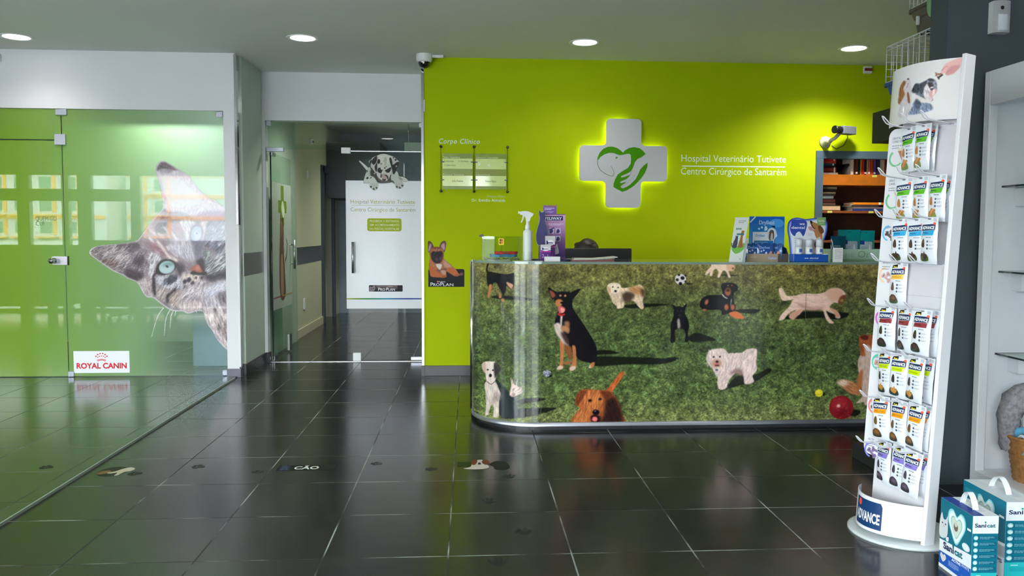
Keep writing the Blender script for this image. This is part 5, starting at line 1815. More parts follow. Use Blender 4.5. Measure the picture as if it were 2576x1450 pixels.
t = thing('bullet_camera', 'grey box security camera on a beige wall bracket above the bookcase', 'security camera', (3.13, GW, 2.055))
beige = mat('beige_plastic', (196, 190, 168), .4)
MB().lathe([(.052, 0), (.050, .012), (.034, .02), (.024, .05), (.022, .1)], beige, 24, rot('X', 90)).build('bracket', t)
MB().tube([(0, -.09, 0), (.03, -.13, .02), (.06, -.15, .06)], .016, beige, 10).build('arm', t)
mt = rot('Z', 24, (.09, -.16, .085)) @ rot('X', 0)
gb = mat('camera_grey', (92, 98, 104), .4)
MB().box(-.035, .12, -.035, .035, -.035, .035, gb, .006, mtx=mt).build('body', t)
MB().lathe([(.030, 0), (.032, .02), (.027, .03), (.027, .055), (.033, .06), (.034, .075), (.026, .076)], black_plastic, 20, mt @ rot('Y', -90, (-.035, 0, 0))).build('lens', t)
MB().tube([(.14, -.12, .09), (.17, -.07, .03), (.16, -.02, -.03), (.1, -.004, -.06), (.06, -.004, -.03)], .004, mat('dark_cable', (60, 80, 20), .5), 6).build('cable', t)

red_lens = mat('dark_red_lens', (120, 14, 24), .2, coat=.6)


def alarm(x, y, z, label, rz=0):
    t = thing('alarm_sounder', label, 'alarm', (x, y, z), rz)
    MB().box(-.036, .036, -.035, 0, -.032, .032, white_plastic, .006).build('housing', t)
    MB().box(-.034, .034, -.043, -.03, -.012, .012, red_lens, .004).build('lens', t)
    return t


alarm(3.487, GW, 2.685, 'small white alarm box with a red lens high on the green wall')
alarm(-3.86, GW-.01, 2.655, 'white alarm box with a red lens at the edge of the white lintel')
alarm(-1.99, 10.45, 2.37, 'small white alarm box with a red lens in the corridor', math.radians(90))

# floor stickers
paw_ink = mat('black_floor_vinyl', (12, 12, 12), .5, noise=0)
PAWS = [(120, 1182, .9, 'dark paw print sticker on the raised floor beyond the metal edge strip'), (343, 1192, .9, 'dark paw print sticker beside the oval dog sticker'), (502, 1175, .9, 'faint paw print sticker halfway between the oval dog sticker and the word sticker'), (652, 1188, .8, 'dark paw print sticker just beside the word sticker'), (950, 1167, .8, 'faint paw print sticker past the word sticker towards the counter'), (1088, 1181, .8, 'dark paw print sticker beside the dog picture near the counter'), (1282, 1200, .9, 'black paw print sticker below the end of the dog picture sticker'), (1229, 1262, .9, 'black paw print sticker, second in the line leading away from the counter'), (1317, 1340, 1.0, 'black paw print sticker, third in the line leading away from the counter'), (1251, 1416, 1.0, 'black paw print sticker nearest the front, last of the line')]
for k, (px, py, s_, lb) in enumerate(PAWS):
    p = at(px, py, Z=0)
    m = MB()
    up = 0 if k > 5 else 1
    z0 = PZ if p.x < -1.98 else 0
    a = math.radians([80, 100, 75, 95, 85, 90, 12, -8, 8, -5][k])

    def R2(x, y): return (x*math.cos(a)-y*math.sin(a), x*math.sin(a)+y*math.cos(a))
    sc = .034*s_
    for (ex, ey, rx, ry, rd) in ((0, -.25, .62, .5, 0), (-.85, .25, .25, .36, 20), (-.33, .72, .25, .38, 6), (.33, .72, .25, .38, -6), (.85, .25, .25, .36, -20)):
        m.prism([R2(x*sc, y*sc*1.25) for x, y in ellipse(ex, ey, rx, ry, 14, rd)], .0002, .0011, paw_ink, 'Z')
    tag(m.build('paw_print_sticker', loc=(p.x, p.y, z0)), lb, 'floor sticker', 'paw print floor stickers')


def floor_decal(name, label, x0, y0, x1, y1, fn):
    """a sticker between four measured floor pixels; fn draws in 0..1"""
    A, Bp, D_ = at(x0, y1, Z=0), at(x1, y1, Z=0), at(x0, y0, Z=0)
    q = Print()
    fn(q)
    o = q.put(name, vinyl, lambda a, b, h: (A.x+(Bp.x-A.x)*a, A.y+(D_.y-A.y)*b, h), base=.0005)
    return tag(o, label, 'floor sticker')


def word(q):
    q.rect(0, 0, 1, 1, (14, 22, 18))
    q.rect(.04, 0, .2, 1, (40, 52, 70), 1); q.line([(.08, .1), (.13, .9), (.17, .1)], .03, (70, 84, 104), 2, smooth=False)
    q.text('CÃO', .29, .18, .58, (222, 226, 214), 2, width=.43, bold=.03)


floor_decal('word_sticker', 'dark floor sticker with a white word, between the two dog picture stickers', 694, 1172, 838, 1185, word)


def dog_a(q):
    q.ell(.42, .5, .42, .5, (36, 44, 26))
    q.blob([(.03, .3), (.12, .55), (.3, .6), (.38, .45), (.25, .25), (.1, .2)], (126, 92, 60), 1)
    q.blob([(.32, .35), (.5, .5), (.62, .75), (.8, .9), (.98, .75), (.95, .5), (.8, .42), (.74, .1), (.64, .06), (.62, .35), (.45, .28)], (196, 186, 160), 2)


floor_decal('dog_picture_sticker', 'oval floor sticker of a pale lying dog beside the metal edge strip', 228, 1176, 314, 1200, dog_a)


def dog_b(q):
    q.rect(0, .35, .35, .8, (38, 52, 14))
    q.blob([(.6, .55), (.75, .85), (.92, .75), (1, .3), (.9, .06), (.72, .1), (.68, .35)], (20, 26, 14), 0)
    q.blob([(.12, .2), (.25, .35), (.28, .7), (.35, .95), (.5, .95), (.55, .6), (.6, .3), (.5, .15), (.3, .12)], (206, 198, 186), 1)
    q.blob([(.26, .62), (.3, .95), (.38, 1.0), (.37, .7), (.32, .5)], (112, 56, 30), 2); q.blob([(.47, .7), (.5, .98), (.58, .95), (.62, .7), (.55, .5)], (112, 56, 30), 2)
    q.ell(.42, .62, .03, .1, (40, 30, 30), 3)


floor_decal('dog_picture_sticker', 'floor sticker of a brown and white dog nearest the counter corner', 1150, 1158, 1285, 1186, dog_b)

# ================================================================ reception counter
CT = 1.067
RC_X, RC_Y, RR = .450, CY+.43, .43          # corner centre and radius
CX1, CBACK = 2.95, 6.0


def front_path(s, off=0.0):
    """point at distance s along the front: down the short end, round the corner, along the front"""
    la = CBACK-RC_Y
    arc = RR*PI/2
    if s < la: return (RC_X-RR-off, CBACK-s)
    if s < la+arc:
        a = PI+(s-la)/RR
        return (RC_X+(RR+off)*math.cos(a), RC_Y+(RR+off)*math.sin(a))
    return (RC_X+(s-la-arc), CY-off)


FLEN = (CBACK-RC_Y)+RR*PI/2+(CX1-RC_X)


def outline(off, n=16, back=None):
    pts = [(RC_X-RR-off, back or CBACK)]
    pts += [(RC_X+(RR+off)*math.cos(PI+PI/2*k/n), RC_Y+(RR+off)*math.sin(PI+PI/2*k/n)) for k in range(n+1)]
    pts += [(CX1, CY-off)]
    return pts


counter = thing('reception_counter', 'reception counter wrapped in a photo of dogs on grass, with rounded corner', 'counter', (0, 0, 0))
body_m = mat('counter_body_grey', (120, 122, 124), .5)
m = MB()
TH = .55
inn = [(RC_X-RR+TH*.0+.5, CBACK), (RC_X-RR+.5, CY+TH), (CX1, CY+TH)]
poly = outline(-.004) + [(CX1, CY+TH), (RC_X-RR+.5, CY+TH), (RC_X-RR+.5, CBACK)]
m.prism(poly, .095, CT-.014, body_m, 'Z')
m.build('body', counter)
poly = outline(-.03) + [(CX1, CY+TH-.03), (RC_X-RR+.47, CY+TH-.03), (RC_X-RR+.47, CBACK)]
m = MB(); m.prism(poly, .0, .06, dark_tile_trim, 'Z'); m.build('plinth', counter)
# aluminium kick strip following the curve
S = np.linspace(0, FLEN, 90)
m = MB()
m.grid([[(*front_path(s, .006), z) for s in S] for z in (.028, .052)] + [[(*front_path(s, -.01), .058) for s in S]], alu)
m.grid([[(*front_path(s, .006), .028) for s in S], [(*front_path(s, -.02), .028) for s in S]], alu)
m.build('kick_strip', counter)
# glass top
poly = outline(.006) + [(CX1, CY+TH+.02), (RC_X-RR+.52, CY+TH+.02), (RC_X-RR+.52, CBACK)]
top_m = mat('green_edge_glass_top', (118, 138, 128), .06, spec=.7, coat=.6, noise=0)
m = MB(); m.prism(poly, CT-.014, CT, top_m, 'Z'); m.build('glass_top', counter)
# printed panel
S = np.linspace(0, FLEN, int(FLEN/.0034))
Zs = np.linspace(.052, CT-.015, int((CT-.067)/.0034))
XY = np.array([front_path(s, .001) for s in S])
P = np.stack([np.broadcast_to(XY[None, :, 0], (len(Zs), len(S))), np.broadcast_to(XY[None, :, 1], (len(Zs), len(S))), np.broadcast_to(Zs[:, None], (len(Zs), len(S)))], -1)
mural_ink = ink_material('laminated_photo_print', .14, coat=.22, gain=1.05, spec=.35)
canvas_sheet('photo_panel', paint_meadow(), mural_ink, P, counter, cut=False)
m = MB()
for s in (CBACK-RC_Y+RR*PI/2, CBACK-RC_Y+RR*PI/2+1.69):
    x, y = front_path(s, .0016)
    m.box(x-.0012, x+.0012, y-.0006, y, .05, CT-.014, mat('panel_joint', (70, 78, 60), .4))
m.build('panel_joint', counter)
x, y = front_path(CBACK-RC_Y-.02, .004)
MB().tube([(x, y, .05), (x, y, CT-.012)], .009, chrome, 12).build('edge_trim', counter)

# ---- what stands on the counter
def on_top(x, y): return at(x, y, Z=CT)


clear = glass_material('clear_acrylic', (244, 248, 244), .45, 1.5)
a_, b_ = on_top(1213, 655), on_top(1312, 656)
cx0, cx1, cyf = a_.x+.0, b_.x+.0, 5.24
t = thing('acrylic_box', 'clear acrylic box on the counter corner holding pet collars', 'display box', ((cx0+cx1)/2, cyf+.09, CT))
W2, D2, H2 = (cx1-cx0)/2, .085, .155
for nm, bx in (('front_wall', (-W2, W2, -D2-.003, -D2, 0, H2)), ('back_wall', (-W2, W2, D2, D2+.003, 0, H2)), ('side_wall', (-W2, -W2+.003, -D2, D2, 0, H2)), ('side_wall', (W2-.003, W2, -D2, D2, 0, H2)), ('base', (-W2, W2, -D2, D2, 0.0005, .004))):
    MB().box(*bx, clear).build(nm, t)
MB().box(-.0015, .0015, -D2, D2, .004, H2-.01, clear).build('divider', t)
q = Print()
q.rect(-.022, H2-.055, .012, H2-.012, (226, 190, 40), 0, .004)
for i, c_ in enumerate(((60, 40, 30), (190, 90, 40), (40, 40, 50), (150, 60, 60))):
    q.rect(-.016+.011*(i % 2), H2-.047+.016*(i//2), -.007+.011*(i % 2), H2-.033+.016*(i//2), c_, 1)
q.put('price_sticker', ink, lambda a, b, h: (a, -D2-.003-h, b), t)
bx0, by0 = t.location.x, t.location.y


def band(pts, w, mt_, name, label, cat='pet collar'):
    """a webbing strap on edge"""
    m = MB()
    rows = [[(x, y, z) for x, y, z in pts], [(x, y, z+w) for x, y, z in pts]]
    for off in (-.001, .001):
        m.grid([[(x, y+off, z) for x, y, z in r] for r in rows], mt_)
    m.tube([(pts[0][0], pts[0][1], pts[0][2]+w*.2), (pts[0][0], pts[0][1], pts[0][2]+w*.8)], .003, chrome, 6)
    return m


red_w, blue_w = mat('red_webbing', (196, 44, 44), .6, bump=.2), mat('blue_webbing', (70, 130, 180), .6, bump=.2)


def coil(cx, cy, z, rx, ry, n=28, a1=2*PI):
    return [(cx+rx*math.cos(a1*k/n), cy+ry*math.sin(a1*k/n), z+.002*math.sin(7*a1*k/n)) for k in range(n+1)]


o = thing('pet_collar', 'red webbing collar lying on top inside the acrylic box', 'pet collar', (bx0+.03, by0, CT+.040)); o['group'] = 'collars in the acrylic box'
band(coil(0, 0, 0, .075, .045), .016, red_w, '', '').build('strap', o)
MB().box(-.02, .02, -.052, -.044, .0, .017, mat('red_buckle', (150, 30, 34), .4), .002).build('buckle', o)
o = thing('pet_collar', 'blue webbing collar under the red one inside the acrylic box', 'pet collar', (bx0+.012, by0-.012, CT+.021)); o['group'] = 'collars in the acrylic box'
band(coil(0, 0, 0, .088, .055), .017, blue_w, '', '').build('strap', o)
MB().box(-.03, .0, -.064, -.056, .0, .017, mat('blue_buckle', (50, 96, 140), .4), .002).build('buckle', o)
for k, (x, lb) in enumerate(((-.062, 'steel chain collar on the floor of the acrylic box, spray bottle farthest away'), (.062, 'steel chain collar on the floor of the acrylic box, nearest the spray bottle'))):
    m = MB()
    for j in range(18):
        a = 2*PI*j/18
        m.tube([(.046*math.cos(a)+.008*math.cos(a+PI/2+6.28*i/8)*1, .04*math.sin(a)+.008*math.sin(a+PI/2+6.28*i/8), .006+.005*math.sin(6.28*i/8+j)) for i in range(8)], .0017, mat('chain_metal', (206, 200, 180), .2, 1.0), 5, True)
    o = m.build('chain_collar', loc=(bx0+x, by0-.015, CT+.004)); tag(o, lb, 'pet collar', 'chain collars in the acrylic box')
# fold-back clip on the box edge
t = thing('binder_clip', 'small black binder clip on the rim of the acrylic box', 'clip', (bx0-W2, by0-D2, CT+H2))
MB().prism([(-.022, .008), (.004, .016), (.012, .002), (-.016, -.006)], -.012, .012, black_plastic).build('body', t)
MB().tube([(.0, 0, .004), (.018, 0, -.012), (.014, 0, -.034), (.004, 0, -.03)], .0018, chrome, 6).build('wire', t)

# spray bottle
p = on_top(1328, 656)
t = thing('spray_bottle', 'white translucent spray bottle with trigger head on the counter', 'spray bottle', (p.x, p.y+.035, CT))
hdpe = mat('milky_plastic', (214, 222, 218), .35, noise=.01, spec=.4)
MB().lathe([(.028, 0), (.0305, .004), (.0305, .175), (.029, .186), (.022, .196), (.014, .201), (.0135, .214)], hdpe, 28).build('bottle', t)
MB().lathe([(.0308, .004), (.0309, .058)], mat('liquid_level', (196, 208, 204), .3, noise=0), 28, cap=False).build('liquid', t)
MB().lathe([(.017, .203), (.0175, .208), (.016, .226), (.011, .232), (.0105, .262)], white_plastic, 20).build('collar', t)
m = MB()
m.prism(smooth_poly([(-.052, .302), (-.05, .314), (-.03, .319), (.0, .318), (.025, .308), (.036, .300), (.03, .288), (.018, .276), (.012, .255), (-.011, .255), (-.014, .275), (-.03, .292), (-.047, .296)], 3), -.011, .011, white_plastic)
m.build('spray_head', t)
m = MB(); m.prism(smooth_poly([(-.032, .295), (-.036, .27), (-.044, .248), (-.041, .244), (-.030, .262), (-.023, .292)], 3), -.006, .006, white_plastic); m.build('trigger', t)
m = MB(); m.tube([(-.062, 0, .309), (-.05, 0, .308)], .008, white_plastic, 10); m.build('nozzle', t)

paper = mat('white_paper', (226, 228, 230), .6, noise=0)


def sheet(name, label, cat, c, w, d, h, rz, m_=paper):
    o = MB().box(-w/2, w/2, -d/2, d/2, 0, h, m_, .0008 if h > .004 else 0).build(name, None, (c.x, c.y, CT+.0003), math.radians(rz))
    return tag(o, label, cat)


sheet('paper_slip', 'white paper slip on the counter in front of the acrylic box', 'paper', on_top(1256, 655), .14, .05, .002, 3)
sheet('paper_slip', 'white paper under the foot of the spray bottle', 'paper', Vector((.37, 5.135, 0)), .19, .05, .0012, -2)
sheet('card_stack', 'stack of white business cards in front of the purple display', 'card stack', Vector((.527, 5.155, 0)), .095, .055, .028, 2)

# purple cat-pheromone display
pc = Vector((.55, 5.42, CT))
t = thing('counter_display', 'purple cardboard counter display with a dark blue cat silhouette', 'counter display', pc)
PUR, LIL, NAVY = (96, 44, 120), (206, 160, 206), (38, 40, 100)
MB().lathe([(.19, 0), (.19, .004)], mat('display_base_card', (58, 56, 110), .3, coat=.4), 40, Matrix.Scale(.62, 4, (0, 1, 0))).build('base', t)
MB().lathe([(.165, .0042), (.17, .0045)], mat('display_base_line', (190, 190, 200), .4), 40, Matrix.Scale(.62, 4, (0, 1, 0)), cap=False).build('base_ring', t)
pw = mat('display_purple_card', PUR, .35, coat=.3)
bk = MB().box(-.085, .095, .03, .036, .004, .305, pw).build('back_panel', t)
hd = MB().box(-.055, .035, .032, .038, .30, .365, mat('display_lilac_card', (120, 92, 168), .35)).build('header_card', t)
q = Print()
q.grad(-.085, .02, .095, .30, (70, 36, 110), (222, 172, 212), 0, 20)
q.rect(-.052, .262, .078, .292, NAVY, 1)
q.text('FELIWAY', .015, .267, .019, (240, 240, 246), 2, width=.112, bold=.03, align='C')
q.text('O segredo para gatos felizes', .0, .249, .007, (110, 60, 130), 2, width=.115, align='C')
q.lines(-.02, .238, .085, 2, .008, .003, (240, 230, 244), 2)
for i in range(4):
    x, z = .0+.045*(i % 2), .175-.052*(i//2)
    q.rect(x-.018, z, x+.018, z+.036, (214, 196, 224), 2)
    q.blob([(x-.012, z+.004), (x-.006, z+.026), (x+.004, z+.03), (x+.012, z+.018), (x+.006, z+.004)], (60, 44, 110), 3)
q.blob([(.0, .05), (.004, .085), (.008, .105), (.018, .092), (.03, .094), (.04, .108), (.046, .08), (.052, .055), (.045, .038), (.01, .036)], (222, 218, 228), 2)
q.line([(-.01, .088), (.0, .118), (.04, .128)], .003, (226, 220, 232), 2)
for x in (.018, .032): q.ell(x, .078, .003, .002, (60, 50, 90), 3)
q.put('print', ink_gloss, lambda a, b, h: (a, .03-h, b), bk)
q = Print()
q.rect(-.053, .302, .033, .362, (124, 88, 172), 0); q.rect(-.05, .356, .03, .364, (150, 110, 90), 1)
q.lines(-.045, .342, .025, 2, .009, .004, (236, 230, 244), 1); q.lines(-.045, .32, .02, 2, .007, .003, (200, 186, 224), 1)
q.put('print', ink_gloss, lambda a, b, h: (a, .032-h, b), hd)
cat = [(-.055, .0), (-.068, .03), (-.070, .07), (-.062, .11), (-.05, .15), (-.046, .18), (-.050, .205), (-.050, .232), (-.040, .218), (-.024, .218), (-.014, .232), (-.012, .2), (-.018, .175), (-.008, .145), (.004, .1), (.008, .05), (.004, .012), (-.01, 0)]
cs = smooth_poly([(x-.035, z+.098) for x, z in cat], 3)
MB().prism([((x+.063)*1.05-.063, (z-.2)*1.03+.2) for x, z in cs], -.012, -.010, mat('cutout_edge', (190, 190, 206), .4)).build('cutout_border', t)
ct_ = MB().prism(cs, -.014, -.0122, mat('cat_navy_card', (34, 40, 104), .35, noise=0)).build('cat_cutout', t)
MB().tube([(-.02, -.013, .20), (.0, -.013, .206), (.014, -.013, .214)], .004, MATS['cat_navy_card'], 6).build('tail', ct_)
MB().box(-.078, -.02, -.011, .03, .004, .1, pw).build('stand_block', t)


def pheromone_box(x, y, h, label):
    t2 = thing('product_box', label, 'box', (pc.x+x, pc.y+y, CT+.0052), 0, 'small purple product boxes')
    MB().box(-.034, .034, -.02, .02, 0, h, mat('box_purple', (112, 44, 132), .35), .001).build('carton', t2)
    q = Print()
    q.rect(-.033, .001, .033, h*.62, (92, 38, 128)); q.rect(-.033, h*.62, .033, h-.001, (206, 204, 206))
    q.ell(.0, h*.70, .027, h*.13, (240, 240, 242), 1); q.rect(-.02, h*.68, .02, h*.72, (60, 50, 120), 2); q.blob([(-.024, h*.66), (-.022, h*.8), (-.015, h*.76), (-.012, h*.66)], (40, 44, 110), 2)
    q.rect(-.033, h*.5, .033, h*.56, (190, 60, 140), 1)
    q.text('2', -.024, .012, .022, (190, 170, 220), 1); q.text('1', .012, .012, .022, (190, 170, 220), 1)
    q.put('print', ink_gloss, lambda a, b, hh: (a, -.02-hh, b), t2)
    return t2


pheromone_box(-.052, -.11, .098, 'small purple and white box at the front of the purple display')
pheromone_box(-.018, -.055, .155, 'taller purple and white box standing behind the small front box')

# magazines
mg = Vector((.80, 5.28, 0))
for k, (dx, dy, rz_, c_, lb) in enumerate(((0, 0, -6, (150, 80, 84), 'reddish magazine at the bottom of the pile before the monitor'), (-.01, .01, 4, (206, 200, 190), 'pale magazine in the middle of the pile before the monitor'), (.015, .0, -2, (222, 222, 218), 'white magazine with curled edge on top of the pile before the monitor'))):
    m = MB()
    rows = []
    for j in range(9):
        y = -.1+.2*j/8
        rows.append([(-.14+.28*i/12, y, .004+(.012*abs(i-6)/6*(i > 6)*k/2)) for i in range(13)])
    m.grid(rows, mat('magazine_%d' % c_[0], c_, .35, noise=.1, nscale=40)); m.grid([[(x, y, z-.0035) for x, y, z in r] for r in rows], MATS['magazine_%d' % c_[0]])
    m.grid([[(x, y, z) for x, y, z in rows[0]], [(x, y, z-.0035) for x, y, z in rows[0]]], MATS['magazine_%d' % c_[0]])
    o = m.build('magazine', None, (mg.x+dx, mg.y+dy, CT+.001+.005*k), math.radians(rz_)); tag(o, lb, 'magazine', 'magazines on the counter')

# leaflet column: tall leaning card with cat and dog
t = thing('leaflet_box', 'tall narrow white leaflet box with cat and dog print, leaning on the counter', 'leaflet box', (1.722, 5.17, CT), 0)
lm = mat('leaflet_white_card', (226, 232, 228), .4, noise=0)
sh = Matrix(((1, 0, .15, 0), (0, 1, .05, 0), (0, 0, 1, 0), (0, 0, 0, 1)))
MB().box(-.045, .043, -.003, .001, 0, .285, lm, mtx=sh).build('front_card', t)
MB().box(.038, .062, .001, .045, 0, .15, mat('leaflet_side', (176, 182, 190), .5), mtx=sh).build('side_pocket', t)
q = Print()
q.lines(-.02, .26, .03, 2, .010, .003, (70, 80, 120)); q.lines(-.03, .205, .04, 1, .01, .011, (110, 150, 130), 1); q.rect(-.02, .17, .028, .182, (70, 130, 140), 1)
q.blob([(-.035, .07), (-.042, .1), (-.03, .11), (.0, .1), (.038, .12), (.042, .085), (.02, .06), (-.01, .05)], (120, 180, 80), 0)
q.blob([(-.034, .09), (-.036, .12), (-.026, .15), (-.026, .168), (-.018, .162), (-.01, .168), (-.008, .14), (-.006, .11), (-.014, .088)], (70, 76, 90), 1)
q.blob([(.002, .09), (.0, .11), (.006, .15), (.008, .19), (.014, .2), (.03, .195), (.024, .185), (.022, .15), (.028, .11), (.03, .092)], (150, 106, 60), 1)
q.line([(-.03, .09), (-.042, .1), (-.044, .12)], .005, (70, 76, 90), 1)
q.lines(.02, .014, .034, 1, .01, .004, (80, 90, 90), 1)
q.put('print', ink, lambda a, b, h: tuple(sh @ Vector((a, -.003-h, b))), t)

# training-pad display: back board, tray, packs
dx0 = 1.985
t = thing('counter_display', 'blue cardboard counter display of puppy pads with a tall printed back board', 'counter display', (dx0, 5.30, CT), 0)
kraft = mat('kraft_card', (164, 146, 124), .5, noise=.03)
bl = mat('display_blue_card', (32, 100, 176), .35, noise=.02)
bb = MB().box(-.115, .125, .045, .05, .0, .295, bl).build('back_board', t)
MB().box(-.165, .115, -.055, .045, 0, .006, kraft).build('tray_floor', t)
tr = MB().box(-.165, .045, -.058, -.054, 0, .048, kraft).build('tray_front', t)
MB().prism([(-.055, 0), (.05, 0), (.05, .10), (-.02, .085), (-.055, .045)], .112, .116, mat('display_navy_card', (44, 60, 92), .4), 'X').build('tray_side', t)
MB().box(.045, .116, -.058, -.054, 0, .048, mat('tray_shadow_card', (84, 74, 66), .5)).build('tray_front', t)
q = Print()
q.grad(-.113, .1, .123, .293, (90, 160, 214), (26, 92, 176), 0, 14)
q.ell(.07, .25, .05, .03, (70, 150, 214), 1)
q.text('DrySeat', -.05, .244, .027, (210, 224, 240), 2, width=.105, bold=.05); q.text('DrySeat', -.047, .2455, .024, (90, 150, 210), 3, width=.099, bold=.004)
q.rect(-.098, .1, .06, .232, (36, 118, 180), 1); q.rect(-.092, .12, .055, .192, (222, 228, 232), 2); q.rect(-.082, .1, .05, .134, (40, 112, 170), 3)
q.text('DrySeat', -.07, .16, .017, (60, 140, 190), 4, width=.06, bold=.02); q.lines(-.075, .122, .02, 2, .01, .003, (190, 214, 232), 4)
q.ell(.038, .178, .034, .042, (206, 214, 220), 4); q.blob([(.02, .14), (.02, .19), (.035, .206), (.052, .196), (.054, .15), (.04, .138)], (90, 78, 70), 5); q.blob([(.03, .14), (.034, .18), (.044, .18), (.046, .14)], (190, 184, 176), 6)
q.ell(-.05, .213, .007, .007, (206, 224, 236), 4); q.ell(-.03, .222, .007, .007, (206, 224, 236), 4); q.blob([(-.012, .2), (-.01, .228), (.002, .228), (.008, .208)], (206, 224, 236), 4); q.ell(.066, .168, .01, .011, (190, 220, 236), 3)
q.line([(-.112, .255), (-.075, .293)], .008, (214, 214, 206), 3, smooth=False)
q.put('print', ink_gloss, lambda a, b, h: (a, .045-h, b), bb)
q = Print(); q.text('DrySeat', -.02, .014, .017, (236, 240, 246), 1, width=.056, bold=.07); q.text('DrySeat', -.0185, .0148, .015, (60, 120, 190), 2, width=.053, bold=.01); q.lines(-.14, .024, -.06, 1, .01, .004, (206, 196, 180), 1)
q.put('print', ink, lambda a, b, h: (a, -.058-h, b), tr)
pk_m = mat('blue_film_pack', (38, 78, 142), .18, coat=.6, noise=.15, nscale=14, bump=.3, bscale=60)


def pad_pack(x, y, label, front=True, rz=0):
    t2 = thing('pad_pack', label, 'pack', (dx0+x, 5.30+y, CT+.0065), math.radians(rz), 'blue packs of pads in the counter display')
    m = MB()
    rows = []
    for j in range(9):
        v = j/8
        b = math.sin(PI*v)**.5
        rows.append([(-.056+.112*i/10, -.014*b*(1-.6*abs(i/5-1)**3), .108*v+.003*math.sin(i*1.7)*(v > .9)) for i in range(11)])
    m.grid(rows, pk_m)
    m.grid([[(x_, -y_, z_) for x_, y_, z_ in r] for r in rows], pk_m)
    m.build('film', t2)
    q = Print()
    q.text('DrySeat', -.042, .076, .015, (130, 170, 220), 1, width=.07, bold=.03); q.ell(-.03, .058, .005, .005, (190, 214, 232)); q.ell(-.014, .064, .005, .005, (190, 214, 232))
    q.blob([(-.02, .03), (-.01, .035), (.0, .055), (.008, .05), (.006, .03)], (190, 210, 226)); q.blob([(.018, .034), (.03, .058), (.042, .055), (.044, .03), (.03, .022)], (206, 140, 130))

    def f(a, b, h):
        v = min(max(b/.108, 0), 1)
        return (a, -.014*math.sin(PI*v)**.5*(1-.6*abs((a+.056)/.056-1)**3)-.0006-h, b)
    q.put('print', ink_gloss, f, t2, fine=.01)
    return t2


pad_pack(-.108, -.028, 'blue film pack of pads at the outer end of the kraft tray')
pad_pack(-.034, -.036, 'blue film pack of pads in the middle of the kraft tray, most in view')
pad_pack(.045, -.012, 'blue film pack of pads half hidden by the tray side', rz=-60)

# tooth-shaped dental display with three bottles
t = thing('counter_display', 'tooth-shaped white and blue dental display board for dogs and cats', 'counter display', (2.19, 5.14, CT), 0)
nav = mat('dental_blue_card', (30, 82, 170), .3, coat=.3, noise=0)
tooth = [(-.105, .04), (-.112, .1), (-.118, .15), (-.128, .2), (-.125, .25), (-.1, .278), (-.06, .285), (-.01, .276), (.04, .282), (.1, .286), (.133, .262), (.138, .22), (.128, .17), (.112, .12), (.108, .07), (.105, .02), (-.1, .02)]
bb = MB().prism(smooth_poly(tooth, 4), .03, .034, mat('dental_board', (60, 74, 170), .35, noise=0)).build('board', t)
MB().box(-.115, .115, -.045, .03, 0, .05, nav, .003).build('tray', t)
q = Print()
def sc_(k, dx=0, dz=0): return smooth_poly([((x)*k+dx, (z-.16)*k+.16+dz) for x, z in tooth], 4)
q.poly(sc_(.95), (110, 140, 220), 1); q.poly(sc_(.91), (160, 190, 236), 2); q.poly(sc_(.87), (230, 232, 240), 3)
q.blob([(-.105, .25), (-.1, .27), (-.06, .272), (-.02, .27), (-.0, .25), (-.008, .2), (-.022, .165), (-.036, .18), (-.05, .195), (-.07, .185), (-.08, .165), (-.1, .18), (-.112, .21)], (52, 76, 166), 4)
q.text('we', -.052, .238, .016, (240, 240, 248), 5, bold=.02, width=.036); q.text('dental', -.104, .213, .017, (240, 240, 248), 5, bold=.02, width=.09)
q.blob([(.02, .268), (.035, .26), (.06, .25), (.09, .24), (.1, .2), (.104, .15), (.085, .135), (.06, .16), (.05, .19), (.04, .2), (.045, .215), (.03, .23), (.022, .25)], (176, 122, 76), 4)
q.blob([(.075, .235), (.1, .225), (.114, .195), (.095, .18), (.078, .205)], (110, 70, 46), 5)
q.blob([(.01, .226), (.03, .228), (.05, .22), (.055, .207), (.03, .2), (.012, .212)], (196, 150, 160), 5)
q.blob([(.02, .268), (.035, .26), (.03, .245), (.02, .252)], (40, 34, 34), 6); q.line([(.028, .244), (.042, .222), (.055, .212)], .006, (60, 40, 34), 6)
q.blob([(.032, .155), (.05, .14), (.068, .152), (.09, .16), (.094, .13), (.098, .1), (.08, .075), (.05, .075), (.042, .11)], (222, 206, 206), 6); q.ell(.07, .11, .02, .026, (120, 90, 86), 7); q.ell(.07, .1, .012, .012, (60, 40, 40), 8)
q.lines(-.082, .15, -.03, 3, .013, .003, (120, 130, 150), 5); q.lines(.005, .178, .04, 2, .009, .003, (170, 200, 226), 5); q.ell(-.058, .11, .013, .005, (170, 176, 190), 5, rotd=10)
q.put('print', ink, lambda a, b, h: (a, .03-h, b), bb)
q = Print(); q.text('we dental', -.044, .02, .011, (224, 232, 244), 1, width=.092, bold=.01); q.rect(-.012, .009, .012, .0105, (120, 160, 214), 1)
q.put('print', ink_gloss, lambda a, b, h: (a, -.045-h, b), t)
tg = MB().prism([(.062, .288), (.122, .288), (.118, .236), (.07, .236)], .022, .026, mat('novo_tag_green', (128, 170, 106), .4)).build('green_tag', t)
q = Print(); q.text('NOVO', .072, .258, .013, (226, 236, 220), 1, width=.04, bold=.02); q.line([(.076, .25), (.09, .247), (.106, .252)], .002, (226, 236, 220), 1)
q.put('print', ink, lambda a, b, h: (a, .022-h, b), tg)
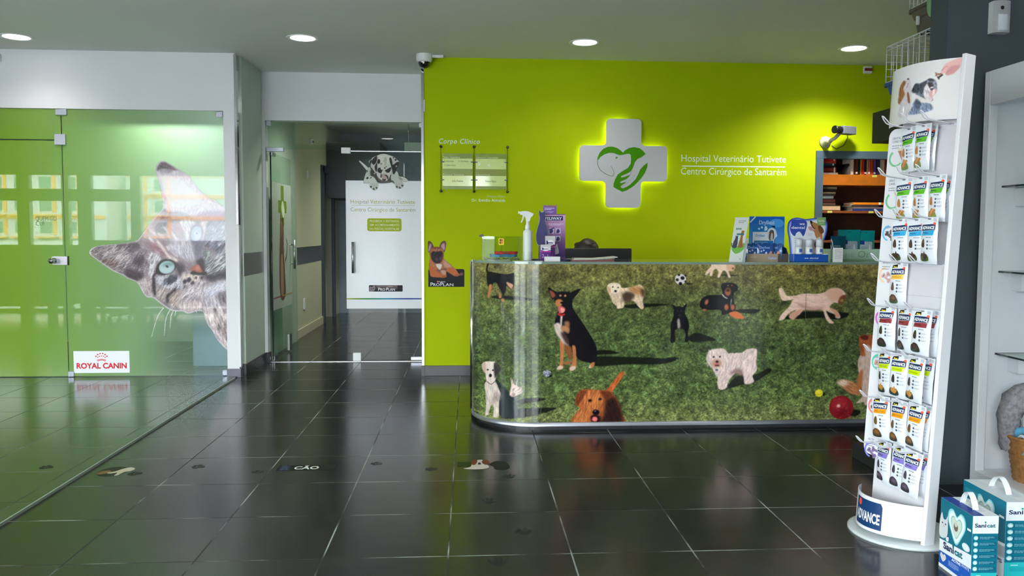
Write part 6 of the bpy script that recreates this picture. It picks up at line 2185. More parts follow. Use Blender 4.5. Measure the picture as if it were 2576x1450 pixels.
for x, lb in ((-.068, 'nearest the blue pad display'), (0, 'in the middle of the three'), (.068, 'nearest the teal pouches')):
    t2 = thing('spray_tube', 'white capped dental bottle, '+lb, 'bottle', (2.19+x, 5.14-.015, CT+.0502), 0, 'white bottles in the dental display')
    MB().lathe([(.022, 0), (.0235, .003), (.0235, .045), (.021, .047)], white_plastic, 24).build('bottle', t2)
    MB().lathe([(.0235, .0475), (.0235, .085), (.020, .094), (.010, .097), (0, .097)], mat('bottle_cap', (214, 218, 226), .3, noise=0), 24).build('cap', t2)
    m = MB(); m.lathe([(.0238, .012), (.0238, .034)], mat('blue_label_patch', (70, 110, 180), .4, noise=0), 8, cap=False, a0=math.radians(250), a1=math.radians(300)); m.build('label', t2)

# white folded card standing up
t = thing('standing_card', 'small white upright card on the counter edge before the teal pouches', 'card', (2.362, 5.085, CT), math.radians(-4))
MB().box(-.029, .029, -.011, .011, 0, .092, paper, .0015).build('carton', t)
q = Print()
rr = random.Random(3)
for k in range(9): q.line([(-.024, .02+.007*k), (-.005, .024+.007*k+rr.uniform(-.003, .003)), (.022, .02+.007*k+rr.uniform(-.004, .004))], .0012, (150, 146, 140))
q.put('print', ink, lambda a, b, h: (a, -.011-h, b), t)

# pale green tray with teal pouches
t = thing('product_tray', 'pale green open carton with embossed letters on the counter', 'carton tray', (2.62, 5.40, CT), 0)
mint = mat('mint_card', (186, 214, 192), .5, noise=.01)
fr = MB().box(-.19, .19, -.06, -.057, 0, .078, mint).build('front_panel', t)
MB().box(-.19, .19, .057, .06, 0, .078, mint).build('back_panel', t)
MB().box(-.19, -.187, -.057, .057, 0, .078, mint).build('side_panel', t); MB().box(.187, .19, -.057, .057, 0, .078, mint).build('side_panel', t)
MB().box(-.187, .187, -.057, .057, .0005, .004, mint).build('base', t)
q = Print(); q.text('ne', -.085, .026, .036, (166, 196, 172), 1, width=.06); q.text('Or', .0, .022, .044, (140, 178, 150), 1, width=.085); q.rect(-.19, .002, .19, .008, (120, 170, 120), 1)
q.put('lettering', ink, lambda a, b, h: (a, -.06-h, b), fr)
teal = mat('teal_film', (20, 150, 152), .2, coat=.7, noise=.08, nscale=20, bump=.25, bscale=50)
navy_f = mat('navy_teal_film', (20, 84, 112), .2, coat=.7, noise=.08, nscale=20, bump=.25, bscale=50)


def pouch_mesh(w, h, d, m_, seed=1):
    rr = random.Random(seed)
    ph = rr.uniform(0, 6)

    def surf(u, v, s_):                                  # u, v in 0..1
        b = d/2*(math.sin(PI*min(max(v*1.02, 0), 1))**.55)*(max(0, math.sin(PI*min(max(u, 0.0), 1)))**.5)*(1-.55*v)
        b += .0012*math.sin(9*u+ph)*math.sin(7*v+ph)*(0 < u < 1)*(0 < v < .95)
        return ((u-.5)*w*(1-.03*math.sin(PI*v)), s_*(-b-.0006), v*h)
    m = MB()
    for s_ in (1, -1):
        m.grid([[surf(i/14, j/16, s_) for i in range(15)] for j in range(17)], m_)
    return m, surf


def teal_pouch(x, y, w, h, label, film_, win, tilt=0):
    t2 = thing('treat_pouch', label, 'pouch', (2.62+x, 5.40+y, CT+.0048), math.radians(tilt), 'teal treat pouches in the mint carton')
    m, surf = pouch_mesh(w, h, .05, film_, int(x*999))
    m.build('film', t2)
    q = Print()
    if win:
        q.rect(-w*.36, h*.12, w*.34, h*.62, (176, 190, 204), 0, .006); q.blob([(-w*.2, h*.14), (-w*.1, h*.2), (w*.05, h*.17), (w*.1, h*.13)], (96, 66, 44), 1)
        q.blob([(w*.1, h*.15), (w*.16, h*.52), (w*.24, h*.4), (w*.22, h*.16)], (236, 240, 244), 1); q.rect(-w*.36, h*.52, -w*.12, h*.66, (30, 66, 130), 2, .003); q.lines(-w*.28, h*.42, w*.02, 2, h*.06, h*.02, (110, 150, 160), 1)
    else:
        q.lines(-w*.34, h*.56, w*.2, 1, .01, h*.04, (150, 186, 200), 1); q.rect(-w*.4, h*.12, w*.3, h*.34, (120, 150, 160), 0, .004)
    q.line([(-w*.06, h*.91), (0, h*.93), (w*.06, h*.91)], .003, (12, 80, 84), 1)
    q.put('print', ink_gloss, lambda a, b, hh: (surf(a/w+.5, b/h, 1)[0], surf(a/w+.5, b/h, 1)[1]-.0005-hh, b), t2, fine=.014)
    return t2


teal_pouch(-.125, -.03, .105, .162, 'dark blue pouch at the near end of the mint carton, lower than its neighbours', navy_f, False)
teal_pouch(-.035, .0, .16, .205, 'wide teal pouch with a clear window, middle of the mint carton', teal, True)
teal_pouch(.085, .012, .13, .2, 'teal pouch with a clear window at the far end of the mint carton', teal, True)

# ================================================================ behind the counter: desk, monitor, person, bookcase
t = thing('reception_desk', 'low desk top behind the counter', 'desk', (1.5, 5.86, 0))
dm = mat('desk_grey_laminate', (150, 150, 150), .4)
MB().box(-.95, 1.2, -.24, .24, .72, .745, dm, .003).build('desk_top', t)
for x in (-.93, 1.16): MB().box(x, x+.03, -.22, .22, 0, .72, dm).build('side_panel', t)
t = thing('computer_monitor', 'black computer monitor showing its back edge above the counter', 'monitor', (.905, 5.76, .7455))
sc_m = mat('screen_dark', (20, 20, 24), .12, noise=0)
MB().box(-.252, .252, -.016, .016, .092, .392, black_plastic, .006).build('housing', t)
MB().box(-.25, .25, -.024, -.014, .095, .388, mat('monitor_back', (26, 24, 26), .3, noise=.1), .004).build('rear_shell', t)
MB().box(-.236, .236, .0155, .018, .108, .378, sc_m).build('screen', t)
MB().box(-.03, .03, -.02, .0, .01, .14, black_plastic, .004).build('stem', t)
MB().lathe([(.12, 0), (.12, .006), (.02, .012)], black_plastic, 28).build('foot', t)

# person at the desk: only the crown of the hair shows over the monitor
def skin_body(name, verts, edges, m_, parent=None, sub=2, root=0):
    me = bpy.data.meshes.new(name)
    me.from_pydata([v[:3] for v in verts], edges, [])
    o = bpy.data.objects.new(name, me)
    COL.objects.link(o)
    sk = o.modifiers.new('skin', 'SKIN')
    for i, v in enumerate(verts):
        r_ = v[3]
        me.skin_vertices[0].data[i].radius = (r_, v[4] if len(v) > 4 else r_)
        me.skin_vertices[0].data[i].use_root = (i == root)
    sk.use_smooth_shade = True
    sm = o.modifiers.new('sub', 'SUBSURF')
    sm.levels = sm.render_levels = sub
    me.materials.append(m_)
    if parent: o.parent = parent
    return o


skin_m = mat('skin', (206, 160, 138), .5)
hair_m = mat('dark_brown_hair', (34, 24, 20), .45, noise=.3, nscale=90, bump=.6, bscale=120)
cloth_m = mat('green_tunic', (60, 110, 90), .8)
pr = thing('person', 'dark-haired person seated behind the monitor, only the hair showing', 'person', (.905, 6.23, .004))
V = [(0, .02, .50, .13, .10), (0, .03, .62, .125, .095), (0, .03, .76, .14, .10), (0, .02, .87, .15, .085), (0, .0, .935, .055), (0, -.015, .985, .048),
     (.175, .02, .885, .055), (.22, -.06, .70, .042), (.15, -.22, .775, .034), (.12, -.27, .78, .026),
     (-.175, .02, .885, .055), (-.22, -.06, .70, .042), (-.15, -.22, .775, .034), (-.12, -.27, .78, .026),
     (.095, -.03, .49, .085), (.11, -.36, .48, .06), (.11, -.38, .12, .042), (.11, -.44, .05, .035),
     (-.095, -.03, .49, .085), (-.11, -.36, .48, .06), (-.11, -.38, .12, .042), (-.11, -.44, .05, .035)]
E_ = [(0, 1), (1, 2), (2, 3), (3, 4), (4, 5), (3, 6), (6, 7), (7, 8), (8, 9), (3, 10), (10, 11), (11, 12), (12, 13), (0, 14), (14, 15), (15, 16), (16, 17), (0, 18), (18, 19), (19, 20), (20, 21)]
skin_body('body', V, E_, cloth_m, pr)
m = MB()
m.sphere((0, -.02, 1.065), .1, skin_m, 24, 18, (.76, .92, 1.1))
m.sphere((0, -.112, 1.055), .017, skin_m, 10, 8, (.8, 1, 1.3))
for s_ in (-1, 1):
    m.sphere((s_*.078, -.01, 1.06), .026, skin_m, 10, 8, (.35, .8, 1.2))
    m.sphere((s_*.03, -.098, 1.08), .011, white_plastic, 10, 8)
    m.sphere((s_*.03, -.106, 1.08), .006, black_plastic, 8, 6)
m.sphere((0, -.1, 1.012), .02, mat('lips', (170, 90, 90), .4), 10, 6, (1.1, .5, .3))
m.build('head', pr)
rows = []
for j in range(9):
    th = PI*.62*j/8
    rows.append([((.104+.006*math.sin(5*a+j))*math.sin(th)*math.cos(a)*(1.0 if th < 1.4 else 1.05), .0+(.122+.005*math.sin(4*a))*math.sin(th)*math.sin(a)+(.02 if th > 1.2 else 0), 1.07+.128*math.cos(th)+.004*math.sin(3*a+j)) for a in [2*PI*i/28 for i in range(28)]])
m = MB(); m.grid(rows, hair_m, close_u=True); m.sphere((-.055, .06, 1.15), .03, hair_m, 12, 8, (1.2, 1, .7)); m.build('hair', pr)
for s_ in (-1, 1):                                       # hands on the keyboard edge
    verts = [(s_*.118, -.285, .779, .020, .011), (s_*.112, -.325, .779, .026, .010)]
    ed = [(0, 1)]
    for k in range(4):
        x = s_*(.094+.0125*k)
        b_ = len(verts)
        verts += [(x, -.352, .779, .0085), (x, -.376, .777, .0075), (x, -.392+.006*abs(k-1.5), .766, .0065)]
        ed += [(1, b_), (b_, b_+1), (b_+1, b_+2)]
    b_ = len(verts)
    verts += [(s_*.092, -.30, .776, .0095), (s_*.078, -.322, .771, .008)]
    ed += [(0, b_), (b_, b_+1)]
    skin_body('hand', verts, ed, skin_m, pr, 1)
t = thing('office_chair', 'dark office chair the person sits on', 'chair', (.905, 6.27, 0))
ch = mat('chair_black_fabric', (26, 26, 28), .8)
MB().box(-.23, .23, -.24, .22, .34, .405, ch, .02).build('seat', t)
MB().box(-.2, .2, .2, .245, .5, .92, ch, .02).build('backrest', t)
MB().tube([(0, .2, .36), (0, .25, .42), (0, .245, .6)], .02, black_plastic).build('back_stem', t)
MB().tube([(0, 0, .08), (0, 0, .36)], .025, chrome).build('gas_lift', t)
for k in range(5):
    a = 2*PI*k/5+.3
    MB().tube([(0, 0, .09), (.27*math.cos(a), .27*math.sin(a), .06)], .018, black_plastic).sphere((.27*math.cos(a), .27*math.sin(a), .03), .03, black_plastic).build('caster_leg', t)

# bookcase let into the wall
wood_d = mat('dark_red_wood', (70, 36, 22), .45, noise=.2, nscale=14)
wood_o = mat('orange_wood', (166, 92, 20), .4, noise=.12, nscale=18, coat=.2)
t = thing('bookcase', 'wooden bookcase set into the green wall with a slate grey frame', 'bookcase', (0, GW, 0))
FR = mat('slate_blue_frame', (70, 88, 98), .4, noise=.03)
m = MB()
m.box(BX0, BX0+.068, -.012, .05, BZ0, BZ1, FR, .002); m.box(BX1-.068, BX1, -.012, .05, BZ0, BZ1, FR, .002)
m.box(BX0, BX1, -.013, .05, BZ1-.068, BZ1, FR, .002); m.box(BX0, BX1, -.013, .05, BZ0, BZ0+.068, FR, .002)
m.build('frame', t)
X0, X1 = BX0+.066, BX1-.066
m = MB()
m.box(X0-.02, X1+.02, .40, .42, BZ0, BZ1-.02, wood_d); m.box(X0-.02, X0, .05, .42, BZ0, BZ1-.02, wood_d); m.box(X1, X1+.02, .05, .42, BZ0, BZ1-.02, wood_d); m.box(X0-.02, X1+.02, .05, .42, BZ1-.04, BZ1-.02, wood_d); m.box(X0-.02, X1+.02, .05, .42, BZ0, BZ0+.03, wood_d)
m.build('carcass', t)
SY = GW+.06
zs1 = at(2120, 440, Y=SY).z     # first board top
zs1b = at(2120, 467, Y=SY).z
zs2 = at(2120, 531, Y=SY).z
zs3 = at(2120, 605, Y=SY).z
MB().box(X0, X1, .03, .40, zs1b, zs1, wood_o, .002).build('shelf', t)
MB().box(X0, X1, .04, .40, zs2-.02, zs2, mat('brown_shelf', (126, 66, 32), .4, noise=.1), .001).build('shelf', t)
MB().box(X0, X1, .04, .40, zs3-.02, zs3, MATS['brown_shelf'], .001).build('shelf', t)
yl = mat('shelf_label_yellow', (196, 190, 90), .5, noise=0)
for px, z in ((2198, zs1-.012), (2088, zs2-.010), (2192, zs2-.010)):
    x = at(px, 500, Y=GW+.03).x
    MB().box(x-.022, x+.022, .027, .0295, z-.009, z+.009, yl).build('shelf_label', t)


def book(loc, th, hh, dd, col, label, upright=True, rz=0, tilt=0, grp='books on the top bookcase shelf', tip=None):
    """th thickness, hh height (length), dd depth; cover, spine, pages"""
    b = thing('book', label, 'book', loc, math.radians(rz), grp)
    if tilt: b.rotation_euler = (0, math.radians(tilt), 0)
    cm = mat('cover_%d_%d_%d' % col, col, .45, noise=.08, nscale=30)
    pg = mat('book_pages', (214, 204, 180), .7, noise=.05, nscale=90)
    if upright:
        m = MB(); m.box(0, th*.12, 0, dd, 0, hh, cm); m.box(th*.88, th, 0, dd, 0, hh, cm); m.box(0, th, 0, .003, 0, hh, cm, .001)
        m.build('cover', b)
        MB().box(th*.12, th*.88, .003, dd-.006, .003, hh-.003, pg).build('pages', b)
        if tip: MB().box(th*.1, th*.9, -.0007, 0, .012, .026, mat('spine_sticker', (222, 214, 200), .5, noise=0)).build('spine_sticker', b)
    else:
        m = MB(); m.box(0, hh, 0, dd, 0, th*.14, cm); m.box(0, hh, 0, dd, th*.86, th, cm); m.box(0, hh, 0, .003, 0, th, cm, .001)
        m.build('cover', b)
        MB().box(.003, hh-.003, .003, dd-.006, th*.14, th*.86, pg).build('pages', b)
        if tip: MB().box(hh*.84, hh*.92, -.0007, 0, .0, th, mat('spine_sticker', (222, 214, 200), .5, noise=0)).build('spine_sticker', b)
    return b


BY = GW+.075
z = zs1+.0005
stack = [(.020, .17, (214, 200, 184), 'cream thin book at the bottom of the flat pile, top shelf'), (.046, .155, (124, 44, 36), 'thick dark red book, second from the bottom of the top shelf pile'), (.014, .14, (20, 24, 26), 'thin black book in the middle of the top shelf flat pile'), (.017, .14, (30, 84, 100), 'thin teal book above the black one in the top shelf flat pile'), (.022, .15, (176, 52, 40), 'brick red book second from the top of the flat pile'), (.018, .15, (206, 34, 34), 'bright red book on top of the flat pile, top shelf')]
for k, (th, ln, c_, lb) in enumerate(stack):
    book((X0+.004, BY, z), th, ln, .2, c_, lb, False, tip=(k in (1, 3, 5)))
    z += th+.0006
book((at(2111, 437, Y=BY).x, BY+.02, zs1+.0145), .018, .13, .16, (26, 22, 24), 'black book leaning diagonally on the top shelf', True, tilt=46)
cols = [((206, 192, 172), .016, 'pale cream'), ((216, 204, 190), .010, 'thin ivory'), ((96, 24, 26), .014, 'dark crimson'), ((84, 40, 22), .022, 'dark brown'), ((22, 20, 20), .022, 'black'), ((222, 150, 34), .012, 'yellow orange'), ((176, 36, 26), .022, 'red'), ((28, 30, 30), .022, 'charcoal'), ((206, 196, 190), .008, 'thin grey white'), ((190, 96, 72), .020, 'salmon'), ((178, 60, 20), .030, 'orange red'), ((82, 70, 124), .024, 'violet'), ((44, 36, 76), .032, 'dark purple'), ((196, 172, 140), .020, 'tan'), ((206, 186, 158), .024, 'beige'), ((120, 40, 28), .022, 'maroon'), ((134, 64, 24), .03, 'rust brown'), ((150, 70, 24), .035, 'wide chestnut')]
x = at(2141, 400, Y=BY).x
for k, (c_, th, nm) in enumerate(cols):
    if x+th > X1-.01: break
    book((x, BY+.004*(k % 3), zs1+.0005), th, .152-.006*(k % 4 == 1)-.01*(k == 8), .17, c_, '%s book standing on the top shelf' % nm, True, tip=(k in (3, 7, 9, 11)))
    x += th+.0012
z = zs2+.0005
g2 = 'books on the second bookcase shelf'
for th, ln, c_, lb in [(.048, .20, (196, 164, 126), 'thick tan book at the bottom of the pile, second shelf'), (.024, .155, (84, 56, 50), 'brown book second from the bottom, second shelf pile'), (.034, .15, (66, 28, 24), 'dark maroon book in the second shelf pile'), (.026, .135, (96, 104, 104), 'grey book in the middle of the second shelf pile'), (.020, .15, (30, 24, 22), 'black book under the two topmost of the second shelf pile'), (.014, .155, (150, 130, 104), 'thin beige book second from the top, second shelf pile'), (.020, .15, (34, 26, 24), 'dark book just under the top one, second shelf pile'), (.026, .165, (148, 130, 100), 'olive tan book on top of the second shelf pile')]:
    book((X0+.004, BY, z), th, ln, .2, c_, lb, False, grp=g2)
    z += th+.0006
xb = at(2145, 520, Y=BY).x
z = zs2+.0005
for th, ln, dx_, c_, lb in [(.020, .30, 0, (34, 58, 120), 'wide blue folder at the bottom of the flat heap, second shelf'), (.016, .27, .012, (120, 104, 100), 'grey brown folder in the flat heap, second shelf'), (.018, .25, -.01, (60, 52, 56), 'dark folder in the flat heap, second shelf'), (.022, .28, .004, (226, 130, 26), 'orange book on top of the flat heap, second shelf')]:
    book((xb+dx_, BY, z), th, ln, .2, c_, lb, False, grp=g2, tip=(c_[0] == 226))
    z += th+.0006
xb = at(2121, 580, Y=BY).x
for k, (c_, th) in enumerate([((120, 86, 76), .04), ((96, 44, 44), .03), ((86, 36, 42), .03), ((100, 50, 50), .03), ((110, 44, 50), .028), ((126, 60, 66), .026)]):
    book((xb, BY+.05, zs3+.0005), th, .085, .15, c_, ['brown', 'dull red', 'wine red', 'faded red', 'deep red', 'rose red'][k]+' low book on the third shelf behind the teal pouches', True, grp='books on the third bookcase shelf')
    xb += th+.001

# ================================================================ snack display stand with hanging pouches
ST = thing('display_stand', 'tall white snack display stand with hooks, printed header and round base', 'display stand', (0, 0, 0))
SA, SU, SN = Vector((1.70, 3.385, 0)), Vector((.357, -.934, 0)), Vector((-.934, -.357, 0))
LEAN = math.radians(4.0)


def SP(u, n, h):
    """point on the leaning board: u along its width, n out of its face, h up"""
    return SA + SU*u + SN*(n*math.cos(LEAN)-h*math.sin(LEAN)) + Vector((0, 0, h*math.cos(LEAN)+n*math.sin(LEAN)))


SMX = Matrix.Identity(4)
for i_, v_ in enumerate((SU, SN*math.cos(LEAN)+Vector((0, 0, math.sin(LEAN))), -SN*math.sin(LEAN)+Vector((0, 0, math.cos(LEAN))))):
    for r_ in range(3): SMX[r_][i_] = v_[r_]
for r_ in range(3): SMX[r_][3] = SA[r_]
stand_w = mat('stand_white_board', (226, 226, 232), .35, coat=.2, noise=.01)
stand_in = mat('stand_inner_board', (204, 202, 208), .4, coat=.2, noise=.01)
SW = .352
m = MB(); m.lathe([(0, .0), (.215, .0), (.215, .008), (.205, .012), (0, .012)], mat('stand_base_lacquer', (196, 204, 206), .25, coat=.4), 48, Matrix.Translation((1.815, 3.235, 0)))
m.build('round_base', ST)
MB().box(.06, SW-.012, -.022, 0, .02, 1.94, stand_in, mtx=SMX).build('back_board', ST)
MB().box(SW-.012, SW+.006, -.024, .034, .012, 1.955, stand_w, .003, mtx=SMX).build('side_post', ST)
MB().box(.06, SW-.014, .0, .0012, .999, 1.0, mat('board_joint', (150, 146, 150), .5), mtx=SMX).build('board_joint', ST)
# printed wing with rounded corners
wing = rrect(.0, .30, .115, 1.70, .035, 5)
MB().prism(wing, .001, .006, stand_w, 'Y', SMX).build('printed_wing', ST)


def on_stand(n0):
    return lambda a, b, h: tuple(SP(a, n0+h, b))


TIERS = [1.69, 1.48, 1.31, 1.13, .945, .755, .565, .375]
ringc = [(120, 186, 140), (120, 186, 140), (110, 184, 224), (236, 204, 160), (226, 96, 196), (96, 196, 160), (240, 130, 130), (130, 126, 214)]
snack = [(176, 120, 88), (196, 140, 110), (96, 82, 84), (206, 166, 166), (110, 106, 116), (206, 160, 140), (120, 90, 80), (130, 110, 150)]
wtxt = [('DENTAL', 'CARE STICK'), ('DENTAL', 'CARE STICK'), ('PUPPY SNACK',), ('SENSITIVE SN',), ('+7 YEARS SNACK',), ('HYPOALL', 'SNACK'), ('APPETITE', 'CONTROL SN'), ('ARTIC',)]
INKD = (96, 100, 130)
tz = [1.655, 1.475, 1.275, 1.125, .925, .715, .535, .36]
for k in range(8):
    q = Print()
    for j, s_ in enumerate(wtxt[k]): q.text(s_, .02, tz[k]-.014*j, .0095, INKD, 0, bold=.01, width=min(.075, .0072*len(s_)))
    q.lines(.02, tz[k]-.014*len(wtxt[k])-.001, .075, 2, .010, .0035, (140, 142, 166), 0)
    rz_ = tz[k]-.075 if k < 2 else TIERS[k]-.055+.0
    if k in (0, 1):
        q.line([(.045+.032*math.cos(a), rz_-.006+.032*math.sin(a)) for a in np.linspace(2.2, 5.6, 10)], .011, ringc[k], 0, .007)
        q.poly([(.05, rz_+.03), (.075, rz_+.03), (.105, rz_-.045), (.092, rz_-.05)], snack[k], 1); q.ell(.062, rz_+.03, .013, .006, (226, 206, 186), 2)
    else:
        q.line([(.04+.03*math.cos(a), rz_+.03*math.sin(a)) for a in np.linspace(1.6, 4.6, 9)], .010, ringc[k], 0, .007)
        for (x, z, r_) in ((.045, rz_-.012, -35), (.07, rz_+.002, -8)):
            c_, s2 = math.cos(math.radians(r_)), math.sin(math.radians(r_))
            q.line([(x-.018*c_, z-.018*s2), (x+.018*c_, z+.018*s2)], .011, snack[k], 1, smooth=False)
            for e_ in (-1, 1):
                for f_ in (-1, 1): q.ell(x+e_*.019*c_-f_*.005*s2, z+e_*.019*s2+f_*.005*c_, .0075, .0065, snack[k], 1, 10)
    q.put('wing_print', ink, on_stand(.006), ST)

# curved header with two dogs and a hand
HB = .055


def head_n(u): return HB*math.sin(PI*min(max(u/(SW-.012), 0), 1))**.8+.012


def header_pt(u, h, off=0.0):
    return tuple(SP(u, head_n(u)+off, h))


US = np.linspace(.0, SW-.012, 34)
m = MB()
m.grid([[header_pt(u, h) for u in US] for h in (1.705, 1.80, 1.90, 1.945)], stand_w)
m.grid([[header_pt(u, h, -.003) for u in US] for h in (1.705, 1.80, 1.90, 1.945)], stand_w)
m.grid([[header_pt(u, 1.705) for u in US], [header_pt(u, 1.705, -.003) for u in US]], stand_w); m.grid([[header_pt(u, 1.945) for u in US], [header_pt(u, 1.945, -.003) for u in US]], stand_w)
m.build('header', ST)


def paint_header():
    c = Canvas(2240, 140, 2440, 310, 2.0, 4, .35)
    c.rgb[:] = (228, 226, 226)
    c.a[:] = 1
    c.T = (2160, 0, 4.834)
    c.poly([(480, 1210), (500, 1290), (480, 1420), (600, 1420), (640, 1200), (630, 1000), (590, 950), (560, 1060)], (206, 198, 204), blur=4, fur=.05, ang=90)
    c.poly([(485, 1200), (500, 1070), (545, 985), (575, 1000), (545, 1080), (560, 1150), (520, 1230), (495, 1270), (480, 1250)], (150, 92, 48), blur=3, fur=.12, ang=90)
    c.poly([(590, 1130), (610, 1130), (625, 1240), (605, 1255), (590, 1180)], (140, 86, 50), blur=2)
    c.poly([(570, 1060), (590, 960), (625, 965), (630, 1010), (605, 1080), (580, 1100)], (218, 204, 212), blur=2); c.ell(602, 962, 14, 9, (60, 54, 64), blur=1.5); c.line([(585, 1070), (600, 1030), (612, 1010)], 8, (150, 100, 110), 5, blur=1)
    c.poly([(640, 1110), (690, 1020), (740, 1015), (800, 990), (860, 955), (920, 965), (950, 1010), (950, 1110), (900, 1180), (905, 1220), (840, 1240), (780, 1200), (700, 1160), (680, 1120)], (112, 118, 134), blur=2, fur=.2, ang=105)
    c.poly([(650, 1100), (690, 1020), (735, 1040), (740, 1110), (690, 1130), (655, 1130)], (52, 58, 70), blur=3, fur=.25, ang=75)
    c.poly([(740, 1030), (830, 985), (800, 1080), (760, 1150), (740, 1110)], (56, 62, 76), blur=3, fur=.25, ang=75)
    c.poly([(800, 1060), (850, 1010), (870, 1060), (880, 1130), (900, 1210), (840, 1230), (790, 1160)], (222, 212, 216), blur=2.5, fur=.1, ang=75)
    c.poly([(860, 1120), (930, 1080), (950, 1110), (900, 1180), (905, 1218), (870, 1180)], (216, 160, 160), blur=4)
    c.poly([(700, 1150), (800, 1200), (900, 1240), (840, 1262), (760, 1240), (705, 1190)], (226, 216, 216), blur=3)
    c.poly([(840, 1010), (880, 1000), (915, 1040), (920, 1080), (880, 1095), (850, 1050)], (50, 36, 46), blur=2); c.ell(890, 1065, 24, 8, (232, 222, 224), -15, blur=1)
    c.ell(880, 972, 38, 16, (40, 46, 56), 8, blur=2)
    c.poly([(640, 1320), (680, 1230), (760, 1250), (870, 1260), (890, 1340), (620, 1400)], (116, 130, 156), blur=3, fur=.25, ang=80)
    c.poly([(700, 1200), (760, 1260), (720, 1330), (680, 1280)], (70, 80, 100), blur=4, fur=.2, ang=80)
    c.poly([(1250, 690), (1180, 720), (1080, 760), (1030, 810), (1000, 870), (1010, 895), (1050, 890), (1060, 915), (1130, 905), (1170, 880), (1240, 800)], (226, 174, 172), blur=2)
    c.poly([(1090, 830), (1150, 800), (1240, 800), (1170, 880), (1130, 905), (1060, 912)], (206, 146, 146), blur=4)
    for P in [[(1010, 860), (1050, 820), (1090, 800)], [(1060, 895), (1100, 860), (1150, 850)]]: c.line(P, 7, (176, 112, 112), 3, blur=1.5)
    c.line([(935, 905), (985, 903), (1010, 895)], 30, (150, 106, 78), 18, blur=1); c.line([(960, 950), (990, 930), (1025, 905)], 26, (52, 46, 50), 20, blur=1)
    c.ell(940, 890, 12, 10, (150, 106, 78), blur=1); c.ell(942, 920, 12, 10, (150, 106, 78), blur=1); c.ell(962, 938, 11, 10, (52, 46, 50), blur=1); c.ell(975, 958, 12, 9, (52, 46, 50), blur=1)
    return c


UU, HH = np.linspace(.001, SW-.014, 150), np.linspace(1.708, 1.943, 120)
P = np.array([[header_pt(u, h, .0012) for u in UU] for h in HH])
canvas_sheet('header_print', paint_header(), ink_material('header_photo_print', .15, coat=.7, gain=1.0), P, ST, cut=False)

# half-round bin at the foot
def bin_pt(t_, h, off=0.0):
    u = (SW-.012)*t_
    n = (.135+off)*math.sin(PI*t_)**.75+off*.3
    return tuple(SP(u, n, h))


TT = np.linspace(0, 1, 40)
m = MB()
m.grid([[bin_pt(t_, h) for t_ in TT] for h in (.022, .16)], stand_w); m.grid([[bin_pt(t_, h, -.005) for t_ in TT] for h in (.022, .16)], stand_in)
m.grid([[bin_pt(t_, .16) for t_ in TT], [bin_pt(t_, .16, -.005) for t_ in TT]], stand_w)
m.grid([[bin_pt(t_, .024, -.002) for t_ in TT], [tuple(SP((SW-.012)*t_, 0, .024)) for t_ in TT]], stand_in)
m.build('front_bin', ST)
q = Print()
q.poly([(.24, .035), (.66, .035), (.66, .13), (.64, .145), (.24, .145)], (20, 56, 100)); q.ell(.325, .126, .035, .014, (226, 84, 70), 1)
q.text('ADVANCE', .26, .058, .042, (232, 236, 240), 2, width=.38, bold=.03)
q.put('bin_label', ink, lambda a, b, h: bin_pt(a, b, h), ST, base=.001, fine=.02)

# wire hooks in three columns on eight tiers
wire = mat('white_coated_wire', (226, 226, 236), .3, coat=.4, noise=0)
UC = [.12, .21, .30]
HL = .185


def hook_mesh(u, h):
    m = MB()
    P_ = []
    for s_ in (-.006, .006):
        pts = [(u+s_, .002, h), (u+s_, HL-.05, h+.001), (u+s_*1.2, HL-.02, h+.012), (u+s_*.6, HL-.002, h+.026)]
        P_.append(pts)
    loop = P_[0]+[(u, HL+.004, h+.029)]+P_[1][::-1]
    m.tube([SP(*p) for p in smooth_poly3(loop)], .0024, wire, 7)
    return m


def smooth_poly3(pts, sub=3):
    P = [np.array(p, float) for p in pts]
    n = len(P)
    out = []
    for i in range(n-1):
        a, b, c, d = P[max(i-1, 0)], P[i], P[i+1], P[min(i+2, n-1)]
        for k in range(sub):
            t = k/sub
            out.append(tuple(.5*((2*b)+(-a+c)*t+(2*a-5*b+4*c-d)*t*t+(-a+3*b-3*c+d)*t**3)))
    out.append(tuple(P[-1]))
    return out


hook0 = None
for h in TIERS:
    for u in UC:
        if hook0 is None:
            hook0 = hook_mesh(u, h).build('hook', ST)
            hu, hh0 = u, h
        else:
            o = hook0.copy(); COL.objects.link(o); o.parent = ST
            o.location = SP(u, 0, h)-SP(hu, 0, hh0)
    MB().box(.085, SW-.014, .0, .004, h-.006, h+.002, wire, mtx=SMX).build('hook_rail', ST)

# pouches: body built once per kind, with its print; hung on the hooks
BW, BH, BD = .088, .185, .03
bagm = mat('white_foil_film', (226, 230, 238), .2, coat=.6, noise=.02, bump=.5, bscale=36)


def bag_surf(u, v, s_, seed=0):
    prof = (math.sin(PI*min(max(v/.9, 0), 1))**.7 if v < .9 else 0)*(1.15-.5*v)
    b = BD/2*prof*max(0, math.sin(PI*u))**.55
    b += .0009*math.sin(13*u+seed)*math.sin(17*v+2*seed)*(v < .97)
    w = BW*(1-.05*prof)
    return ((u-.5)*w, s_*(-b-.0005), (v-1.0)*BH)


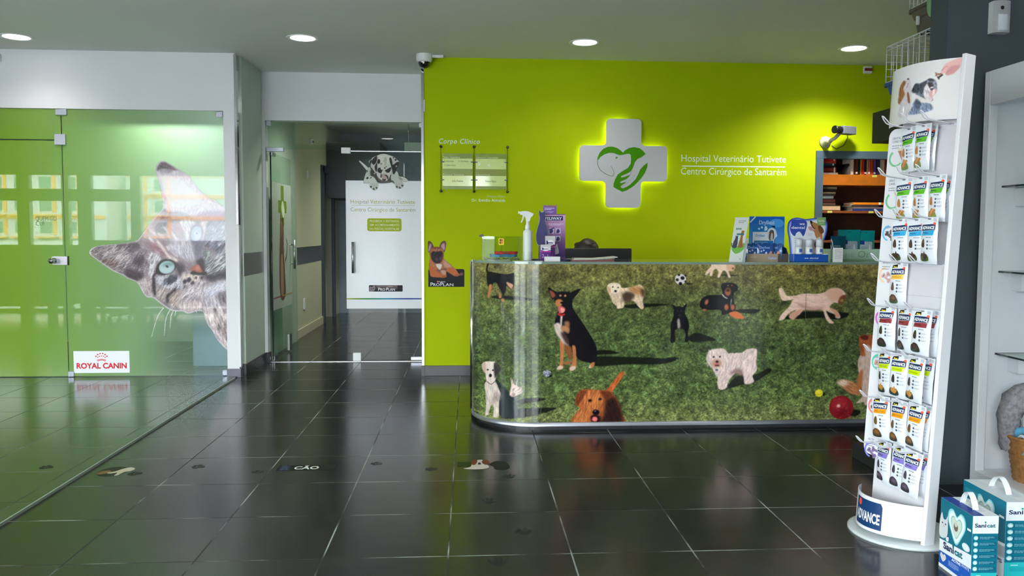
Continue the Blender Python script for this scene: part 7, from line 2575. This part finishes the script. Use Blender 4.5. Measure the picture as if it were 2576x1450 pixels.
KIND = [  # band colour, photo colours, promo flag, band words
    ((86, 176, 30), (120, 140, 70), (186, 120, 70), False, ''), ((86, 176, 30), (130, 150, 70), (180, 116, 66), False, ''),
    ((40, 160, 214), (66, 86, 50), (76, 50, 44), False, ''), ((240, 186, 70), (70, 90, 60), (96, 66, 54), True, 'SENSITIVE'), ((140, 46, 56), (50, 60, 50), (60, 46, 44), True, ''),
    ((190, 214, 10), (50, 60, 54), (196, 140, 66), True, 'HYPOALLERGENIC'), ((236, 150, 20), (60, 60, 50), (110, 76, 40), True, 'APPETITE CONTROL'), ((130, 116, 200), (46, 46, 50), (76, 66, 80), True, '')]
KNAME = ['green-banded dental stick', 'green-banded mini dental stick', 'sky blue banded puppy snack', 'yellow-banded sensitive snack', 'dark red banded snack', 'lime-banded hypoallergenic snack', 'orange-banded appetite snack', 'violet-banded snack']


def make_bag(k, label):
    t2 = thing('snack_pouch', label, 'snack pouch', (0, 0, 0), 0, 'pouches hanging on the white display stand')
    m = MB()
    for s_ in (1, -1):
        m.grid([[bag_surf(i/12, j/16, s_, k) for i in range(13)] for j in range(17)], bagm)
    m.build('film', t2)
    q = Print()
    band, ph1, ph2, promo, words = KIND[k]
    w, h = BW, BH
    q.poly([(-w*.36, -h*.30), (w*.36, -h*.27), (w*.36, -h*.14), (-w*.36, -h*.17)], (24, 44, 84), 0)
    q.text('ADVANCE', -w*.33, -h*.265, h*.07, (236, 240, 244), 2, width=w*.66, bold=.04, rotd=2.5)
    q.ell(w*.3, -h*.135, w*.07, h*.028, (232, 92, 60), 2)
    q.poly([(-w*.34, -h*.40), (w*.30, -h*.385), (w*.34, -h*.275), (-w*.30, -h*.305)], band, 1)
    if not words: q.lines(-w*.27, -h*.35, w*.2, 1, .01, h*.018, tuple(int(c_*.5) for c_ in band), 2)
    else: q.text(words, -w*.27, -h*.36, h*.022, tuple(int(c_*.45) for c_ in band), 2, width=w*.5, rotd=2)
    if promo: q.poly([(-w*.36, -h*.15), (-w*.05, -h*.13), (-w*.05, -h*.06), (-w*.3, -h*.08)], (30, 30, 30), 2); q.text('3un', -w*.28, -h*.132, h*.035, (236, 214, 30), 3, width=w*.2, bold=.05)
    q.lines(-w*.05, -h*.44, w*.3, 1, .01, .003, (110, 116, 130), 0)
    q.blob([(-w*.28, -h*.64), (-w*.30, -h*.56), (-w*.22, -h*.47), (-w*.14, -h*.5), (-w*.12, -h*.64)], ph2 if k not in (5,) else (60, 56, 56), 0)
    for j in range(3):
        q.ell(w*.06, -h*(.52+.075*j), w*.05, h*.024, (90, 96, 106), 0); q.lines(w*.14, -h*(.515+.075*j), w*.38, 2, h*.018, h*.007, (120, 126, 140), 0)
    q.blob([(-w*.38, -h*.94), (-w*.40, -h*.80), (-w*.2, -h*.78), (w*.02, -h*.8), (w*.06, -h*.93)], ph1, 0)
    if k in (0, 1):
        for j in range(3): q.line([(-w*(.36-.08*j), -h*.88), (-w*(.12-.09*j), -h*(.72+.01*j))], w*.09, ph2 if j != 1 else (206, 150, 96), 1+j, smooth=False)
    elif k in (2, 5):
        q.blob([(-w*.34, -h*.85), (-w*.30, -h*.77), (-w*.2, -h*.79), (-w*.12, -h*.73), (-w*.06, -h*.8), (w*.03, -h*.8), (-w*.04, -h*.87), (-w*.15, -h*.9)], ph2, 1)
    else:
        q.blob([(-w*.36, -h*.86), (-w*.30, -h*.76), (-w*.15, -h*.74), (-w*.0, -h*.78), (w*.02, -h*.86), (-w*.1, -h*.9)], ph2, 1); q.blob([(-w*.26, -h*.84), (-w*.2, -h*.79), (-w*.08, -h*.8), (-w*.06, -h*.86)], tuple(int(c_*1.3) for c_ in ph2), 2)
    q.rect(w*.22, -h*.09, w*.40, -h*.02, (190, 196, 206), 0); q.ell(0, -h*.045, w*.09, h*.014, (120, 122, 134), 1)

    def f(a, b, hh):
        p = bag_surf(a/(w*.95)+.5, 1+b/h, 1, k)
        return (p[0], p[1]-.0006-hh, p[2])
    q.put('print', ink_gloss, f, t2, fine=.009, base=.0006)
    return t2


BAGS = [  # tier, column, distance out along the hook, swing, where it hangs
    (0, 0, .030, 3), (0, 1, .055, -2), (0, 1, .022, -3), (1, 0, .035, 2), (1, 1, .045, -1), (1, 2, .058, -2), (1, 2, .018, -4), (2, 0, .035, 2), (2, 1, .050, 1), (2, 2, .085, -2), (3, 0, .022, -1),
    (4, 0, .070, -2), (4, 1, .070, -3), (4, 2, .080, -5), (4, 2, .030, -4), (5, 0, .060, 2), (5, 1, .080, -3), (5, 2, .090, -6), (5, 2, .040, -6), (6, 0, .065, 2), (6, 1, .060, -3), (6, 2, .065, -7), (6, 2, .026, -6), (7, 0, .020, -4), (7, 1, .022, -6), (7, 2, .060, -8), (7, 2, .018, -6)]
TN = ['top', 'second', 'third', 'fourth', 'fifth', 'sixth', 'seventh', 'lowest']
CN = ['beside the printed wing', 'on the middle hook', 'beside the side post']
proto = {}
seen = set()
rr = random.Random(4)
for (k, c_, n_, sw) in BAGS:
    pos = ' behind another, ' if (k, c_) in seen else ' '
    lb = 'white pouch of %s%s%s, %s tier' % (KNAME[k].replace('-banded', '-banded'), pos.rstrip(' ,')+(' ' if pos.strip() else ' '), CN[c_], TN[k])
    seen.add((k, c_))
    if k not in proto:
        b = proto[k] = make_bag(k, lb)
    else:
        b = copy_tree(proto[k], lb)
    p = SP(UC[c_], n_, TIERS[k])
    b.location = (p.x, p.y, p.z+BH*.045-.004)
    yaw = math.atan2(-SN.x, SN.y) + PI
    b.rotation_euler = (math.radians(rr.uniform(-1.5, 2.5)), math.radians(-sw*.8), yaw+math.radians(rr.uniform(-12, 8)))

# ================================================================ things on and beside the column
t = thing('motion_detector', 'white curved motion detector on the slate grey column', 'motion detector', (2.545, 3.85, 2.215))
m = MB()
rows = [[(.045*math.sin(math.radians(a)), -.03-.022*math.cos(math.radians(a)), z) for a in np.linspace(-75, 75, 13)] for z in (0, .15)]
m.grid(rows, white_plastic); m.prism([(p[0], p[1]) for p in rows[0]]+[(.043, 0), (-.043, 0)], 0, .15, white_plastic, 'Z')
m.build('housing', t)
MB().sphere((-.008, -.053, .115), .009, black_plastic, 12, 8, (1, .4, 1)).build('sensor_eye', t)
m = MB(); m.grid([[(.036*math.sin(math.radians(a)), -.0312-.0235*math.cos(math.radians(a)), z) for a in np.linspace(-60, 60, 11)] for z in (.01, .085)], mat('detector_lens', (206, 212, 222), .15, coat=.8, noise=0)); m.build('lens', t)

# black gondola shelf behind the stand
blk = mat('black_shelf_steel', (24, 28, 26), .5, noise=.05)
t = thing('shelf_unit', 'black shelf unit behind the display stand with pet carriers on top', 'shelf unit', (0, 0, 0))
MB().box(2.14, 2.75, 4.03, 4.36, 0, .085, blk, .003).build('plinth', t)
MB().box(2.66, 2.72, 4.03, 4.9, .085, 1.985, blk).build('back_panel', t)
MB().box(2.455, 2.75, 4.03, 4.87, 1.80, 1.985, blk, .003).build('canopy', t)
MB().box(2.52, 2.66, 4.03, 4.86, 1.2, 1.22, blk, .002).build('shelf', t)
MB().box(2.52, 2.66, 4.03, 4.86, .65, .67, blk, .002).build('shelf', t)


def carrier(z, y0, y1, base_m, base_h, cage_h, label, x0=2.49, tag_=False):
    """wire-topped pet carrier: tapering plastic tub, rim, wire cage"""
    t = thing('pet_carrier', label, 'pet carrier', (x0+.15, (y0+y1)/2, z), 0, 'wire-topped pet carriers on the shelf unit')
    L, W2 = (y1-y0)/2, .15
    m = MB()
    pr_f = [(.80, 0), (.86, base_h*.55), (.90, base_h*.6), (.95, base_h-.02)]
    def ring(k, z_): return [(px*k, py*(k+.02), z_) for px, py in rrect(-W2, -L, W2, L, .04, 4)]
    m.grid([ring(k, z_) for k, z_ in pr_f], base_m, close_u=True, smooth=False)
    m.prism([p[:2] for p in ring(.80, 0)], 0, .004, base_m, 'Z')
    m.build('tub', t)
    m = MB(); m.grid([ring(.95, base_h-.02), ring(1.0, base_h-.02), ring(1.0, base_h), ring(.93, base_h)], base_m, close_u=True, smooth=False); m.build('rim', t)
    m = MB()
    def rp(k, z_): return ring(k, z_)
    for z_, r_ in ((base_h+.004, .0035), (base_h+cage_h, .004), (base_h+cage_h-.022, .003)):
        m.tube(rp(.95, z_), r_, wire, 6, True)
    n = 12
    for i in range(n+1):
        y = -L*.93+2*L*.93*i/n
        for s_ in (-1, 1):
            m.tube([(s_*W2*.95, y, base_h), (s_*W2*.95, y, base_h+cage_h)], .0026, wire, 5)
        m.tube([(-W2*.95, y, base_h+cage_h), (W2*.95, y, base_h+cage_h)], .0026, wire, 5)
    for i in range(1, 6):
        x = -W2*.95+2*W2*.95*i/6
        for s_ in (-1, 1): m.tube([(x, s_*L*.95, base_h), (x, s_*L*.95, base_h+cage_h)], .0026, wire, 5)
    for i in range(1, 5):
        z_ = base_h+cage_h*i/5
        for s_ in (-1, 1): m.tube([(-W2*.95, s_*L*.95, z_), (W2*.95, s_*L*.95, z_)], .002, wire, 5)
    m.build('wire_cage', t)
    if tag_:
        m = MB(); m.prism(smooth_poly([(.34-.05, .05), (.34+.03, .06), (.34+.045, -.05), (.34+.01, -.10), (.34-.05, -.085)], 3), -W2-.012, -W2-.004, mat('sage_green_plastic', (130, 176, 130), .25, coat=.4), 'X', Matrix.Translation((0, -.34-L*.02, base_h)))
        m.build('door_latch', t)
        MB().box(-W2-.004, -W2+.012, L*.55, L*.60, base_h*.3, base_h*.62, white_plastic, .002).build('side_clip', t)
    return t


carrier(1.9855, 4.06, 4.83, mat('blue_plastic', (28, 72, 140), .35, noise=.03), .165, .215, 'blue pet carrier with white wire top, lower of the two')
carrier(2.3685, 4.04, 4.58, mat('taupe_plastic', (92, 84, 78), .4, noise=.03), .15, .19, 'taupe pet carrier with green latch, stacked on the blue one', tag_=True)

# white cabinet with glass shelves at the frame's edge
CB = thing('glass_shelf_cabinet', 'white cabinet with open front and glass shelves by the column', 'cabinet', (0, 0, 0))
cw = mat('cabinet_white', (222, 224, 230), .4, coat=.2, noise=.01)
CX = 2.485
Y1 = 3.83
MB().box(CX, CX+.045, Y1-.045, Y1, 0, 2.03, cw, .004).build('corner_post', CB)
MB().box(CX+.045, 2.98, Y1-.02, Y1, 0, 2.03, cw).build('side_panel', CB)
MB().box(CX+.25, CX+.252, Y1-.0215, Y1-.0195, 0, 1.86, mat('panel_groove', (120, 122, 130), .5)).build('panel_groove', CB)
MB().box(CX, CX+.04, 1.6, Y1-.045, 1.865, 2.03, cw, .004).build('fascia', CB)
MB().box(CX+.04, 2.98, 1.6, Y1-.02, 1.99, 2.03, cw).build('roof', CB)
MB().box(2.96, 2.98, 1.6, Y1-.02, 0, 2.0, cw).build('back_panel', CB)
MB().box(CX, 2.98, 1.6, Y1-.02, 0, .09, cw, .003).build('plinth', CB)
MB().box(CX, CX+.045, 1.6, 1.645, 0, 2.03, cw).build('corner_post', CB)
gedge = mat('glass_shelf_edge', (36, 48, 52), .1, coat=1)
for z in (1.475, 1.065, .665):
    g = MB().box(CX+.075, 2.955, 1.7, Y1-.05, z, z+.008, glass_material('shelf_glass', (214, 232, 228), 1.2)).build('glass_shelf', CB)
    MB().box(CX+.0735, CX+.0755, 1.7, Y1-.05, z-.0005, z+.0085, gedge).build('front_edge', g)
    MB().box(CX+.0735, 2.955, Y1-.05, Y1-.0485, z-.0005, z+.0085, gedge).build('rear_edge', g)
    MB().box(CX+.16, CX+.20, Y1-.1, Y1-.02, z-.09, z-.001, cw, .004).build('shelf_bracket', g)
t = thing('folded_harness', 'red pet accessory lying at the edge of the uppermost glass shelf', 'pet accessory', (CX+.155, 3.56, 1.4835))
MB().box(-.06, .06, -.05, .05, 0, .045, red_w, .015, 3).build('padding', t)
MB().box(-.062, .062, -.01, .01, .0, .05, mat('dark_strap', (40, 20, 24), .6)).build('strap', t)
wicker = mat('wicker', (150, 104, 58), .6, noise=.35, nscale=50, bump=.8, bscale=60)
t = thing('wicker_basket', 'tall brown wicker basket full of pet toys in the cabinet', 'basket', (CX+.185, 3.60, .0905), 0)
m = MB()
rings = []
for j in range(15):
    v = j/14
    rings.append([(.105+.03*v+.004*math.sin(18*a)*(1 if j % 2 else -1))*math.cos(a) for a in [0]])
rows = []
for j in range(19):
    v = j/18
    rows.append([((.10+.035*v+.0035*math.sin(16*a+PI*(j % 2)))*math.cos(a), (.10+.035*v+.0035*math.sin(16*a+PI*(j % 2)))*math.sin(a), .21*v) for a in [2*PI*i/48 for i in range(48)]])
m.grid(rows, wicker, close_u=True)
m.build('weave', t)
MB().tube([(.137*math.cos(2*PI*i/30), .137*math.sin(2*PI*i/30), .21) for i in range(30)], .009, wicker, 7, True).build('rim', t)
MB().lathe([(0, .003), (.1, .003)], wicker, 24, cap=False).build('bottom', t)
bx, by_, bz = CX+.185, 3.60, .0905


def toy(name, label, loc, builder):
    t = thing(name, label, 'pet toy', loc, 0, 'toys in the wicker basket')
    builder(t)
    return t


blt, cop = mat('sky_blue_rubber', (96, 170, 206), .3, coat=.3), mat('copper_weave', (190, 110, 70), .4, .3, bump=.6, bscale=120)
toy('ring_toy', 'pale blue ring toy at the outer side of the basket rim', (bx-.09, by_-.02, bz+.19), lambda t: (MB().tube([(.0+.008*math.cos(k), .055*math.cos(2*PI*k/24), .055*math.sin(2*PI*k/24)) for k in range(24)], .017, blt, 10, True).build('ring', t), MB().tube([(-.005, .03*math.cos(2*PI*k/20), .03*math.sin(2*PI*k/20)) for k in range(20)], .008, white_plastic, 8, True).build('inner_ring', t)))
toy('chew_toy', 'copper brown woven chew toy beside the blue ring', (bx-.03, by_-.05, bz+.2), lambda t: MB().tube([(-.06, .0, -.02), (-.02, .01, .0), (.05, -.01, .03)], .022, cop, 10, rad=[.016, .024, .018]).build('body', t))
toy('rope_toy', 'grey and pink rope toy sticking out of the basket', (bx-.02, by_-.10, bz+.25), lambda t: (MB().tube([(-.02, 0, -.05), (-.01, .01, .05), (.02, 0, .13), (.04, 0, .2)], .03, mat('grey_fleece', (150, 146, 150), .9, noise=.3, nscale=90, bump=1, bscale=120), 10).build('rope', t), MB().sphere((-.025, .0, -.06), .03, mat('pink_fleece', (206, 140, 186), .9, bump=.6), 12, 8).build('knot', t)))
toy('plush_ball', 'pale mint ball toy low in the basket heap', (bx+.02, by_-.08, bz+.18), lambda t: MB().sphere((0, 0, 0), .04, mat('mint_rubber', (190, 214, 200), .5, bump=.5), 16, 12).build('ball', t))
toy('plush_ball', 'pink ball toy wrapped in clear film, on the basket heap', (bx+.0, by_-.055, bz+.235), lambda t: MB().sphere((0, 0, 0), .032, mat('pink_rubber', (206, 120, 170), .4), 16, 12).build('ball', t))


def furry(name, label, loc, pts, rad, col, seed, cat='pet bed'):
    t = thing(name, label, cat, loc)
    fm = mat('fur_%d' % col[0], col, .95, noise=.35, nscale=60, bump=1.0, bscale=90)
    m = MB(); m.tube(smooth_poly3(pts, 4), .05, fm, 14, rad=None if rad is None else [np.interp(i/(4*(len(pts)-1)), np.linspace(0, 1, len(rad)), rad) for i in range(4*(len(pts)-1)+1)])
    o = m.build('fur', t)
    rr = random.Random(seed)
    for v in o.data.vertices:
        v.co += Vector((rr.uniform(-1, 1), rr.uniform(-1, 1), rr.uniform(-1, 1)))*.006
    return t


furry('pet_cushion', 'grey long-haired fluffy cushion draped over the wicker basket', (bx-.04, by_+.02, bz+.27), [(-.07, .04, -.13), (-.08, .03, 0), (-.06, .02, .1), (.0, 0, .14), (.07, -.02, .12), (.12, -.04, .02)], [.03, .05, .055, .06, .055, .04], (138, 134, 140), 5)
t = thing('plush_toy', 'white satin plush toy in the fold of the grey cushion', 'pet toy', (bx+.0, by_-.08, bz+.28))
MB().sphere((0, 0, .02), .045, mat('white_satin', (214, 218, 230), .4, coat=.2), 18, 12, (.8, .8, 1.3)).build('body', t); MB().sphere((.01, -.01, -.07), .028, MATS['white_satin'], 14, 10, (.8, .8, 1.4)).build('arm', t)

# two cat litter cartons on the floor
TQ, NV, AQ = (6, 104, 126), (24, 60, 140), (38, 172, 178)


def litter_box(loc, rz, w, d, h, label, top_band, body_col, front_words, big=False):
    """w: narrow end, d: broad face, h: height; broad face looks to -X before turning"""
    t = thing('litter_carton', label, 'carton', loc, rz, 'cat litter cartons on the floor')
    MB().box(0, w, 0, d, 0, h, mat('carton_white', (226, 230, 232), .4, noise=.01, coat=.2), .0015).build('carton', t)
    q = Print()                                          # broad face: a runs from the back edge to the front edge
    L_ = d
    q.rect(0, 0, L_, h, body_col, 0)
    q.poly([(0, h*.40), (L_, h*.46), (L_, h*.27), (0, h*.23)], (228, 232, 236), 1)
    if not big:
        q.poly([(0, h*.23), (L_, h*.27), (L_, h*.05), (0, h*.03)], (34, 88, 176), 1); q.rect(0, 0, L_, h*.05, (226, 230, 234), 2)
    else:
        q.poly([(0, h*.36), (L_, h*.42), (L_, 0), (0, 0)], (216, 222, 228), 1)
    ox, oz, k = L_*.53, h*.70, L_*.0031*(1.0 if not big else .8)
    hp = [(0, -75), (-45, -25), (-70, 20), (-62, 58), (-30, 70), (0, 48), (30, 70), (62, 58), (70, 20), (45, -25)]
    for s_, c_, l_ in ((1.3, (120, 196, 206), 2), (1.18, (206, 236, 238), 3), (1.05, (236, 246, 246), 4), (.82, (150, 190, 190), 5), (.72, (206, 220, 206), 6)):
        q.blob([(ox+x*k*s_, oz+z*k*s_*1.05) for x, z in hp], c_, l_)
    q.ell(ox-4*k, oz+4*k, 22*k, 26*k, (110, 96, 88), 7); q.ell(ox-4*k, oz+18*k, 15*k, 14*k, (206, 200, 190), 8)
    q.blob([(.0, h*.46), (.0, h*.66), (L_*.06, h*.80), (L_*.12, h*.72), (L_*.2, h*.73), (L_*.25, h*.79), (L_*.27, h*.64), (L_*.25, h*.5), (L_*.12, h*.44)], (206, 210, 214), 7)
    for x in (.09, .19): q.ell(L_*x, h*.655, L_*.022, h*.012, (50, 70, 80), 8)
    q.ell(L_*.14, h*.62, L_*.02, h*.008, (190, 150, 150), 8); q.blob([(L_*.22, h*.47), (L_*.24, h*.43), (L_*.3, h*.44), (L_*.3, h*.5)], (226, 228, 230), 8)
    if not big:
        q.text('Sani', L_*.14, h*.30, h*.10, (24, 40, 76), 5, width=L_*.34, bold=.035, rotd=3); q.text('cat', L_*.50, h*.318, h*.10, (10, 104, 116), 5, width=L_*.25, bold=.035, rotd=3)
        q.ell(L_*.455, h*.418, L_*.03, h*.018, (10, 104, 116), 6); q.ell(L_*.84, h*.52, L_*.12, h*.055, (196, 216, 222), 6); q.ell(L_*.84, h*.52, L_*.10, h*.046, (226, 234, 238), 7)
        q.text('ACTIVE', L_*.42, h*.205, h*.038, (232, 236, 244), 5, width=L_*.28, bold=.04, rotd=2); q.text('WHITE', L_*.72, h*.217, h*.038, (232, 236, 244), 5, width=L_*.24, bold=.0, rotd=2)
        q.blob([(L_*.14, h*.10), (L_*.05, h*.17), (L_*.08, h*.22), (L_*.14, h*.2), (L_*.2, h*.22), (L_*.24, h*.17)], (214, 208, 206), 5); q.lines(L_*.32, h*.17, L_*.66, 5, h*.016, h*.006, (170, 196, 232), 5); q.rect(L_*.72, h*.10, L_*.93, h*.102, (206, 220, 240), 5)
    else:
        q.text('Sanicat', L_*.1, h*.30, h*.085, (24, 40, 76), 5, width=L_*.7, bold=.035); q.text('CLUMPS', L_*.42, h*.19, h*.05, (60, 76, 110), 5, width=L_*.54, bold=.03); q.rect(L_*.06, h*.82, L_*.36, h*.92, (30, 120, 140), 5)
    q.rect(L_*.86, h*.77, L_*.97, h*.80, (236, 240, 240), 5)
    q.put('front_print', ink, lambda a, b, hh: (-hh, d-a, b), t)
    q = Print()                                          # narrow end towards the viewer
    q.rect(0, 0, w, h, TQ, 0); q.rect(0, h*.76, w, h, (224, 230, 236), 1); q.rect(0, 0, w, h*.22, AQ, 1)
    q.text('Sani', w*.08, h*.845, h*.055, (24, 40, 76), 2, width=w*.44, bold=.03); q.text('cat', w*.55, h*.845, h*.055, (10, 104, 116), 2, width=w*.34, bold=.03); q.ell(w*.49, h*.915, w*.035, h*.012, (10, 140, 130), 2)
    for j in range(6):
        q.ell(w*.14, h*(.70-.085*j), w*.09, h*.03, (150, 206, 210), 2); q.ell(w*.14, h*(.695-.085*j), w*.06, h*.018, (214, 228, 230), 3); q.rect(w*.25, h*(.675-.085*j), w*.95, h*(.725-.085*j), (12, 86, 112), 2); q.lines(w*.28, h*(.71-.085*j), w*.9, 3, h*.013, h*.005, (120, 186, 196), 3)
    q.lines(w*.2, h*.18, w*.5, 1, .01, h*.008, (214, 236, 236), 2); q.rect(w*.16, h*.10, w*.94, h*.16, (30, 156, 164), 2)
    q.put('end_print', ink, lambda a, b, hh: (a, -hh, b), t)
    q = Print()
    q.rect(0, 0, w, d, (220, 226, 230), 0); q.rect(0, 0, w*.35, d, top_band, 1); q.text('Sanicat', d*.25, -w*.62, w*.17, (30, 60, 96), 2, width=d*.4, bold=.03)
    q2 = Print(); q2.rect(0, 0, w, d, (220, 226, 230), 0); q2.rect(0, 0, w*.45, d, top_band, 1); q2.rect(w*.5, d*.2, w*.8, d*.6, (206, 212, 216), 1)
    q2.put('top_print', ink, lambda a, b, hh: (a, b, h+hh), t)
    m = MB()
    arch = [(w*.5, d*.30+d*.40*i/12, h+.001+.052*math.sin(PI*i/12)**.7) for i in range(13)]
    m.grid([[(x-.011, y, z) for x, y, z in arch], [(x+.011, y, z) for x, y, z in arch]], mat('carry_strap_white', (226, 228, 232), .35, noise=0)); m.grid([[(x-.011, y, z-.0015) for x, y, z in arch], [(x+.011, y, z-.0015) for x, y, z in arch]], MATS['carry_strap_white'])
    m.build('carry_handle', t)
    return t


litter_box((1.765, 2.69, 0), math.radians(-2), .092, .205, .262, 'teal and blue cat litter carton with heart window, nearest the display stand', NV, TQ, 'ACTIVE WHITE')
litter_box((1.935, 2.76, 0), math.radians(-2), .12, .27, .285, 'larger teal cat litter carton behind the blue one, at the edge', (206, 214, 218), TQ, 'CLUMPS', True)

# waiting-room furniture by the street windows (seen as a dark row in the glass front)
dkf = mat('dark_furniture', (30, 34, 32), .5)
t = thing('waiting_bench', 'dark upholstered waiting bench under the street windows', 'bench', (-7.2, 1.95, PZ))
MB().box(-1.9, 1.5, -.3, .3, .16, .48, dkf, .03).build('seat', t); MB().box(-1.9, 1.5, -.36, -.2, .4, 1.02, dkf, .03).build('backrest', t)
for x in (-1.7, -.2, 1.3):
    for y in (-.22, .22): MB().box(x-.05, x+.05, y-.05, y+.05, 0, .16, dkf, .01).build('leg', t)
t = thing('office_chair', 'dark swivel chair beside the waiting bench', 'chair', (-4.75, 2.35, PZ))
MB().box(-.24, .24, -.24, .24, .42, .5, dkf, .02).build('seat', t); MB().box(-.22, .22, -.26, -.2, .55, 1.05, dkf, .02).build('backrest', t); MB().tube([(0, 0, .05), (0, 0, .42)], .03, dkf).build('column', t)
MB().tube([(0, -.22, .45), (0, -.25, .6)], .02, dkf).build('back_stem', t)
for k in range(5):
    a = 2*PI*k/5
    MB().tube([(0, 0, .08), (.28*math.cos(a), .28*math.sin(a), .05)], .02, dkf).sphere((.28*math.cos(a), .28*math.sin(a), .03), .03, dkf).build('caster_leg', t)

t = thing('low_cabinet', 'long dark low cabinet on legs under the street windows', 'cabinet', (-4.15, 1.66, PZ))
MB().box(-1.45, .85, -.2, .2, .12, 1.06, dkf, .01).build('body', t); MB().box(-1.47, .87, -.22, .22, 1.06, 1.09, dkf, .004).build('top', t)
for x in (-1.35, -.3, .75):
    for y in (-.16, .16): MB().box(x-.03, x+.03, y-.03, y+.03, 0, .12, dkf).build('leg', t)
